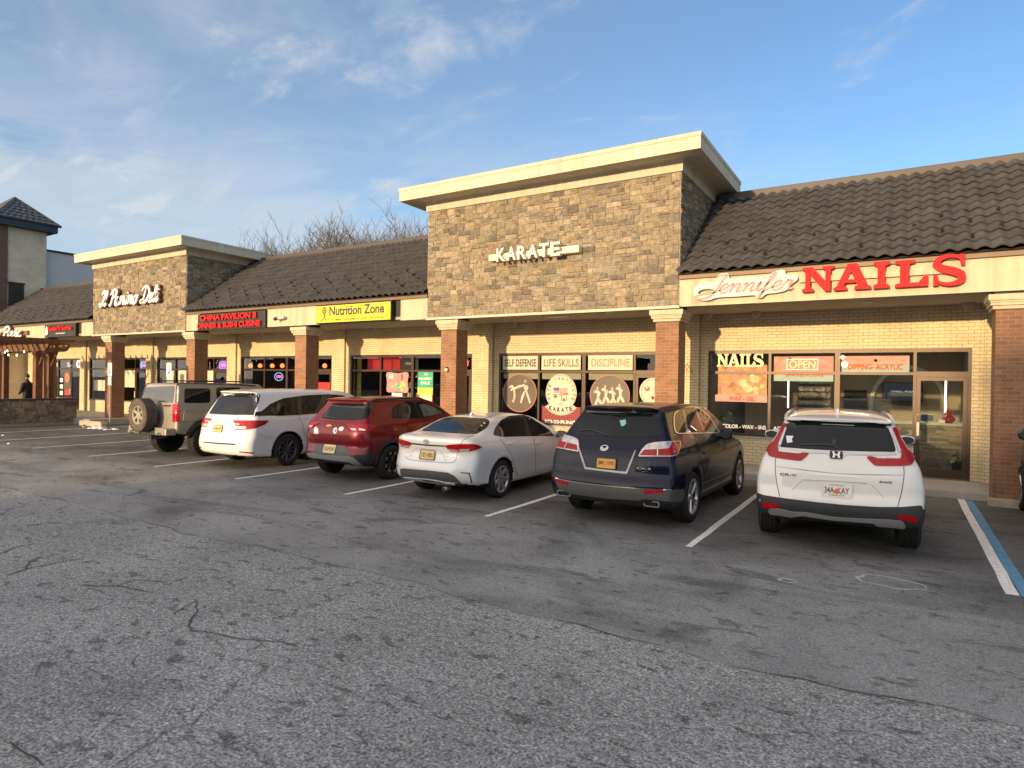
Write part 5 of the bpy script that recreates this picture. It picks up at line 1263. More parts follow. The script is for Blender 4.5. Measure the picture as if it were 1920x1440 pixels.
def arch_trim(c, w=.055, m='plastic', lo=.16):
    for yc in (c.c['hub'], c.c['hub'] + c.c['wb']):
        r0 = c.b.arches[0][2] + .002; zc = c.c['rt']
        a0 = math.asin(max(-.9, (lo - zc) / (r0 + w / 2)))
        an = np.linspace(a0, math.pi - a0, 30)
        pts = [(yc + r0 * math.cos(a), zc + r0 * math.sin(a)) for a in an] + [(yc + (r0 + w) * math.cos(a), zc + (r0 + w) * math.sin(a)) for a in an[::-1]]
        c.side('wheel_arch', pts, m, .008, r=0, sp=.04, face=.75)
def rocker(c, z0, z1, m='plastic', off=.006):
    r0 = c.b.arches[0][2] + .05; a, e = c.c['hub'] + r0, c.c['hub'] + c.c['wb'] - r0
    c.side('sill', [(a, z0), (e, z0), (e + .02, z1), (a - .02, z1)], m, off, sp=.06, face=.75)

# ---- white crossover seen square from behind
c = Car('crv', 'crossover_car', 'pearl white crossover with tall L-shaped tail lights, parked nearest the blue line', 'car', PAINT['pearl'], (.235, 'twin', CM['alloy'], CM['tyre'], 5, 5))
c.patch('rear_window', 'rear_window', 'glass', .004, r=.03)
c.patch('chrome_strip', 'chrome_bar', 'satin', .010)
tl = c.patch('tail_light', 'tail_light', 'red', .016, True, r=.02)
c.patch('lens', 'lamp_lens', 'lens', .019, True, tl); c.patch('pillar_trim', 'pillar_trim', 'satin', .018, True, tl)
lb = c.patch('bumper', 'lower_bumper', 'plastic', .010, r=.02)
c.patch('skid_plate', 'skid_plate', 'satin', .018, False, lb, r=.02)
c.patch('reflector', 'reflector', 'red', .016, True, [lb, lb])
c.side('bumper_side', [(.10, .42), (.10, .63), (.30, .62), (.52, .58), (.58, .44), (.56, .36), (.30, .36)], 'plastic', .009)
c.patch('garnish', 'garnish', c.paint, .016)
c.seams(['seam_a'])
c.seams(['seam_b', 'seam_c'], w=.005, m='crease')  # tailgate creases, their shade drawn as soft grey lines
c.badge('badge_a', 'CR-V', 'gloss'); c.badge('badge_b', 'AWD', 'gloss')
f = frame(c.b, mean(c.o['emblem']), .018); mb = MB(); k = .052
mb.shape([[(-.062, -.048), (.062, -.048), (.072, .0), (.066, .05), (-.066, .05), (-.072, 0)]], 0, .006, 1, f=f)
mb.shape([[(-.8 * k, -.75 * k), (-.35 * k, -.75 * k), (-.28 * k, -.15 * k), (.28 * k, -.15 * k), (.35 * k, -.75 * k), (.8 * k, -.75 * k), (.62 * k, 0), (.85 * k, .8 * k), (.45 * k, .8 * k), (.28 * k, .15 * k), (-.28 * k, .15 * k), (-.45 * k, .8 * k), (-.85 * k, .8 * k), (-.62 * k, 0)]], 0, .006, 0, f=lambda a, h, d: f(a, h, d - .004))
mb.build('emblem', [CM['chrome'], CM['plastic']], c.root)
c.seams(['wiper'], False, .018, 'wiper', 'plastic', .014)
c.patch('washer_cap', 'washer', 'plastic', .02)
c.patch('sticker', 'sticker', 'sticker', .0055, r=0, skirt=0)
def fruit(mb, f):
    mb.shape([ellipse(0, -.012, .030, .030, 20)], 0, .001, 3, f=lambda a, h, d: f(a, h, d - .003)); letters(mb, 'MYFLORIDA.COM', -.07, .07, .052, .064, 0, 0, 1, .0, f=lambda a, h, d: f(a, h, d - .0015)); letters(mb, 'SUNSHINE STATE', -.085, .085, -.066, -.050, 0, 0, 1, .0, f=lambda a, h, d: f(a, h, d - .0015))
plate(c.root, c.b, mean(c.o['plate_c']), .305, .155, 'wplate', '34A  KAY', framem='wplate', extra=fruit)
c.mirrors(3.05, 1.19)
W = [(.62, 1.12), (.95, 1.14), (1.9, 1.12), (3.0, 1.10), (3.18, 1.13), (2.6, 1.47), (2.2, 1.53), (1.2, 1.53), (.80, 1.50)]
sw = c.side('side_window', W, 'glass', .004, r=.03); c.side('pillar', [(1.84, 1.12), (1.95, 1.12), (1.93, 1.54), (1.84, 1.54)], 'gloss', .006, r=0)
c.side('quarter_pillar', [(.92, 1.13), (1.0, 1.13), (1.02, 1.53), (.96, 1.53)], 'gloss', .006, r=0)
arch_trim(c, .06); rocker(c, .26, .40)
c.seams([(side_pts([(1.86, 1.12), (1.9, .8), (1.86, .42)]), (-1, 0, 0)), (side_pts([(1.02, 1.13), (1.15, .95), (1.42, .72), (1.5, .42)]), (-1, 0, 0)), (side_pts([(3.05, 1.1), (3.1, .9), (3.06, .42)]), (-1, 0, 0))])
for sx in (1, -1):
    P = c.b.cast(np.array([[sx * .60, y, 2.2] for y in (.62, .8, 1.6, 2.4, 2.6)]), (0, 0, -1))[0]
    tube_part(c, 'roof_rail', [P[0] + [0, 0, .005], P[1] + [0, 0, .045], P[2] + [0, 0, .05], P[3] + [0, 0, .045], P[4] + [0, 0, .005]], .02, PAINT['pearl'])
mb = MB(); P = c.b.cast(np.array([[0, .72, 2.2]]), (0, 0, -1))[0][0]
mb.shape([[(P[1] - .06, P[2] - .01), (P[1] + .10, P[2] - .01), (P[1] + .02, P[2] + .05), (P[1] - .03, P[2] + .06)]], -.014, .028, f=lambda a, h, d: (d - .014, a, h)); mb.build('antenna_fin', PAINT['pearl'], c.root, fix=True)

# ---- dark navy SUV
c = Car('cx9', 'suv', 'dark navy SUV with orange licence plate, twin exhausts and silver lower bumper', 'car', PAINT['navy'], (.262, 'y', CM['alloy'], CM['tyre'], 5, 5))
c.patch('rear_window', 'rear_window', 'glass', .004, r=.03)
c.patch('spoiler_underside', 'spoiler_shadow', 'gloss', .004); c.patch('brake_light', 'brake_light', 'darkred', .009)  # the spoiler patch is gloss black laid where its shadow falls
tl = c.patch('tail_light', 'tail_light', 'lens', .012, True, r=.02)
c.patch('lens', 'lamp_red', 'red', .016, True, tl, r=.008); c.patch('lamp_divider', 'lamp_split', 'chrome', .018, True, tl, r=0)
c.patch('plate_surround', 'plate_surround', mat('dull_chrome', (.26, .26, .28), .3, metal=.8), .012, r=.008)
lb = c.patch('bumper', 'lower_bumper', 'greyplastic', .006, r=.02)
c.seams(['bumper_line'], False, .012, 'bumper_trim', 'chrome', .012)
c.patch('reflector', 'reflector', 'red', .012, True, [lb, lb])
c.seams(['seam_a'], False); c.seams(['door_seam', 'door_seam2'])
c.seams(['wiper'], False, .02, 'wiper', 'plastic', .014)
c.patch('sticker', 'sticker', 'green', .0055, r=0, skirt=0)
f = frame(c.b, mean(c.o['emblem']), .012); mb = MB(); ring(mb, f, .062, .052, .011)
mb.shape([[(-.052, .018), (-.03, .012), (-.012, -.006), (0, -.028), (.012, -.006), (.03, .012), (.052, .018), (.04, -.012), (0, -.044), (-.04, -.012)]], 0, .006, 0, f=f)
mb.build('emblem', CM['chrome'], c.root)
c.badge('badge_a', 'CX-9'); c.badge('badge_b', 'AWD')
plate(c.root, c.b, mean(c.o['plate_c']), .30, .15, 'orplate', 'JMC·1092', framem='plastic')
sw = c.patch('side_window', 'side_window', 'glass', .004, True, r=.03)
c.patch('pillar', ['side_pillar', 'side_pillar2'], 'gloss', .006, True, sw, r=0)
c.seams([(c.o['side_window'] + [c.o['side_window'][0]], c.d)], True, .016, 'window_trim', 'chrome', .009)
c.seams(['sill_line'], True, .02, 'sill_trim', 'chrome', .008)
c.patch('door_handle', 'handle', c.paint, .025, True)
c.side('door_handle', [(1.62, .99), (1.80, .98), (1.80, .955), (1.62, .965)], c.paint, .022)
c.mirrors(2.75, 1.20, .2, .17)
ex = mean(c.o['exhaust'])
for sx in (1, -1):
    mb = MB(); x0 = sx * ex[0]
    def rr_(w, h): return round_corners([(x0 - w, ex[2] - h), (x0 + w, ex[2] - h), (x0 + w, ex[2] + h), (x0 - w, ex[2] + h)], h * .8)
    mb.shape([[tuple(q) for q in rr_(.115, .042)], [tuple(q) for q in rr_(.098, .028)][::-1]], ex[1] - .03, .16, 0)
    mb.shape([[tuple(q) for q in rr_(.10, .03)]], ex[1] + .05, .02, 1)
    mb.build('exhaust_pipe', [CM['chrome'], CM['dulldark']], c.root)
rocker(c, .24, .36, 'greyplastic')

# ---- silver white saloon
c = Car('cor', 'sedan', 'silver white saloon parked between the dark red and the navy cars', 'car', PAINT['silver'], (.228, 'cap', CM['alloy'], CM['tyre'], 7, 4))
c.patch('rear_window', 'rear_window', 'glass', .004, r=.03)
sw = c.patch('side_window', 'side_window', 'glass', .004, True, r=.03); c.patch('pillar', 'side_pillar', 'gloss', .006, True, sw, r=0)
tl = c.patch('tail_light', 'tail_light', 'red', .012, True, r=.015); c.patch('lens', ['lamp_lens', 'lamp_lens2'], 'lens', .015, True, tl, r=.006)
c.patch('dark_strip', 'dark_strip', 'plastic', .006)
lb = c.patch('bumper', 'lower_bumper', 'greyplastic', .006, r=.02); c.patch('bumper_lip', 'skid_plate', c.paint, .016, False, lb, r=.02)
c.patch('reflector', 'reflector', 'darkred', .005, True, r=.004, sp=.03)
c.seams(['seam_a'], False); c.seams(['seam_b', 'door_seam', 'door_seam2', 'roof_joint']); c.seams(['crease'], False, .006, m='crease')  # the crease line paints shade round the plate recess
c.patch('door_handle', 'handle', c.paint, .022, True, r=.006, sp=.03); c.patch('door_handle', 'handle2', c.paint, .022, True, r=.006, sp=.03)
f = frame(c.b, mean(c.o['emblem']), .010); mb = MB(); ring(mb, f, .055, .038, .007); ring(mb, lambda a, h, d: f(a, h, d + .0012), .022, .036, .006); ring(mb, lambda a, h, d: f(a, h, d + .0006), .040, .016, .005, cz=.018)
mb.build('emblem', CM['chrome'], c.root)
c.badge('badge_a', 'COROLLA', 'satin'); c.badge('badge_b', 'LE', 'satin')
plate(c.root, c.b, mean(c.o['plate_c']), .305, .155, 'yplate', 'Y21·RBU', framem='gloss')
c.mirrors(3.12, .985, .20, .12, m=CM['gloss'])
mb = MB(); mb.lathe([(.03, 0), (.034, .0), (.034, .18), (.028, .18), (.028, .01)], (.30, .12, .22), 'y', 16); mb.build('exhaust_pipe', CM['satin'], c.root, fix=True)
mb = MB(); P = c.b.cast(np.array([[0, 1.35, 2.2]]), (0, 0, -1))[0][0]
mb.shape([[(P[1] - .06, P[2] - .01), (P[1] + .10, P[2] - .01), (P[1] + .02, P[2] + .04), (P[1] - .03, P[2] + .05)]], -.014, .028, f=lambda a, h, d: (d - .014, a, h)); mb.build('antenna_fin', c.paint, c.root, fix=True)

# ---- dark red crossover
c = Car('che', 'compact_suv', 'dark red crossover with stickers on its tailgate and silver skid plate', 'car', PAINT['red'], (.232, 'ten', CM['blackalloy'], CM['tyre'], 8, 5, True))
c.patch('rear_window', 'rear_window', 'glass', .004, r=.03); c.patch('spoiler_underside', 'spoiler_shadow', 'gloss', .005)  # black spoiler underside, its shadow included in the colour
sw = c.patch('side_window', 'side_window', 'glass', .004, True, r=.02); c.patch('pillar', ['side_pillar'], 'gloss', .007, True, sw, r=0); c.patch('front_pane', ['front_pane'], 'pane_light', .0065, True, sw)
tl = c.patch('tail_light', 'tail_light', 'red', .012, True, r=.015); c.patch('lens', ['lamp_lens', 'lamp_lens2'], 'lens', .015, True, tl, r=.006, sp=.03)
f = frame(c.b, mean(c.o['emblem']), .012); mb = MB()
mb.shape([[(-.075, -.016), (-.022, -.016), (-.026, -.026), (.018, -.026), (.024, -.016), (.07, -.016), (.078, .016), (.024, .016), (.028, .026), (-.018, .026), (-.024, .016), (-.067, .016)]], 0, .008, 0, f=f); mb.build('emblem', CM['gold'], c.root)
c.patch('sticker', 'sticker', 'sticker', .004, r=0, skirt=0, sp=.03)
for kx, (w_, h_), m_ in ((0, (.052, .060), 'sticker'), (1, (.062, .040), 'sticker')):
    p = c.o[('sticker2', 'sticker3')[kx]][0]; e = [(p[0] + a, p[1], p[2] + q) for a, q in ellipse(0, 0, w_, h_, 24)]
    c.patch('sticker', [(e, (0, 1, 0))], m_, .004, r=0, skirt=0, sp=.03)
    if kx == 0: c.patch('sticker_mark', [([(q[0] * .5 + p[0] * .5 + .008, q[1], q[2] * .5 + p[2] * .5) for q in e], (0, 1, 0))], 'bluest', .006, r=0, skirt=0, sp=.03)
c.patch('lower_panel', 'lower_panel', 'greyplastic', .006)
c.patch('bumper', 'under_bumper', 'plastic', .006); c.patch('bumper_corner', 'lower_bumper', 'plastic', .007, True)
c.patch('skid_plate', 'skid_plate', 'satin', .022, r=.015)
c.seams(['seam_a', 'crease'], False, .006); c.seams(['seam_b'])  # the crease is a body fold, its shade drawn as a dark line
c.seams(['wiper'], False, .022, 'wiper', 'plastic', .016)
c.patch('reflector', 'reflector', 'darkred', .008, True, r=.004, sp=.03)
c.badge('badge_a', 'TRAILBLAZER', 'chrome', bold=0)
plate(c.root, c.b, mean(c.o['plate_c']), .30, .15, 'yplate', 'D10·PGW', framem='wplate', x0=.03)
arch_trim(c, .06); rocker(c, .26, .40); c.mirrors(2.75, 1.12, m=CM['gloss'])
for sx in (1, -1):
    P = c.b.cast(np.array([[sx * .56, y, 2.2] for y in (.55, .7, 1.5, 2.1, 2.25)]), (0, 0, -1))[0]
    tube_part(c, 'roof_rail', [P[0], P[1] + [0, 0, .045], P[2] + [0, 0, .05], P[3] + [0, 0, .045], P[4]], .02, 'plastic')
# ---- white minivan
c = Car('ody', 'minivan', 'white minivan with dark wraparound glass and wide red tail lights, beside the tan off-roader', 'car', PAINT['white'], (.245, 'ten', CM['darkalloy'], CM['tyre'], 10, 5))
c.patch('rear_window', 'rear_window', 'glass', .004, r=.02); c.patch('spoiler_underside', 'spoiler_shadow', 'gloss', .004)  # gloss black also fills the shadow area under the spoiler
c.patch('pillar', 'pillar', 'gloss', .004, True)
sw = c.patch('side_window', 'side_window', 'glass', .004, True, r=.02); c.patch('pillar', 'side_pillar', 'gloss', .0065, True, sw, r=0)
tl = c.patch('tail_light', 'tail_light', 'red', .012, True, r=.015); c.patch('lens', 'lamp_lens', 'lens', .015, True, tl, r=.006, sp=.03)
c.patch('chrome_strip', 'chrome_bar', 'satin', .012); c.patch('dark_strip', 'dark_strip', 'plastic', .005, r=.004, sp=.03); c.patch('reflector', 'reflector', 'darkred', .006, True, r=.004, sp=.03)
c.seams(['seam_a', 'door_seam']); c.seams(['door_seam2'], w=.005); c.seams(['belt_line'], False, .016, 'belt_trim', 'chrome', .006)
f = frame(c.b, mean(c.o['emblem']), .016); mb = MB(); ring(mb, f, .055, .038, .007); ring(mb, lambda a, h, d: f(a, h, d + .0012), .022, .036, .006); ring(mb, lambda a, h, d: f(a, h, d + .0006), .040, .016, .005, cz=.018); mb.build('emblem', CM['chrome'], c.root)
c.badge('badge_a', 'SIENNA', 'satin', bold=0)
plate(c.root, c.b, mean(c.o['plate_c']), .30, .15, 'yplate', 'U84·NKP', framem='gloss', x0=-.05)
c.mirrors(3.55, 1.13); rocker(c, .20, .27, 'plastic')

# ---- tan boxy off-roader with the spare wheel on its back door
c = Car('h3', 'off_roader', 'dusty tan boxy off-road vehicle with a spare wheel on its back door', 'car', PAINT['tan'], (.225, 'mud', CM['dusty'], CM['tyre'], 6, 4), h=.035)
c.patch('rear_window', 'rear_window', 'glass_grey', .004, r=.03)
sw = c.patch('side_window', 'side_window', 'glass', .005, True, r=.04); c.patch('side_window', 'side_window2', 'glass', .005, True, r=.04)
c.side('side_window', [(2.30, 1.34), (3.0, 1.34), (2.72, 1.74), (2.32, 1.78)], 'glass', .005, r=.04)
tl = c.patch('tail_light', 'tail_light', 'red', .014, True)
c.patch('pillar', 'pillar', 'plastic', .006, True); c.seams(['roof_gutter'], True, .035, 'roof_gutter', 'plastic', .012)
fl = c.patch('fender_flare', 'flare', PAINT['tan'], .05, True, r=.03)
arch_trim(c, .13, 'plastic', .46); c.seams(['seam_b'])
c.side('sill', [(1.45, .50), (3.1, .50), (3.1, .66), (1.45, .66)], 'plastic', .01)
for sx in (1, -1):
    mb = MB(); mb.box(sx * .36 if sx > 0 else -.86, .86 if sx > 0 else -.36, -.20, .08, .60, .78, bev=.03); mb.box(*((.40, .80) if sx > 0 else (-.80, -.40)), -.205, -.19, .765, .79); mb.build('bumper', PAINT['tan'], c.root)
mb = MB(); mb.box(-.40, .40, -.14, .05, .58, .70, bev=.02); mb.build('bumper_step', CM['plastic'], c.root)
mb = MB(); mb.box(-.05, .05, -.12, .3, .46, .56, bev=.01); mb.lathe([(.001, -.02), (.03, -.02), (.03, .05), (.015, .06), (.001, .06)], (0, -.13, .50), 'z', 12); mb.build('tow_hitch', CM['greyplastic'], c.root)
for sx in (1, -1):
    mb = MB(); mb.tube([(sx * .62, -.19, .66), (sx * .62, -.26, .66), (sx * .62, -.26, .60), (sx * .62, -.19, .60)], .016, 6); mb.build('tow_hook', CM['plastic'], c.root)
sp = make_wheel(c.root, .405, .285, .225, 'mud', CM['dusty'], CM['muddy'], 6, 4); sp.name = 'spare_wheel'
sp.location = (-.10, -.24, 1.09); sp.scale = (1, 1.04, 1.04); sp.rotation_euler = (0, 0, -math.pi / 2)
mb = MB(); mb.box(-.22, .02, -.10, .04, .96, 1.2, bev=.02); mb.build('spare_carrier', CM['plastic'], c.root)
c.patch('door_handle', 'handle', 'plastic', .03)
plate(c.root, c.b, (.62, .03, .95), .0001 + .30, .15, 'yplate', 'K52·LRN', framem='gloss', x0=-.72) if False else None
for sx in (1, -1): tube_part(c, 'roof_rail', [(sx * .62, .5, 1.93), (sx * .62, .55, 1.965), (sx * .62, 2.1, 1.97), (sx * .62, 2.2, 1.93)], .018, 'plastic')
c.mirrors(3.0, 1.42, .22, .19, m=CM['plastic'])

# ---- vehicle at the right edge of the picture
c = Car('truck', 'pickup_truck', 'dark vehicle beyond the blue line, cut off by the right edge', 'car', PAINT['grey'], (.26, 'twin', CM['alloy'], CM['tyre'], 6, 5), h=.04)
c.side('side_window', [(.75, 1.30), (1.8, 1.28), (2.9, 1.27), (3.15, 1.31), (2.6, 1.68), (1.8, 1.72), (.9, 1.70)], 'glass', .004, r=.03)
c.patch('rear_window', [([(-.62, .3, 1.32), (.62, .3, 1.32), (.52, .3, 1.68), (-.52, .3, 1.68)], (0, 1, 0))], 'glass', .004, r=.03)
c.side('tail_light', [(.02, .85), (.22, .85), (.25, 1.1), (.06, 1.1)], 'red', .01)
arch_trim(c, .05, 'plastic', .4); c.mirrors(3.28, 1.38, .30, .20, .08, m=CM['gloss'])
# ------------------------------------------------------------------ lettering
SERIF = {
 'I': [[(0, 0), (1, 0), (1, .12), (.74, .18), (.74, .82), (1, .88), (1, 1), (0, 1), (0, .88), (.26, .82), (.26, .18), (0, .12)]],
 'L': [[(0, 0), (1, 0), (1, .40), (.90, .40), (.72, .15), (.44, .15), (.44, .85), (.60, .89), (.60, 1), (0, 1), (0, .89), (.15, .85), (.15, .15), (0, .11)]],
 'N': [[(0, 0), (.36, 0), (.36, .11), (.26, .15), (.26, .66), (.72, 0), (.90, 0), (.90, .85), (1, .89), (1, 1), (.64, 1), (.64, .89), (.74, .85), (.74, .42), (.33, 1), (0, 1), (0, .89), (.10, .85), (.10, .15), (0, .11)]],
 'A': [[(0, 0), (.36, 0), (.36, .11), (.27, .14), (.32, .27), (.61, .27), (.65, .14), (.57, .11), (.57, 0), (1, 0), (1, .11), (.93, .14), (.63, 1), (.38, 1), (.08, .14), (0, .11)], [(.365, .39), (.47, .70), (.57, .39)]],
}
def serif(mb, ch, x0, x1, z0, z1, y, depth, m=0, mside=None):
    if ch == 'S':
        S = smooth_line([(.90, .74), (.80, .90), (.50, .965), (.20, .88), (.13, .70), (.30, .56), (.62, .46), (.86, .32), (.84, .12), (.52, .035), (.22, .10), (.08, .28)], 6)
        o = ribbon_outline([(x0 + a * (x1 - x0), z0 + b * (z1 - z0)) for a, b in S], [q * (z1 - z0) for q in (.06, .10, .13, .18, .23, .25, .26, .25, .20, .13, .10, .06)])
        n = len(S); ribbon(mb, [(x0 + a * (x1 - x0), z0 + b * (z1 - z0)) for a, b in S], [q * (z1 - z0) for q in (.05, .09, .12, .17, .23, .25, .26, .25, .19, .12, .09, .05)], y, depth, m, per=0)
        for q in ([(.80, 1.0), (.97, 1.0), (.97, .64), (.86, .64)], [(.03, 0), (.18, 0), (.16, .36), (.03, .36)]):
            mb.shape([[(x0 + a * (x1 - x0), z0 + b * (z1 - z0)) for a, b in q]], y + .001, depth - .002, m)
        return
    mb.shape([[(x0 + a * (x1 - x0), z0 + b * (z1 - z0)) for a, b in lp] for lp in SERIF[ch]], y, depth, m, mside)
CUR = {  # cursive strokes: (advance, strokes)
 'e': (.66, [[(0, .3), (.35, .5), (.5, .8), (.32, 1), (.1, .75), (.07, .35), (.25, .03), (.5, .1), (.68, .32)]]),
 'n': (.86, [[(-.05, .75), (.1, 1), (.15, .7), (.13, 0)], [(.13, .35), (.32, .85), (.5, .98), (.58, .8), (.54, .3), (.62, .03), (.86, .3)]]),
 'i': (.42, [[(-.02, .4), (.13, .98), (.1, .3), (.2, .02), (.42, .3)], [(.15, 1.36), (.19, 1.46)]]),
 'f': (.5, [[(-.02, .35), (.3, 1.2), (.36, 1.8), (.24, 1.9), (.16, 1.4), (.12, .3), (.1, -.55), (.0, -.6), (.02, -.3), (.2, .05), (.5, .35)]]),
 'r': (.6, [[(-.02, .4), (.14, 1.02), (.2, .92), (.42, .92), (.38, .4), (.46, .03), (.64, .25)]]),
 'l': (.44, [[(-.02, .3), (.28, 1.2), (.3, 1.75), (.17, 1.8), (.1, 1.2), (.1, .3), (.22, .02), (.46, .3)]]),
 'a': (.82, [[(.52, .85), (.3, 1), (.06, .62), (.1, .12), (.32, .05), (.5, .45), (.56, .95), (.53, .3), (.62, .03), (.84, .3)]]),
 'o': (.72, [[(.3, 1), (.06, .65), (.09, .15), (.3, 0), (.53, .3), (.52, .75), (.3, 1)], [(.3, 1), (.5, .82), (.74, .86)]]),
 'z': (.66, [[(.03, .8), (.2, 1), (.48, .92), (.12, .12), (.28, .16), (.45, .0), (.68, .25)]]),
 'J': (.62, [[(.05, 1.75), (.35, 1.98), (.72, 1.95), (.58, 1.5), (.45, .4), (.15, -.35), (-.45, -.5), (-.75, -.25), (-.35, -.02), (.25, .05), (.62, .3)]]),
 'P': (.95, [[(.4, 1.75), (.36, .5), (.25, .02), (.02, .12)], [(-.08, 1.35), (.2, 1.85), (.65, 1.95), (.92, 1.6), (.75, 1.05), (.36, .95)]]),
 'D': (1.15, [[(.42, 1.75), (.38, .5), (.2, .05), (.0, .12), (.15, .3), (.6, .02), (.98, .45), (1.02, 1.3), (.6, 1.9), (.1, 1.85), (-.1, 1.45)]]),
 'I': (.62, [[(.0, 1.5), (.25, 1.9), (.7, 1.85)], [(.5, 1.85), (.42, .5), (.2, .02), (-.08, .2), (.1, .4)]]),
 "'": (.3, [[(.1, 1.7), (.05, 1.4)]]), ' ': (.5, []),
}
def cursive_strokes(txt, slant=.28):
    x = 0; out = []
    for ch in txt:
        adv, st = CUR[ch]
        for s in st: out.append([(x + a + b * slant, b) for a, b in s])
        x += adv
    return out
def cursive(mb, txt, x0, x1, z0, z1, y, depth, w, m=0):
    st = cursive_strokes(txt); P = np.array([p for s in st for p in s]); lo, hi = P.min(0), P.max(0)
    for i, s in enumerate(st):
        q = [(x0 + (a - lo[0]) / (hi[0] - lo[0]) * (x1 - x0), z0 + (b - lo[1]) / (hi[1] - lo[1]) * (z1 - z0)) for a, b in s]
        ribbon(mb, q, [w * .6, w, w * 1.1, w, w * .6], y - .0008 * (i % 7), depth, m, per=6)
def emat(name, col, e, k): return mat(name, col, .4, emit=e, estr=k)
SM = dict(
    script_edge=mat('script_edge', (.22, .075, .08), .7, spec=.2),
    neon_purple=emat('neon_purple', (.3, .1, .6), (.30, .04, 1.0), 1.6), neon_pink=emat('neon_pink', (.8, .2, .4), (1, .10, .35), 1.4), neon_blue=emat('neon_blue', (.2, .4, .8), (.15, .45, 1), 1.1), neon_red=emat('neon_red', (.8, .1, .1), (1, .06, .05), 1.3), neon_white=emat('neon_white', (.8, .8, .8), (1, .95, .85), .8),
    lamp=emat('lamp_glow', (.8, .2, .08), (1, .20, .05), 1.5), tube=emat('fluorescent_tube', (.9, .9, .85), (1, .98, .86), 1.2), bulb=emat('bulb_glow', (.9, .85, .7), (1, .85, .55), 2.0),
    redlit=emat('red_lit_sign', (.4, .02, .02), (1, .05, .06), .16), screen=emat('screen', (.012, .014, .02), (.02, .025, .04), .4), screentext=emat('screen_text', (.5, .5, .5), (.8, .8, .85), .35),
    poster=mat('poster_white', (.60, .56, .44), .7, spec=.15, var=.04), poster_red=mat('poster_maroon', (.20, .012, .018), .5, var=.08), poster_brown=mat('poster_brown', (.095, .07, .052), .5, var=.25, vscale=2.5), brown_ink=mat('brown_ink', (.16, .12, .075), .6), tan_ink=mat('tan_ink', (.30, .235, .15), .6), ink=mat('black_ink', (.02, .018, .016), .6), skin=mat('poster_figure', (.55, .46, .36), .6, var=.45, vscale=9), skin2=mat('poster_figure_dim', (.36, .29, .22), .6, var=.5, vscale=9), rim=mat('poster_rim', (.42, .16, .12), .6),
    orange_ink=mat('orange_ink', (.45, .09, .008), .8, spec=.1), red_ink=mat('red_ink', (.45, .03, .03), .6), blue_ink=mat('blue_ink', (.06, .09, .28), .6), white_ink=mat('white_vinyl', (.78, .77, .74), .6), cream_ink=mat('cream_vinyl', (.80, .70, .42), .6), greenp=mat('poster_green', (.04, .36, .22), .5, var=.15, vscale=3), yellowp=mat('poster_yellow', (.65, .52, .06), .5, var=.3, vscale=8), redp=mat('poster_red', (.55, .04, .03), .5, var=.2), blind=mat('roller_blind', (.60, .53, .39), .8, var=.06, vscale=2),
    pink_grad=mat('poster_pink', (.50, .25, .19), .7, spec=.1, var=.3, vscale=4), teal=mat('poster_teal', (.30, .40, .36), .7, spec=.1, var=.1, vscale=4), lilac=mat('poster_lilac', (.52, .28, .26), .7, spec=.1, var=.15), cream_flower=mat('poster_cream', (.60, .48, .28), .7, spec=.1, var=.45, vscale=12), peach=mat('poster_peach', (.46, .25, .13), .7, spec=.1, var=.5, vscale=6),
    bottle=mat('bottle_mix', (.35, .33, .30), .4, var=.7, vscale=16), leafy=mat('leaf_green', (.06, .13, .03), .6, var=.4, vscale=8), vase=mat('red_glaze', (.30, .02, .02), .12, coat=.8), jacket=mat('dark_jacket', (.012, .012, .014), .8, var=.2), skin3=mat('skin', (.42, .25, .17), .6), hair=mat('dark_hair', (.02, .015, .012), .7), jeans=mat('dark_trousers', (.03, .035, .05), .85), tile1=mat('counter_tiles', (.36, .30, .21), .6, attr=True, var=.12, vscale=14), counter=mat('counter_top', (.66, .62, .54), .3),
)
def sheet(name, parts, mats, label=None, cat='poster', parent=None, group=None):
    """a flat printed thing: parts is a list of functions drawing into one mesh"""
    mb = MB()
    for p in parts: p(mb)
    o = mb.build(name, mats, parent)
    if label: tag(o, label, cat, group)
    return o
S_ = lambda loop, y, d, m=0: (lambda mb: mb.shape([loop], y, d, m))
T_ = lambda t, x0, x1, z0, z1, y, d=.002, m=0, b=.02, sp=1.0: (lambda mb: letters(mb, t, x0, x1, z0, z1, y, d, m, b, sp))

# ------------------------------------------------------------------ signs on the fascia and the towers
# red NAILS with the white script board
s = empty('shop_sign', (0, 0, 0)); tag(s, 'big red slab letters NAILS beside a white script board on the right fascia', 'sign')
BX = {'N': (-1.723, -1.150, 4.022, 4.522), 'A': (-1.150, -.505, 4.022, 4.535), 'I': (-.461, -.197, 4.018, 4.535), 'L': (-.104, .420, 4.016, 4.523), 'S': (.49, .995, 4.008, 4.562)}
for ch, (x0, x1, z0, z1) in BX.items():
    mb = MB(); serif(mb, ch, x0, x1, z0, z1, 14.06, .09); mb.build('letter', MT['red_sign'], s)
    mb = MB(); cx, cz = (x0 + x1) / 2, (z0 + z1) / 2
mb = MB(); mb.box(-1.78, .98, 14.12, 14.2, 4.235, 4.335); mb.build('raceway', MT['stucco'], s)
cl = [(-3.935, 4.208), (-3.876, 4.301), (-3.732, 4.358), (-3.446, 4.363), (-3.408, 4.495), (-3.309, 4.53), (-3.2, 4.52), (-3.16, 4.417), (-3.01, 4.39), (-2.7, 4.40), (-2.4, 4.418), (-2.254, 4.497), (-2.071, 4.51), (-2.026, 4.413), (-1.836, 4.387), (-1.82, 4.29), (-1.922, 4.211), (-2.028, 4.09), (-2.246, 4.044), (-2.413, 4.034), (-2.505, 3.96), (-2.6, 3.966), (-2.657, 4.021), (-3.0, 4.015), (-3.4, 4.015), (-3.602, 3.965), (-3.829, 3.984), (-3.925, 4.09)]
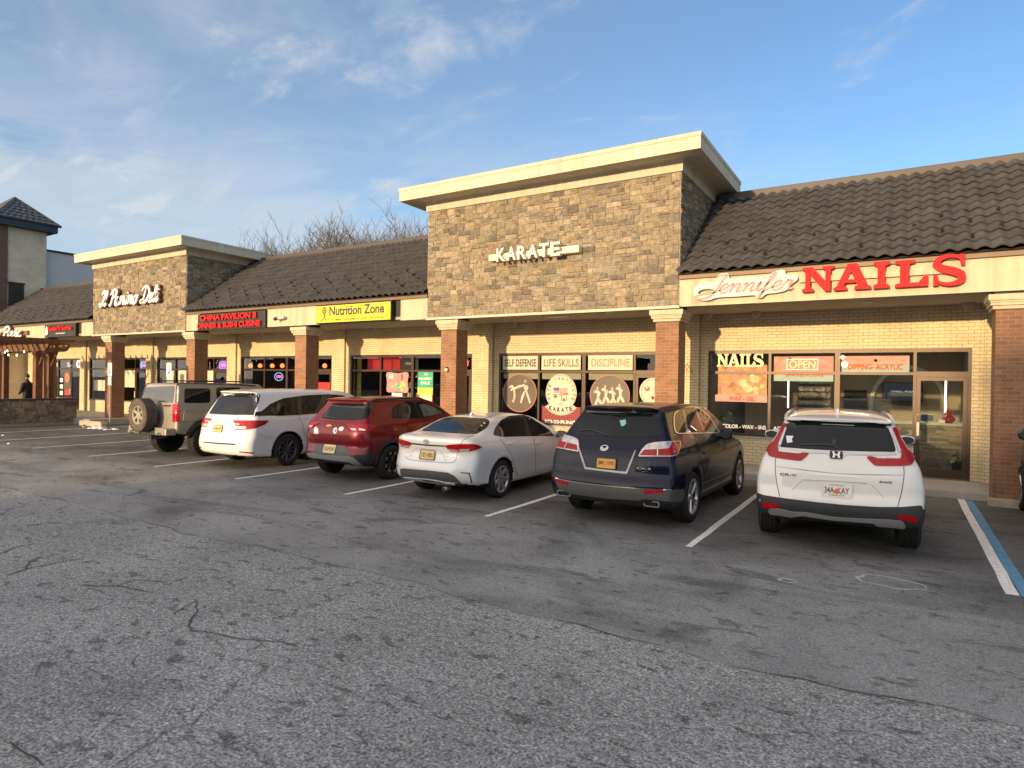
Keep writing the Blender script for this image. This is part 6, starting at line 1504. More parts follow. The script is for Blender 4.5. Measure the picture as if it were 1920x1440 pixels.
ho = [(-3.842, 4.14), (-3.80, 4.19), (-3.70, 4.215), (-3.586, 4.212), (-3.47, 4.175), (-3.544, 4.12), (-3.66, 4.095), (-3.78, 4.10)]
cl = smooth_line(cl, 4, True); ho = smooth_line(ho, 4, True)
mb = MB(); mb.shape([cl, ho[::-1]], 14.09, .09); mb.build('backing_board', MT['white'], s)
mb = MB(); cursive(mb, 'Jennifer', -3.89, -1.90, 3.985, 4.49, 14.078, .010, .036); mb.build('script', MT['pink_sign'], s)
# KARATE on its cream raceway
s = empty('shop_sign', (0, 0, 0)); tag(s, 'pale raised letters KARATE on a cream bar on the taller stone tower', 'sign')
mb = MB(); mb.box(-9.36, -6.72, 13.98, 14.2, 5.30, 5.47, bev=.01); mb.build('raceway', MT['cream_sign'], s)
xs = np.linspace(-9.06, -7.15, 7)
for i, ch in enumerate('KARATE'):
    mb = MB(); letters(mb, ch, xs[i] + .02, xs[i + 1] - .025, 5.235, 5.585, 13.86, .11, 0, .03); mb.build('letter', MT['white'], s)
# white script on the left tower
s = empty('shop_sign', (0, 0, 0)); tag(s, 'pinkish white script lettering with dark edges on the lower left stone tower', 'sign')
mb = MB(); cursive(mb, 'Il Panino Deli', -29.6, -25.0, 5.08, 5.72, 13.98, .05, .105); mb.build('script', SM['white_ink'], s)
mb = MB(); cursive(mb, 'Il Panino Deli', -29.61, -24.99, 5.065, 5.73, 14.03, .10, .125); mb.build('script_case', SM['script_edge'], s)
# yellow box sign
s = empty('shop_sign', (0, 0, 0)); tag(s, 'yellow box sign with black lettering and a round emblem above the left shops', 'sign')
mb = MB(); mb.box(-16.07, -12.85, 14.06, 14.24, 3.87, 4.455, bev=.01); mb.build('box', MT['black'], s)
mb = MB(); mb.box(-16.04, -12.88, 14.052, 14.06, 3.90, 4.425); mb.build('face', MT['yellow_sign'], s)
mb = MB(); letters(mb, 'Nutrition Zone', -15.45, -13.12, 4.10, 4.40, 14.046, .004, 0, .03); letters(mb, 'VITAMINS · SUPPLEMENTS · SPORT NUTRITION', -15.37, -13.14, 3.945, 4.0, 14.046, .004, 0, .01); mb.build('lettering', MT['gunmetal'], s)
mb = MB(); mb.shape([ellipse(-15.68, 4.27, .105, .125, 24)], 14.046, .004)
for q in ([(-15.70, 4.16), (-15.66, 4.05), (-15.60, 3.98), (-15.52, 3.99)], [(-15.67, 4.06), (-15.76, 4.0), (-15.84, 3.93)], [(-15.70, 4.13), (-15.62, 4.10), (-15.57, 4.13)]): ribbon(mb, q, .03, 14.046, .004)
mb.build('emblem', MT['gunmetal'], s)
mb = MB()
for z in (4.21, 4.27, 4.33): ribbon(mb, [(-15.77, z), (-15.68, z - .012), (-15.59, z)], .009, 14.0435, .002)
for x in (-15.72, -15.64): ribbon(mb, [(x, 4.17), (x - .006, 4.27), (x, 4.37)], .009, 14.0425, .002)
mb.build('emblem_lines', MT['yellow_sign'], s)
# red letters on a dark board
s = empty('shop_sign', (0, 0, 0)); tag(s, 'two rows of red letters on a black board left of the yellow sign', 'sign')
mb = MB(); mb.box(-22.60, -18.68, 14.12, 14.25, 3.84, 4.44, bev=.01); mb.build('board', MT['black'], s)
mb = MB(); letters(mb, 'CHINA PAVILION II', -22.35, -19.1, 4.19, 4.40, 14.05, .07, 0, .03); mb.build('lettering', MT['red_sign'], s)
mb = MB(); letters(mb, 'DINNER & SUSHI CUISINE', -22.52, -18.86, 3.90, 4.10, 14.05, .07, 0, .03); mb.build('lettering', MT['red_sign'], s)
# far left: red letters on black, and the pizza script
s = empty('shop_sign', (0, 0, 0)); tag(s, 'small black board with red letters and a white flame left of the deli tower', 'sign')
mb = MB(); mb.box(-34.93, -31.95, 14.10, 14.25, 3.87, 4.47, bev=.01); mb.build('board', MT['black'], s)
mb = MB(); letters(mb, 'Kababs N Kurries', -34.5, -32.2, 4.16, 4.38, 14.04, .06, 0, .03); mb.build('lettering', MT['red_sign'], s)
mb = MB(); mb.shape([smooth_line([(-34.72, 4.40), (-34.62, 4.2), (-34.6, 4.05), (-34.72, 3.97), (-34.86, 4.03), (-34.84, 4.18)], 4, True)], 14.08, .02); mb.build('flame', SM['white_ink'], s)
mb = MB(); letters(mb, 'RESTAURANT', -33.8, -32.9, 4.0, 4.06, 14.09, .01, 0, .01); mb.build('lettering', SM['white_ink'], s)
s = empty('shop_sign', (0, 0, 0)); tag(s, 'white script pizza sign with red edges above the pergola', 'sign')
mb = MB(); cursive(mb, 'ino Pizza', -41.0, -37.2, 3.95, 4.50, 14.0, .05, .10); mb.build('script', SM['white_ink'], s)
mb = MB(); cursive(mb, 'ino Pizza', -41.02, -37.18, 3.935, 4.515, 14.05, .10, .12); mb.build('script_case', SM['script_edge'], s)
mb = MB(); mb.box(-41.2, -36.8, 14.1, 14.2, 4.06, 4.26); mb.build('raceway', MT['drip'], s)
# security camera
s = empty('security_camera', (-17.75, 14.2, 4.12)); tag(s, 'small white security camera on the cream fascia beside the yellow sign', 'camera')
mb = MB(); mb.tube([(0, 0, 0), (.02, -.10, .04)], .025, 8); mb.lathe([(.001, 0), (.05, 0), (.05, -.015), (.001, -.016)], (0, 0, 0), 'y', 14); mb.build('bracket', MT['white'], s)
mb = MB(); mb.tube([(.10, -.10, .03), (-.16, -.16, .0)], .055, 12); mb.build('housing', MT['white'], s)
mb = MB(); mb.tube([(-.14, -.155, .003), (-.30, -.19, -.02)], .058, 12); mb.build('hood', MT['black'], s)
# small wall lamp on a column and the truss plate on the pier
s = empty('wall_lamp', (-10.88, 14.25, 2.41)); tag(s, 'small round lamp on the brick column left of the karate windows', 'lamp')
mb = MB(); mb.lathe([(.001, -.09), (.04, -.08), (.055, -.05), (.04, -.015), (.02, 0)], (0, 0, 0), 'y', 16); mb.build('globe', SM['cream_ink'], s, fix=True)
mb = MB(); mb.box(-.03, .03, -.06, 0, .05, .08, bev=.008); mb.build('bracket', MT['black'], s)
sheet('truss_marker', [S_([(-4.87, 2.42), (-4.55, 2.42), (-4.71, 2.66)], YW - .079, .003, 0), S_([(-4.83, 2.437), (-4.59, 2.437), (-4.71, 2.62)], YW - .0815, .003, 1), T_('R', -4.735, -4.685, 2.46, 2.53, YW - .084, .002, 2, .02)], [SM['brown_ink'], MT['cream_brick'], SM['red_ink']], 'small triangular marker on the cream brick pier beside the nail salon window', 'marker')

# ------------------------------------------------------------------ karate school window graphics
YP = 16.508
for t, (x0, x1), (a, b_), m_ in (('SELF DEFENSE', (-10.46, -9.23), (-10.40, -9.28), 'ink'), ('LIFE SKILLS', (-9.10, -7.82), (-9.02, -7.88), 'brown_ink'), ('DISCIPLINE', (-7.58, -6.25), (-7.48, -6.33), 'tan_ink')):
    o = sheet('window_banner', [S_(rect(x0, x1, 2.475, 2.90), YP, .004)], SM['poster'], f'cream banner reading {t} in the karate windows', 'banner')
    mb = MB(); letters(mb, t, a, b_, 2.565, 2.795, YP - .002, .002, 0, .022, 1.05); mb.build('lettering', SM[m_], o)
for x0, x1 in ((-10.46, -9.23), (-9.10, -7.82), (-7.58, -6.25)):
    tag(sheet('roller_blind', [S_(rect(x0, x1, 2.20, 2.385), 16.56, .01)], SM['blind']), {-10.46: 'cream blind behind the left round karate picture', -9.10: 'cream blind behind the karate badge', -7.58: 'cream blind behind the right round karate picture'}[x0], 'blind')
def figure(mb, segs, w, y, m=0):
    for q in segs: ribbon(mb, q, w if not isinstance(q[0][0], tuple) else w, y, .0015, m, per=5)
KICK = [[(-10.22, 1.93), (-10.12, 1.97), (-10.08, 1.90), (-10.16, 1.84)], [(-10.10, 1.88), (-9.95, 1.93), (-9.80, 1.98), (-9.68, 2.0)], [(-9.72, 2.04), (-9.66, 1.95), (-9.62, 1.82)], [(-9.66, 2.08), (-9.645, 2.14), (-9.62, 2.08)], [(-9.62, 1.84), (-9.55, 1.68), (-9.47, 1.47)], [(-9.66, 1.82), (-9.74, 1.65), (-9.79, 1.46)], [(-10.04, 1.86), (-10.02, 1.65), (-10.08, 1.48)], [(-9.64, 2.0), (-9.58, 1.94), (-9.60, 1.86)]]
def disc(cx, cz, r, label, segs, w):
    o = sheet('window_picture', [lambda mb: mb.shape([ellipse(cx, cz, r, r * .97, 48)], YP, .003, 0), lambda mb: mb.shape([ellipse(cx, cz, r - .022, r * .97 - .022, 48)], YP - .002, .003, 1)], [SM['rim'], SM['poster_brown']], label, 'poster')
    mb = MB(); k = 0
    for q in segs: ribbon(mb, q, w, YP - .004 - .0004 * (k % 6), .0015, 0, per=5); k += 1
    mb.build('figures', SM['skin'], o)
disc(-9.845, 1.765, .60, 'round brown picture of two karate fighters, left of the badge', KICK, [.05, .075, .05])
PEOPLE = []
for i, (x, z) in enumerate(((-7.28, 1.90), (-7.05, 1.95), (-6.83, 1.90), (-6.62, 1.99))):
    PEOPLE += [[(x - .02, z + .06), (x + .02, z + .06)], [(x, z), (x + .03, z - .12), (x + .02, z - .25)], [(x - .10, z - .06 + .03 * (i % 2)), (x - .02, z - .03), (x + .09, z - .10)], [(x + .02, z - .22), (x - .06, z - .42)], [(x + .03, z - .22), (x + .14, z - .42)]]
disc(-6.915, 1.765, .60, 'round brown picture of a row of karate pupils, right of the badge', PEOPLE, [.05, .085, .05])
# badge
bd = smooth_line([(-8.44, 2.36), (-8.66, 2.30), (-8.86, 2.10), (-8.94, 1.82), (-8.90, 1.60), (-8.82, 1.46)], 5)[:-1] + [(-8.82, 1.46), (-8.955, 1.385)] + smooth_line([(-8.955, 1.385), (-8.78, 1.24), (-8.60, 1.165), (-8.435, 1.145)], 4)[1:]
bd2 = bd + [(-8.435 * 2 - a, b_) for a, b_ in bd[::-1][1:-1]]
ctr = (-8.435, 1.75)
def grow(k, q=bd2): return [(ctr[0] + (a - ctr[0]) * k, ctr[1] + (b_ - ctr[1]) * k) for a, b_ in q]
o = sheet('window_badge', [lambda mb: mb.shape([bd2], YP - .004, .004, 0), lambda mb: mb.shape([grow(.955), grow(.935)[::-1]], YP - .006, .002, 1)], [SM['poster'], SM['ink']], 'cream round badge of the karate institute on the middle window', 'badge')
mb = MB(); T = 'PACE INSTITUTE'
for i, ch in enumerate(T):
    if ch == ' ': continue
    a = math.radians(203 - (203 + 23) * i / (len(T) - 1)); R0 = .415; cx, cz = ctr[0] + R0 * math.cos(a), 1.80 + R0 * 1.02 * math.sin(a); t_ = a - math.pi / 2
    w_, h_ = (.018 if ch == 'I' else .064), .085
    letters(mb, ch, -w_ / 2, w_ / 2, -h_ / 2, h_ / 2, 0, .001, 0, .025, f=lambda p, q, d: (cx + p * math.cos(t_) - q * math.sin(t_), YP - .0065 + d, cz + p * math.sin(t_) + q * math.cos(t_)))
letters(mb, 'OF', -8.50, -8.37, 1.435, 1.51, YP - .0065, .001, 0, .0)
T = 'KARATE'
for i, ch in enumerate(T):
    u_ = (i - 2.5) / 2.5; cx = ctr[0] + u_ * .335; cz = 1.305 + u_ * u_ * .045; t_ = u_ * .28; w_, h_ = .105, .135
    letters(mb, ch, -w_ / 2, w_ / 2, -h_ / 2, h_ / 2, 0, .001, 0, .04, f=lambda p, q, d: (cx + p * math.cos(t_) - q * math.sin(t_), YP - .0065 + d, cz + p * math.sin(t_) + q * math.cos(t_)))
for q in ([(-8.66, 1.62), (-8.62, 1.72), (-8.56, 1.63)], [(-8.68, 1.70), (-8.55, 1.70)], [(-8.63, 1.76), (-8.61, 1.64)], [(-8.42, 1.73), (-8.41, 1.60), (-8.43, 1.56)], [(-8.24, 1.73), (-8.25, 1.60), (-8.23, 1.56)]): ribbon(mb, q, .018, YP - .0065, .001)
mb.build('lettering', SM['ink'], o)
mb = MB()
for k in range(7): mb.shape([rect(-8.68, -8.22, 1.80 + k * .022, 1.811 + k * .022)], YP - .0062, .001, 0)
for q in ([(-8.72, 1.755), (-8.5, 1.735), (-8.2, 1.765)], [(-8.46, 1.79), (-8.33, 1.775), (-8.18, 1.79)]): ribbon(mb, q, .022, YP - .0065, .001)
mb.shape([ellipse(-8.335, 1.60, .05, .05, 16)], YP - .0062, .001, 0); mb.build('red_marks', SM['redp'], o)
mb = MB(); mb.shape([rect(-8.68, -8.49, 1.865, 1.955)], YP - .0075, .001, 0); mb.build('blue_canton', SM['blue_ink'], o)
o = sheet('window_banner', [S_(rect(-9.06, -7.80, .86, 1.40), YP, .003)], SM['poster_red'], 'maroon panel with a phone number below the karate badge', 'banner')
mb = MB(); letters(mb, '973·22·PUNCH', -8.97, -7.84, .885, 1.0, YP - .002, .002, 0, .03); mb.build('lettering', SM['white_ink'], o)
o = sheet('window_picture', [lambda mb: mb.shape([ellipse(-5.66, 1.90, .37, .37, 40)], YP - .03, .003, 0), lambda mb: mb.shape([ellipse(-5.66, 1.90, .33, .33, 40), ellipse(-5.66, 1.90, .315, .315, 40)[::-1]], YP - .032, .002, 1)], [SM['poster'], SM['brown_ink']], 'round white emblem with red swirls on the karate door', 'poster')
mb = MB()
for a in range(3):
    t_ = a * 2.094 + .5; cx, cz = -5.66 + .17 * math.cos(t_), 1.90 + .17 * math.sin(t_)
    ribbon(mb, [(cx + .10 * math.cos(q) * (1 - q / 9), cz + .10 * math.sin(q) * (1 - q / 9)) for q in np.linspace(t_, t_ + 5.2, 9)], [.03, .06, .07, .05], YP - .0325 - .0006 * a, .001)
mb.build('swirls', SM['redp'], o)

# ------------------------------------------------------------------ nail salon windows
o = sheet('window_poster', [S_(rect(-3.95, -2.775, 1.86, 2.62), YP, .003, 0), S_(rect(-4.02, -2.765, 1.69, 1.86), YP, .003, 1)], [SM['peach'], SM['lilac']], 'peach poster of a pedicure under the word NAILS in the salon window', 'poster')
mb = MB()
for k in range(9):
    cx, cz = random.uniform(-3.35, -2.85), random.uniform(1.93, 2.32); n_ = 9; r_ = random.uniform(.06, .13)
    mb.shape([[(cx + r_ * random.uniform(.6, 1.1) * math.cos(t), cz + r_ * random.uniform(.6, 1.1) * math.sin(t)) for t in np.linspace(0, 5.6, n_)]], YP - .0015 - .0004 * k, .001, 0)
mb.build('flower_print', SM['cream_flower'], o)
mb = MB()
for q in ([(-3.9, 2.3), (-3.8, 2.0), (-3.55, 1.88)], [(-3.75, 2.5), (-3.55, 2.42), (-3.4, 2.2)], [(-3.62, 2.36), (-3.5, 2.2), (-3.42, 2.1)]): ribbon(mb, q, [.03, .10, .05], YP - .0012, .001)
mb.build('hand_print', SM['pink_grad'], o)
mb = MB(); letters(mb, 'WAX - GEL', -3.67, -3.05, 1.72, 1.83, YP - .003, .002, 0, .03); mb.build('lettering', SM['orange_ink'], o)
mb = MB(); X_ = [-3.98, -3.70, -3.42, -3.29, -3.09, -2.86]
for ch, a, c_ in zip('NAILS', (-3.98, -3.71, -3.43, -3.29, -3.09), (-3.70, -3.42, -3.30, -3.07, -2.87)): serif(mb, ch, a, c_, 2.57, 2.895, YP - .012, .008)
tag(mb.build('window_lettering', SM['cream_ink']), 'cream slab letters NAILS at the top of the left salon window', 'lettering')
o = sheet('window_poster', [S_(rect(-2.62, -1.32, 2.36, 2.82), YP, .003, 0), S_(rect(-2.62, -1.32, 2.225, 2.36), YP, .003, 1)], [SM['pink_grad'], SM['teal']], 'pink spa poster behind the OPEN sign in the salon window', 'poster')
mb = MB(); letters(mb, 'SPA PEDICURE', -2.36, -1.52, 2.335, 2.42, YP - .002, .002, 0, .02); mb.build('lettering', SM['orange_ink'], o)
mb = MB()
for q in ([(-2.3, 2.8), (-2.0, 2.6), (-1.7, 2.78)], [(-1.8, 2.5), (-1.6, 2.7), (-1.4, 2.6)], [(-2.55, 2.5), (-2.4, 2.7), (-2.2, 2.78)]): ribbon(mb, q, [.03, .12, .04], YP - .0014, .001)
mb.build('flower_print', SM['lilac'], o)
s = empty('open_sign', (0, 0, 0)); tag(s, 'pale outlined OPEN sign in front of the pink spa poster', 'sign')
mb = MB(); fr = rect(-2.33, -1.64, 2.49, 2.76); mb.shape([fr, rect(-2.305, -1.665, 2.515, 2.735)[::-1]], 16.47, .02); mb.build('frame', SM['white_ink'], s)
mb = MB(); letters(mb, 'OPEN', -2.27, -1.70, 2.53, 2.72, 16.474, .016, 0, .012); mb.build('lettering', SM['cream_ink'], s)
o = sheet('window_poster', [S_(rect(-1.15, .18, 2.60, 2.82), YP, .003, 0), S_(rect(-1.15, .18, 2.455, 2.60), YP, .003, 1)], [SM['lilac'], SM['teal']], 'pale poster reading DIPPING - ACRYLIC in the salon window', 'poster')
mb = MB(); letters(mb, 'DIPPING- ACRYLIC', -1.02, .06, 2.505, 2.635, YP - .002, .002, 0, .035); mb.build('lettering', SM['orange_ink'], o)
mb = MB()
for q in ([(-1.0, 2.79), (-.6, 2.70), (-.1, 2.80)], [(-.5, 2.8), (-.45, 2.68)], [(-.1, 2.80), (.1, 2.7)]): ribbon(mb, q, [.02, .07, .03], YP - .0014, .001)
mb.build('hand_print', SM['peach'], o)
sheet('window_sticker', [lambda mb: mb.shape([ellipse(-1.09, 2.63, .075, .075, 24)], YP - .006, .003)], SM['white_ink'], 'round white sticker at the corner of the dipping poster', 'sticker')
sheet('window_sticker', [S_([(-1.20, 2.79), (-1.13, 2.85), (-1.06, 2.79), (-1.13, 2.73)], YP - .05, .01)], SM['white_ink'], 'small white diamond tag on the salon window bar', 'sticker')
mb = MB(); letters(mb, 'GEL COLOR - WAX - SNS', -4.05, -2.78, 1.02, 1.12, YP, .003, 0, .03); letters(mb, 'ACRYLIC', -2.62, -2.1, 1.02, 1.12, YP, .003, 0, .03)
tag(mb.build('window_lettering', SM['white_ink']), 'white letters GEL COLOR - WAX - SNS along the bottom of the salon window', 'lettering')
# inside the salon
c_ = empty('reception_counter', (0, 0, 0)); tag(c_, 'reception counter with stacked stone tiles behind the salon door', 'counter')
mb = MB(); z = .17
while z < 1.22:
    x = -.35; h_ = random.choice((.035, .05, .06))
    while x < 1.42:
        w_ = random.uniform(.12, .42); k = random.uniform(.6, 1.35); y_ = 17.86 - random.uniform(0, .02)
        c0 = random.choice(((.40, .33, .23), (.30, .26, .19), (.46, .41, .31), (.34, .26, .17)))
        mb.box(x, min(x + w_, 1.42) - .003, y_, 18.0, z, z + h_ - .003, 0, tuple(q * k for q in c0)); x += w_
    z += h_
mb.build('tile_front', SM['tile1'], c_)
mb = MB(); mb.box(-.38, 1.44, 17.78, 18.4, 1.235, 1.29, bev=.01); mb.build('counter_top', SM['counter'], c_)
mb = MB(); mb.box(-.34, 1.41, 17.98, 18.05, .16, 1.235); mb.build('core', MT['interior_dark'], c_)
v_ = MB(); v_.lathe([(.001, 0), (.07, 0), (.125, .06), (.13, .11), (.085, .17), (.06, .20), (.075, .30), (.06, .30), (.05, .20)], (1.0, 18.0, 1.29), 'z', 20); tag(v_.build('vase', SM['vase'], fix=True), 'dark red vase on the reception counter', 'vase')
s = empty('monitor', (.58, 17.95, 1.29)); tag(s, 'small white framed screen on the reception counter', 'monitor')
mb = MB(); mb.box(-.14, .14, 0, .03, .02, .20, bev=.006); mb.box(-.05, .05, -.01, .06, 0, .02); mb.build('case', MT['white'], s)
mb = MB(); mb.box(-.12, .12, -.004, 0, .04, .18); mb.build('screen', SM['screen'], s)
for i, (x, lab) in enumerate(((.80, 'white card box beside the vase on the counter'), (.32, 'small white box at the left end of the counter'), (1.25, 'low white tray right of the vase'))):
    mb = MB(); mb.box(x, x + .12, 17.9, 18.02, 1.29, 1.29 + (.08, .15, .05)[i], bev=.006); tag(mb.build('box', SM['white_ink']), lab, 'box')
s = empty('television', (0, 0, 0)); tag(s, 'black television with white words on the salon back wall', 'television')
mb = MB(); mb.box(-.46, .62, 23.3, 23.36, 1.66, 2.27, bev=.008); mb.build('case', MT['black'], s)
mb = MB(); mb.box(-.43, .59, 23.29, 23.3, 1.69, 2.24); mb.build('screen', SM['screen'], s)
mb = MB(); letters(mb, 'CHILL, PLEASE', -.22, .5, 1.95, 2.01, 23.284, .004, 0, .02); mb.build('lettering', SM['screentext'], s)
mb = MB(); an = np.linspace(0, math.pi, 24)
mb.shape([[(.22 + 1.05 * math.cos(a), 1.55 + 1.25 * math.sin(a)) for a in an] + [(.22 - 1.05, .2), (.22 - .93, .2)] + [(.22 + .93 * math.cos(a), 1.55 + 1.13 * math.sin(a)) for a in an[::-1]] + [(.22 + .93, .2), (.22 + 1.05, .2)]], 23.45, .12); tag(mb.build('wall_arch', SM['counter']), 'pale arch trim round the television on the salon back wall', 'arch')
mb = MB(); mb.box(-1.55, -.9, 23.55, 23.6, .16, 2.0); tag(mb.build('back_door', MT['dark']), 'dark doorway in the salon back wall', 'door')
s = empty('polish_rack', (0, 0, 0)); tag(s, 'wall rack of nail polish seen through the salon window', 'rack')
mb = MB(); mb.box(-2.8, -1.85, 22.3, 22.35, 1.0, 2.35); mb.build('back_panel', MT['interior'], s)
for k in range(6):
    z = 1.05 + k * .22; mb = MB(); mb.box(-2.8, -1.85, 22.18, 22.3, z, z + .02); mb.build('shelf', MT['dark'], s)
    mb = MB()
    for x in np.arange(-2.77, -1.9, .045): mb.box(x, x + .03, 22.2, 22.24, z + .02, z + random.uniform(.09, .13))
    b_ = mb.build('bottles', SM['bottle'], s); b_['kind'] = 'stuff'
for i, (x, y) in enumerate(((-2.62, 18.9), (.98, 19.0))):
    mb = MB(); mb.tube([(x, y, 1.5), (x, y, 2.3)], .022, 8); tag(mb.build('tube_lamp', SM['tube']), ('upright white tube light behind the spa poster', 'upright white tube light behind the salon door')[i], 'lamp')
def potted(x, y, zt, label, n=26):
    s = empty('potted_plant', (x, y, ZS)); tag(s, label, 'plant')
    mb = MB(); mb.lathe([(.001, 0), (.13, 0), (.17, .30), (.15, .30), (.14, .26), (.001, .26)], (0, 0, 0), 'z', 16); mb.build('pot', MT['dark'], s, fix=True)
    mb = MB(); L_ = MB()
    for k in range(n):
        a = random.uniform(0, 6.28); h_ = random.uniform(.4, 1) * (zt - ZS); r_ = random.uniform(.1, .32)
        p0, p1, p2 = (0, 0, .26), (r_ * .4 * math.cos(a), r_ * .4 * math.sin(a), h_ * .7), (r_ * math.cos(a), r_ * math.sin(a), h_)
        mb.tube([p0, p1, p2], [.008, .006, .004], 5)
        u_ = Vector((math.cos(a), math.sin(a), -.4)).normalized(); w_ = Vector((-math.sin(a), math.cos(a), 0)); c0 = Vector(p2); l_ = random.uniform(.12, .22)
        L_.add([c0 - u_ * .02, c0 + u_ * l_ * .5 + w_ * .045, c0 + u_ * l_, c0 + u_ * l_ * .5 - w_ * .045], [(0, 1, 2, 3)])
    mb.build('stems', SM['leafy'], s); L_.build('leaves', SM['leafy'], s)
potted(-3.95, 17.15, 1.45, 'green potted plant in the left corner of the salon window'); potted(1.18, 17.35, .75, 'small potted plant at the right of the salon door', 14)

# ------------------------------------------------------------------ nutrition shop
sheet('lit_header', [S_(rect(-16.65, -15.08, 2.46, 2.92), 17.0, .04)], SM['redlit'], 'red lit header band inside the nutrition shop window', 'sign')
sheet('yellow_strip', [S_(rect(-16.88, -16.68, .85, 2.9), 16.70, .03)], SM['yellowp'], 'yellow upright strip at the left edge of the nutrition shop window', 'panel')
sheet('menu_board', [S_(rect(-14.95, -14.16, 2.47, 2.90), 16.9, .03, 0), T_('VITAMINS', -14.75, -14.35, 2.63, 2.72, 16.895, .003, 1, .01)], [MT['gunmetal'], SM['white_ink']], 'dark board with small white letters in the nutrition shop transom', 'board')
o = sheet('window_poster', [S_(smooth_line([(-15.25, 2.36), (-14.76, 2.335), (-14.28, 2.36), (-14.30, 2.03), (-14.28, 1.68), (-14.76, 1.70), (-15.22, 1.68), (-15.23, 2.03)], 3, True), YP, .003, 0)], [SM['lilac']], 'bright picture poster in the middle of the nutrition shop window', 'poster')
mb = MB()
for k in range(16):
    x, z = random.uniform(-15.1, -14.42), random.uniform(1.78, 2.05); r_ = random.uniform(.04, .10); mb.shape([ellipse(x, z, r_, r_ * random.uniform(.5, 1), 8, random.random())], YP - .0012 - .0003 * k, .001, k % 3)
mb.shape([rect(-15.14, -14.96, 2.16, 2.30)], YP - .001, .001, 3); mb.shape([ellipse(-14.55, 2.2, .05, .13, 12)], YP - .001, .001, 4)
mb.build('printed_picture', [SM['yellowp'], SM['cream_flower'], SM['greenp'], SM['white_ink'], SM['brown_ink']], o)
sheet('window_notice', [S_(rect(-15.0, -14.53, 1.52, 1.66), YP, .003)], SM['white_ink'], 'small white notice under the picture poster', 'notice')
o = sheet('window_poster', [S_(rect(-13.85, -13.2, 1.86, 2.39), YP, .003, 0), S_(rect(-13.85, -13.2, 1.62, 1.86), YP, .003, 1), S_(rect(-13.85, -13.2, 1.38, 1.62), YP, .003, 2)], [SM['greenp'], SM['yellowp'], SM['redp']], 'tall green, yellow and red poster beside the brick column', 'poster')
mb = MB(); letters(mb, 'HIGH ENERGY', -13.80, -13.25, 2.12, 2.2, YP - .002, .002, 0, .02); letters(mb, 'SALE', -13.72, -13.33, 1.97, 2.07, YP - .002, .002, 0, .02); mb.shape([ellipse(-13.5, 2.31, .06, .04, 14)], YP - .002, .002, 0); mb.build('lettering', SM['white_ink'], o)
s = empty('store_shelf', (0, 0, 0)); tag(s, 'shelves of white tubs inside the nutrition shop', 'shelf')
for k in range(5):
    z = .6 + k * .40; mb = MB(); mb.box(-16.6, -15.2, 18.3, 18.65, z, z + .025); mb.build('shelf_board', MT['interior'], s)
    mb = MB(); x = -16.55
    while x < -15.3:
        w_ = random.uniform(.07, .15); mb.lathe([(.001, 0), (w_ * .48, 0), (w_ * .48, .16), (w_ * .36, .18), (w_ * .36, .21), (.001, .21)], (x + w_ / 2, 18.42, z + .025), 'z', 10, random.randint(0, 2)); x += w_ + random.uniform(.01, .05)
    b_ = mb.build('tubs', [SM['white_ink'], MT['black'], SM['bottle']], s); b_['kind'] = 'stuff'
s = empty('neon_sign', (0, 0, 0)); tag(s, 'red neon swirl above the nutrition shop door', 'sign')
mb = MB()
for k, r_ in enumerate((.16, .11, .06)): mb.tube([(-11.92 + r_ * math.cos(a), 16.48, 2.68 + r_ * math.sin(a)) for a in np.linspace(-1.5 + k * .3, 2.0 + k * .2, 12)], .014, 6)
mb.build('neon_tube', SM['neon_red'], s)
for i, z in enumerate((1.86, 1.66, 1.44)): sheet('door_notice', [S_(rect(-11.96, -11.82, z - .07, z + .07), YP - .03, .002)], SM['white_ink'], ('top white notice on the nutrition shop door', 'middle white notice on the nutrition shop door', 'lowest white notice on the nutrition shop door')[i], 'notice')
s = empty('sandwich_sign', (-12.75, 15.6, ZS)); tag(s, 'cream standing sign on the pavement left of the brick column', 'sign')
mb = MB(); mb.box(-.25, .25, -.02, .02, .5, 1.5, bev=.03); mb.build('board', SM['cream_ink'], s)
for x in (-.2, .2): mb = MB(); mb.tube([(x, .0, 0), (x, 0, .52)], .018, 6); mb.build('leg', MT['steel'], s)
mb = MB(); mb.box(-.04, .04, -.024, -.02, .95, 1.2); mb.build('print', SM['ink'], s)

# ------------------------------------------------------------------ restaurant and deli windows
for i, x in enumerate((-23.13, -22.5, -21.74, -21.12, -18.68)):
    s = empty('pendant_lamp', (x, 16.8, 2.60)); tag(s, ('first red pendant lamp from the left in the restaurant window', 'second red pendant lamp from the left in the restaurant window', 'third red pendant lamp from the left in the restaurant window', 'fourth red pendant lamp from the left in the restaurant window', 'red pendant lamp seen right of the brick column')[i], 'lamp', 'pendant lamps in the restaurant')
    mb = MB(); mb.lathe([(.001, .09), (.05, .08), (.085, .02), (.085, -.03), (.05, -.08), (.001, -.085)], (0, 0, 0), 'z', 14); mb.build('shade', SM['lamp'], s, fix=True)
    mb = MB(); mb.tube([(0, 0, .09), (0, 0, .62)], .006, 5); mb.build('cord', MT['black'], s)
sheet('ceiling_light', [lambda mb: mb.box(-22.7, -22.1, 17.2, 17.6, 3.1, 3.14), ], SM['neon_white'], 'bright ceiling panel at the left of the restaurant window', 'lamp'); sheet('ceiling_light', [lambda mb: mb.box(-21.6, -20.7, 17.2, 17.6, 3.1, 3.14)], SM['neon_white'], 'bright ceiling panel at the middle of the restaurant window', 'lamp')
s = empty('neon_sign', (0, 0, 0)); tag(s, 'oval pink and blue OPEN neon in the restaurant window', 'sign')
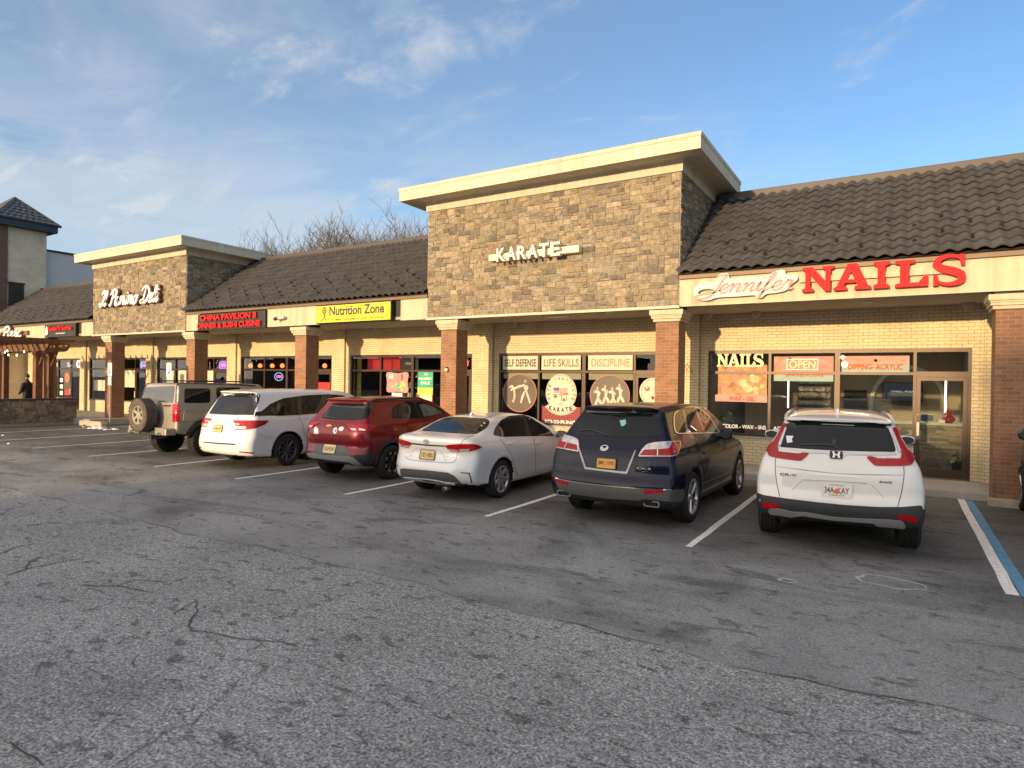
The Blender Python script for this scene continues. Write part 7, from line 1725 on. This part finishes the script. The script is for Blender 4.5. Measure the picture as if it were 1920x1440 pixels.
mb = MB(); mb.tube([(a, 16.56, b_) for a, b_ in ellipse(-21.02, 2.16, .25, .155, 30)] + [(-20.77, 16.56, 2.16)], .012, 6, cap=False); mb.build('oval_tube', SM['neon_blue'], s)
mb = MB(); letters(mb, 'OPEN', -21.17, -20.86, 2.10, 2.22, 16.56, .01, 0, .0); mb.build('lettering', SM['neon_pink'], s)
o = sheet('hiring_sign', [S_(rect(-18.82, -18.03, 1.70, 1.97), YP - .03, .003)], SM['redlit'], 'red notice on the restaurant door', 'sign')
mb = MB(); letters(mb, 'NOW HIRING', -18.75, -18.10, 1.86, 1.93, YP - .032, .002, 0, .0); letters(mb, 'APPLY INSIDE', -18.75, -18.10, 1.75, 1.82, YP - .032, .002, 0, .0); mb.build('lettering', SM['poster_red'], o)
s = empty('neon_sign', (0, 0, 0)); tag(s, 'purple and pink OPEN neon in a window right of a brick column', 'sign')
mb = MB(); q = [tuple(p) for p in round_corners(rect(-24.87, -24.36, 2.49, 2.75), .06)]; q = smooth_line(q, 3, True); mb.tube([(a, 16.56, b_) for a, b_ in q + [q[0]]], .022, 6, cap=False); mb.build('frame_tube', SM['neon_purple'], s)
mb = MB(); letters(mb, 'OPEN', -24.79, -24.44, 2.545, 2.695, 16.555, .012, 0, .03); mb.build('lettering', SM['neon_pink'], s)
s = empty('neon_sign', (0, 0, 0)); tag(s, 'blue and red OPEN neon in the deli door', 'sign')
mb = MB(); letters(mb, 'OPEN', -30.98, -30.58, 2.54, 2.68, 16.555, .012, 0, .03); mb.build('lettering', SM['neon_pink'], s)
mb = MB(); q = smooth_line(round_corners(rect(-31.06, -30.50, 2.46, 2.76), .09), 3, True); mb.tube([(a, 16.565, b_) for a, b_ in q + [q[0]]], .022, 6, cap=False); mb.build('frame_tube', SM['neon_blue'], s)
BL = [(-32.50, -31.48, 1.57, 2.37, 'large cream blind in the deli window left of the blue neon'), (-29.15, -28.23, 1.30, 2.36, 'cream blind behind the right parking sign'), (-27.85, -27.2, 1.30, 2.38, 'cream blind left of a brick column in the deli window'), (-25.97, -25.22, 1.40, 2.38, 'cream blind beside the purple neon')]
for x0, x1, z0, z1, lab in BL: sheet('roller_blind', [S_(rect(x0, x1, z0, z1), YP, .004), S_(rect(x0, x1, z0 - .03, z0), YP - .004, .012)], SM['blind'], lab, 'blind')
for i, x in enumerate((-35.42, -34.98, -34.55)): sheet('window_notice', [S_(rect(x, x + .38, 1.32, 1.86), YP, .003), S_(rect(x + .05, x + .33, 1.42, 1.60), YP - .002, .003)], SM['blind'], ('left of three paper notices low in the deli window', 'middle of three paper notices low in the deli window', 'right of three paper notices low in the deli window')[i], 'notice')
mb = MB(); mb.lathe([(.001, 0), (.12, .02), (.13, .12), (.08, .2), (.1, .28), (.06, .34), (.001, .35)], (-24.75, 16.9, 1.9), 'z', 14); tag(mb.build('window_ornament', SM['white_ink'], fix=True), 'white ornament in the window under the purple neon', 'ornament')
s = empty('round_sign', (0, 0, 0)); tag(s, 'round red lit sign at the pizza shop door', 'sign')
mb = MB(); mb.shape([ellipse(-36.95, 2.68, .2, .2, 28), ellipse(-36.95, 2.68, .16, .16, 28)[::-1]], YP - .04, .03); mb.build('rim', SM['neon_white'], s)
mb = MB(); mb.shape([ellipse(-36.95, 2.68, .16, .16, 28)], YP - .03, .02); mb.build('face', SM['neon_red'], s)
mb = MB(); cursive(mb, 'Pizza', -38.3, -37.7, 2.55, 2.75, YP, .003, .035); cursive(mb, 'Deli', -39.9, -39.3, 2.55, 2.75, YP, .003, .035); tag(mb.build('window_lettering', SM['white_ink']), 'white script words across the pizza shop windows', 'lettering')
sheet('window_poster', [S_(rect(-38.6, -37.9, 1.3, 2.3), YP, .003, 0), S_(ellipse(-38.25, 1.95, .26, .28, 20), YP - .002, .003, 1), S_(rect(-38.5, -38.0, 1.0, 1.3), YP - .003, .003, 2)], [SM['poster_brown'], SM['rim'], SM['redp']], 'dark poster with a red figure in the pizza shop window', 'poster')
for i, x in enumerate((-43.2 + 1.1, -40.55)): sheet('roller_blind', [S_(rect(x, x + 1.0, .95, 2.3), YP, .004), S_(rect(x, x + .9, 2.5, 2.85), YP, .004)], SM['blind'], ('pale blind in the leftmost pizza shop window behind the pergola', 'pale blind in the second pizza shop window behind the pergola')[i], 'blind')
for i, z in enumerate((1.0, 1.35, 1.7)): sheet('window_notice', [S_(rect(-39.05, -38.72, z, z + .22), YP, .003)], SM['white_ink'], ('lowest of three notices on the pizza shop window', 'middle of three notices on the pizza shop window', 'top of three notices on the pizza shop window')[i], 'notice')

# ------------------------------------------------------------------ things on the car park
for i, (x, y) in enumerate(((-27.93, 13.65), (-23.62, 13.65))):
    s = empty('parking_sign', (x, y, 0)); tag(s, ('accessible parking sign on a post in front of the leftmost lit column', 'accessible parking sign on a post behind the tan off-roader')[i], 'sign', 'accessible parking signs')
    mb = MB(); mb.box(-.03, .03, -.015, .015, 0, 2.6); mb.build('post', MT['steel'], s)
    mb = MB(); mb.shape([[tuple(q) for q in round_corners(rect(-.16, .16, 2.07, 2.62), .03)]], -.025, .008); pl_ = mb.build('sign_plate', SM['white_ink'], s)
    mb = MB(); mb.shape([rect(-.07, .07, 2.20, 2.36)], -.028, .002, 0); letters(mb, 'RESERVED', -.13, .13, 2.52, 2.57, -.028, .002, 1, .0); letters(mb, 'PARKING', -.12, .12, 2.45, 2.50, -.028, .002, 1, .0); mb.shape([ellipse(-.01, 2.30, .035, .035, 14)], -.0305, .002, 2); mb.shape([rect(-.03, -.01, 2.29, 2.345)], -.031, .002, 2); mb.build('symbol', [SM['blue_ink'], SM['greenp'], SM['white_ink']], pl_)
    mb = MB(); mb.shape([rect(-.13, .13, 1.70, 2.04)], -.025, .008); p2 = mb.build('fine_plate', SM['white_ink'], s)
    mb = MB()
    for z in (1.95, 1.87, 1.79): letters(mb, 'PENALTY $250', -.11, .11, z, z + .035, -.028, .002, 0, .0)
    mb.build('lettering', SM['greenp'], p2)
def stop(x0, x1, y, label, rz=0):
    s = MB(); w_ = (x1 - x0) / 2
    for f_, zz in ((1, 0),):
        s.shape([[(-w_, 0), (-w_ * .62, 0), (-w_ * .58, .03), (-w_ * .42, .03), (-w_ * .38, 0), (w_ * .38, 0), (w_ * .42, .03), (w_ * .58, .03), (w_ * .62, 0), (w_, 0), (w_, .08), (w_ - .06, .14), (-w_ + .06, .14), (-w_, .08)]], -.09, .18)
    o = s.build('wheel_stop', MT['concrete_stop']); o.location = ((x0 + x1) / 2, y, .006); o.rotation_euler = (0, 0, rz); tag(o, label, 'wheel stop')
    return o
stop(-29.2, -27.5, 13.2, 'concrete wheel stop in front of the leftmost lit column', R(2)).scale = (1, 1.2, 1.5)
b = MB(); b.box(1.39, 2.25, 14.12, 14.26, .004, .155, bev=.015); tag(b.build('concrete_block', MT['concrete_stop']), 'concrete block at the foot of the right brick column', 'block')
b = MB()
for k in range(26):
    x, y = random.uniform(-28.2, -22.5), random.uniform(12.6, 13.3); r_ = random.uniform(.03, .16)
    b.lathe([(r_, 0), (r_ * .8, r_ * .18), (r_ * .3, r_ * .3), (.001, r_ * .32)], (x, y, .004), 'z', 8)
for (x, y) in ((-30.6, 11.2), (-22.8, 8.3), (-26.0, 9.3)): b.lathe([(.05, 0), (.03, .03), (.001, .035)], (x, y, .004), 'z', 8)
o = b.build('snow_remnants', MT['snow'], fix=True); tag(o, 'last crumbs of melting snow at the kerb near the left columns', 'snow', kind='stuff')

# ------------------------------------------------------------------ far left: patio wall, pergola, person
b = MB(); stone_face(b, 6.3, .92, lambda a, c, d: (-30.0 + d, 7.0 + a, .14 + c), .075, dark=.85); stone_face(b, .36, .92, lambda a, c, d: (-30.36 + a, 13.3 + d, .14 + c), .075, dark=.85)  # dark puts the shade on this wall into its stone colour
s = empty('patio_wall', (0, 0, 0)); tag(s, 'low stone wall with a dark cap round the patio at the left edge', 'wall')
b.build('stone_facing', MT['stone'], s); b = MB(); b.box(-30.36, -30.0, 7, 13.3, 0, 1.06); b.box(-36, -30.36, 7, 7.3, 0, 1.06); b.build('core', MT['mortar'], s)
b = MB(); b.box(-30.42, -29.94, 6.94, 13.38, 1.06, 1.115, bev=.012); b.build('cap', MT['gunmetal'], s)
s = empty('pergola', (0, 0, 0)); tag(s, 'brown timber pergola over the patio at the left edge', 'pergola')
for x, y, h_ in ((-30.30, 12.0, .13), (-31.05, 12.75, .10), (-33.1, 11.9, .10), (-36.5, 12.7, .11), (-30.4, 7.6, .12)):
    b = MB(); b.box(x - h_, x + h_, y - h_, y + h_, .262, 3.05, bev=.012); b.build('post', MT['wood'], s)
    b = MB(); b.box(x - h_ - .03, x + h_ + .03, y - h_ - .03, y + h_ + .03, 2.9, 3.05, bev=.01); b.build('post_head', MT['wood'], s)
for y in (11.92, 12.62):
    b = MB(); b.shape([[(-37.2, 3.06), (-29.7, 3.06), (-29.45, 3.10), (-29.3, 3.2), (-29.2, 3.34), (-37.2, 3.34)]], y, .09); b.build('beam', MT['wood'], s)
b = MB(); b.box(-30.36, -30.24, 7.2, 13.1, 3.345, 3.45, bev=.01); b.build('side_beam', MT['wood'], s)
for k in range(15):
    x = -36.8 + k * .5
    b = MB(); b.shape([[(7.0, 3.46), (12.9, 3.46), (13.1, 3.50), (13.2, 3.58), (7.0, 3.58)]], 0, .05, f=lambda a, c, d: (x + d, a, c)); b.build('rafter', MT['wood'], s, fix=True)
for x, y in ((-30.30, 12.0), (-31.05, 12.75)):
    b = MB(); b.tube([(x + .08, y, 2.45), (x + .35, y, 2.75), (x + .62, y, 3.06)], .05, 4); b.build('brace', MT['wood'], s)
s = empty('string_lights', (0, 0, 0)); tag(s, 'string of small round bulbs hanging under the pergola', 'lights')
pts = [(-30.5, 10.5, 3.05), (-30.4, 10.9, 2.96), (-30.4, 11.3, 2.86), (-30.4, 11.55, 3.02), (-30.4, 12.0, 2.93), (-30.6, 12.5, 3.05)]
b = MB(); b.tube(smooth_line(pts, 6), .006, 5); b.build('wire', MT['black'], s)
for p in pts[:-1] + [(-30.4, 10.98, 3.02), (-30.4, 11.02, 2.86)]:
    b = MB(); b.lathe([(.001, -.04), (.022, -.028), (.028, 0), (.016, .03), (.010, .05)], p, 'z', 10); b.build('bulb', SM['bulb'], s, fix=True)
# standing person, seen from the right rear over the wall
def skin_person(x, y, z0, rz):
    root = empty('person', (x, y, z0), rz); tag(root, 'person in a dark jacket standing behind the patio wall, head turned to the left', 'person')
    def skin(name, verts, edges, rad, m, lv=2):
        me = bpy.data.meshes.new(name); me.from_pydata(verts, edges, []); me.materials.append(m)
        o = bpy.data.objects.new(name, me); COL.link(o); o.parent = root
        md = o.modifiers.new('skin', 'SKIN'); sv = me.skin_vertices[0].data
        for q, r_ in zip(sv, rad): q.radius = (r_, r_) if not isinstance(r_, tuple) else r_
        sv[0].use_root = True
        sb = o.modifiers.new('sub', 'SUBSURF'); sb.levels = lv; sb.render_levels = lv
        return o
    V = [(0, 0, .92), (0, 0, 1.12), (0, .01, 1.36), (0, .0, 1.50), (0, -.03, 1.58), (0, -.05, 1.66), (.20, 0, 1.43), (.25, -.02, 1.14), (.20, -.20, 1.02), (-.20, 0, 1.43), (-.25, -.02, 1.14), (-.20, -.20, 1.02), (.10, 0, .86), (.11, -.02, .48), (.11, .02, .08), (.12, -.14, .04), (-.10, 0, .86), (-.11, .02, .48), (-.12, .05, .08), (-.12, -.10, .04)]
    E = [(0, 1), (1, 2), (2, 3), (3, 4), (4, 5), (2, 6), (6, 7), (7, 8), (2, 9), (9, 10), (10, 11), (0, 12), (12, 13), (13, 14), (14, 15), (0, 16), (16, 17), (17, 18), (18, 19)]
    rad = [(.17, .13), (.17, .13), (.19, .13), (.10, .09), .055, .06, .085, .065, .05, .085, .065, .05, .10, .07, .05, .045, .10, .07, .05, .045]
    body = skin('body', V, E, rad, SM['jacket'])
    hd = MB(); bm = bmesh.new(); bmesh.ops.create_uvsphere(bm, u_segments=20, v_segments=14, radius=1)
    for v in bm.verts:
        p = v.co; q = Vector((p.x * .076, p.y * .096, p.z * .118))
        if p.z < 0: q.x *= 1 + .22 * p.z; q.y *= 1 + .12 * p.z
        if p.y < -.9 and abs(p.z + .1) < .3: q.y -= .022 * max(0, 1 - abs(p.x) * 4)
        v.co = q + Vector((0, -.055, 1.73))
    hd.bm(bm, 0, None, True)
    for sx in (1, -1): hd.lathe([(.001, 0), (.022, .004), (.03, .012), (.02, .018)], (sx * .066, -.045, 1.725), 'x', 10); hd.lathe([(.001, -.004), (.010, 0), (.001, .004)], (sx * .03, -.142, 1.742), 'y', 8, 1)
    hd.tube([(-.022, -.138, 1.678), (0, -.145, 1.676), (.022, -.138, 1.678)], .005, 5, 1)
    hd.build('head', [SM['skin3'], SM['hair']], root)
    hr = MB(); bm = bmesh.new(); bmesh.ops.create_uvsphere(bm, u_segments=20, v_segments=14, radius=1)
    bmesh.ops.delete(bm, geom=[v for v in bm.verts if v.co.z < -.35 or (v.co.y < -.45 and v.co.z < .45)], context='VERTS')
    for v in bm.verts: v.co = Vector((v.co.x * .086, v.co.y * .104, v.co.z * .128)) + Vector((0, -.047, 1.74))
    hr.bm(bm, 0, None, True); hr.build('hair', SM['hair'], root)
    for sx in (1, -1):
        base = Vector((sx * .20, -.22, 1.02)); hv = [base[:], (base + Vector((0, -.07, -.02)))[:]]; he = [(0, 1)]; hrad = [.03, .035]
        for i, (dx, L) in enumerate(((-.028, .055), (-.009, .065), (.010, .062), (.028, .048))):
            k = len(hv); a = base + Vector((dx, -.085, -.022)); hv += [a[:], (a + Vector((0, -L * .6, -.010)))[:], (a + Vector((0, -L * .8, -.035)))[:]]; he += [(1, k), (k, k + 1), (k + 1, k + 2)]; hrad += [.010, .009, .008]
        k = len(hv); hv += [(base + Vector((-sx * .035, -.04, -.015)))[:], (base + Vector((-sx * .055, -.075, -.02)))[:]]; he += [(0, k), (k, k + 1)]; hrad += [.012, .009]
        skin('hand', hv, he, hrad, SM['skin3'], 2)
    tr = MB()
    return root
skin_person(-31.25, 12.02, .262, R(-75))

# ------------------------------------------------------------------ buildings behind at the left
s = empty('corner_tower', (0, 0, 0)); tag(s, 'tall pale brick corner tower with a dark hipped tile roof at the left edge', 'building')
b = MB(); b.box(-45.4, -43.0, 15.12, 17.4, 0, 10.42); b.build('wall', MT['cream_brick2'], s)
b = MB(); b.box(-45.46, -42.94, 15.06, 15.48, 0, 10.40); b.build('brick_corner', MT['dark_brick'], s)
b = MB(); b.box(-45.9, -42.5, 14.7, 17.78, 10.42, 10.80, bev=.02); b.build('eaves', MT['navy_trim'], s)
b = MB(); ap = (-44.2, 16.25, 12.37); cs = [(-46.0, 14.62, 10.81), (-42.4, 14.62, 10.81), (-42.4, 17.88, 10.81), (-46.0, 17.88, 10.81)]
nst = 7
for i in range(4):
    a, c_ = Vector(cs[i]), Vector(cs[(i + 1) % 4]); A = Vector(ap); nrm = (c_ - a).cross(A - a).normalized()
    for j in range(nst):
        t0, t1 = j / nst, (j + 1) / nst; n_ = max(2, int((c_ - a).length * (1 - t0) / .3))
        for k in range(n_):
            for hh in range(4):
                u0, u1 = (k + hh / 4) / n_, (k + (hh + 1) / 4) / n_
                def pp(u_, t, up_): return a.lerp(A, t).lerp(c_.lerp(A, t), u_) + nrm * up_
                w0, w1 = .05 * math.sin(math.pi * (hh / 4)), .05 * math.sin(math.pi * ((hh + 1) / 4))
                b.add([pp(u0, t0, .05 + w0), pp(u1, t0, .05 + w1), pp(u1, t1, .005 + w1), pp(u0, t1, .005 + w0)], [(0, 1, 2, 3)], 0, None, True)
                b.add([pp(u0, t0, -.02), pp(u1, t0, -.02), pp(u1, t0, .05 + w1), pp(u0, t0, .05 + w0)], [(0, 1, 2, 3)])
b.build('roof', MT['roof_tile_blue'], s)
b = MB()
for q in cs: b.tube([q, ap], .09, 6)
b.build('hip_ridge', MT['roof_tile_blue'], s)
b = MB(); b.box(-43.0, -42.96, 15.55, 16.28, 6.03, 7.28); w_ = b.build('window', MT['dark'], s)
b = MB()
for k in range(6): b.box(-42.975, -42.94, 15.6 + k * .12, 15.64 + k * .12, 6.65, 7.22)
b.build('bars', MT['bronze'], w_)
b = MB(); b.box(-42.97, -42.92, 15.5, 16.33, 7.25, 7.32); b.box(-42.97, -42.92, 15.5, 16.33, 5.98, 6.05); b.build('frame', MT['bronze'], w_)
s = empty('warehouse', (0, 0, 0)); tag(s, 'plain grey walled building behind the corner tower', 'building')
b = MB(); b.box(-70, -43.3, 17.45, 60, 0, 9.42); b.build('wall', MT['grey_wall'], s)
b = MB(); b.box(-70.1, -43.22, 17.42, 60.1, 9.42, 9.53); b.build('coping', MT['dark'], s)

# ------------------------------------------------------------------ bare trees
def bare_tree(x, y, h, seed, label, spread=.52, parent=None, group='bare trees behind the roof'):
    rs = random.Random(seed)
    root = empty('bare_tree', (x, y, 0)); tag(root, label, 'tree', group)
    tk, br = MB(), MB()
    def grow(p, d, L, r, lvl):
        n = 4 if lvl < 3 else 2; pts = [p]; q = p.copy(); dd = d.copy()
        for i in range(n):
            dd = (dd + Vector((rs.gauss(0, .09), rs.gauss(0, .09), rs.gauss(.045, .05)))).normalized(); q = q + dd * L / n; pts.append(q.copy())
        (tk if lvl == 0 else br).tube(pts, [r * (1 - .38 * i / n) for i in range(n + 1)], 7 if lvl < 2 else 4 if lvl < 4 else 3, cap=False)
        if lvl >= 6: return
        k = 3 if lvl else 5
        for i in range(k):
            t = 1.0 if i == 0 else rs.uniform(.45, 1); b_ = pts[-1] if t > .95 else pts[max(1, int(t * n))]
            a = rs.uniform(0, 6.283); s_ = spread * (1.0 + .25 * lvl * .5) * rs.uniform(.6, 1.3)
            side = Vector((math.cos(a), math.sin(a), 0)); nd = (dd + side * s_ + Vector((0, 0, .12))).normalized()
            grow(b_.copy(), nd, L * rs.uniform(.66, .88), max(r * .60, .013), lvl + 1)
        for i in range(2 if lvl > 1 else 0):
            b_ = pts[rs.randint(1, n)]; a = rs.uniform(0, 6.283); nd = (dd + Vector((math.cos(a), math.sin(a), .2)) * .8).normalized(); grow(b_.copy(), nd, L * .5, max(r * .35, .011), max(lvl + 2, 5))
    grow(Vector((0, 0, 0)), Vector((0, 0, 1)), h * .24, h * .015, 0)
    zt = float(np.percentile([v[2] for v in br.v], 98.0)); k = h / zt; kx = k * .92
    for m_ in (tk, br): m_.v = [(v[0] * kx, v[1] * kx, v[2] * k) for v in m_.v]
    tk.build('trunk', MT['bark'], root); br.build('crown', MT['bark'], root)
    return root
TR = [(-38.6, 46, 15.7, 61, 'bare tree half hidden by the tall stone tower'), (-50.6, 47, 16.2, 62, 'bare tree standing just behind the middle bare tree'), (-54.6, 43, 15.6, 51, 'slender bare tree between the two leftmost bare trees'), (-46.6, 43, 15.8, 52, 'slender bare tree just left of the yellow sign, behind the roof'), (-43.2, 43, 15.6, 53, 'slender bare tree between the two rightmost bare trees'), (-56.6, 45, 16.0, 3, 'leftmost of the bare trees showing above the left roof'), (-52.4, 46, 16.2, 8, 'bare tree second from the left above the left roof'), (-48.5, 45, 16.4, 14, 'middle bare tree above the left roof'), (-45.0, 47, 16.8, 21, 'bare tree second from the right above the left roof'), (-40.6, 45, 16.0, 30, 'rightmost bare tree, next to the tall stone tower'), (-60.5, 48, 13.0, 33, 'small bare tree beside the deli tower cornice')]
for x, y, h, sd, lab in TR: bare_tree(x, y, h, sd, lab)
# ------------------------------------------------------------------ unseen blocks added behind the viewer to shade the car park and darken window reflections
nb = empty('unseen_light_blocker', (0, -58, 0)); tag(nb, 'unseen brown brick block added behind the viewer to shade the car park', 'building')
b = MB(); b.box(-21, -13.5, -12, 0, 0, 10.5); b.box(-13.5, -8.2, -12.2, .15, 0, 11.5); b.box(-8.2, 45, -12.5, .3, 0, 13.2); b.build('wall', MT['dark_brick'], nb)
b = MB(); b.box(-21.2, -13.6, -12.2, .15, 10.4, 10.7); b.box(-13.6, -8.3, -12.4, .3, 11.4, 11.7); b.box(-8.3, 45.3, -12.8, .5, 13.1, 13.4); b.build('parapet', MT['dark'], nb)
lb_ = empty('unseen_light_blocker', (0, -62, 0)); tag(lb_, 'unseen long low block added behind the viewer to darken window reflections, left of the tall one', 'building')
b = MB(); b.box(-130, -37, -10, 0, 0, 5.6); b.build('wall', MT['dark_brick'], lb_)
b = MB(); b.box(-130.3, -36.7, -10.3, .3, 5.6, 6.3); b.build('roof', MT['dark'], lb_)
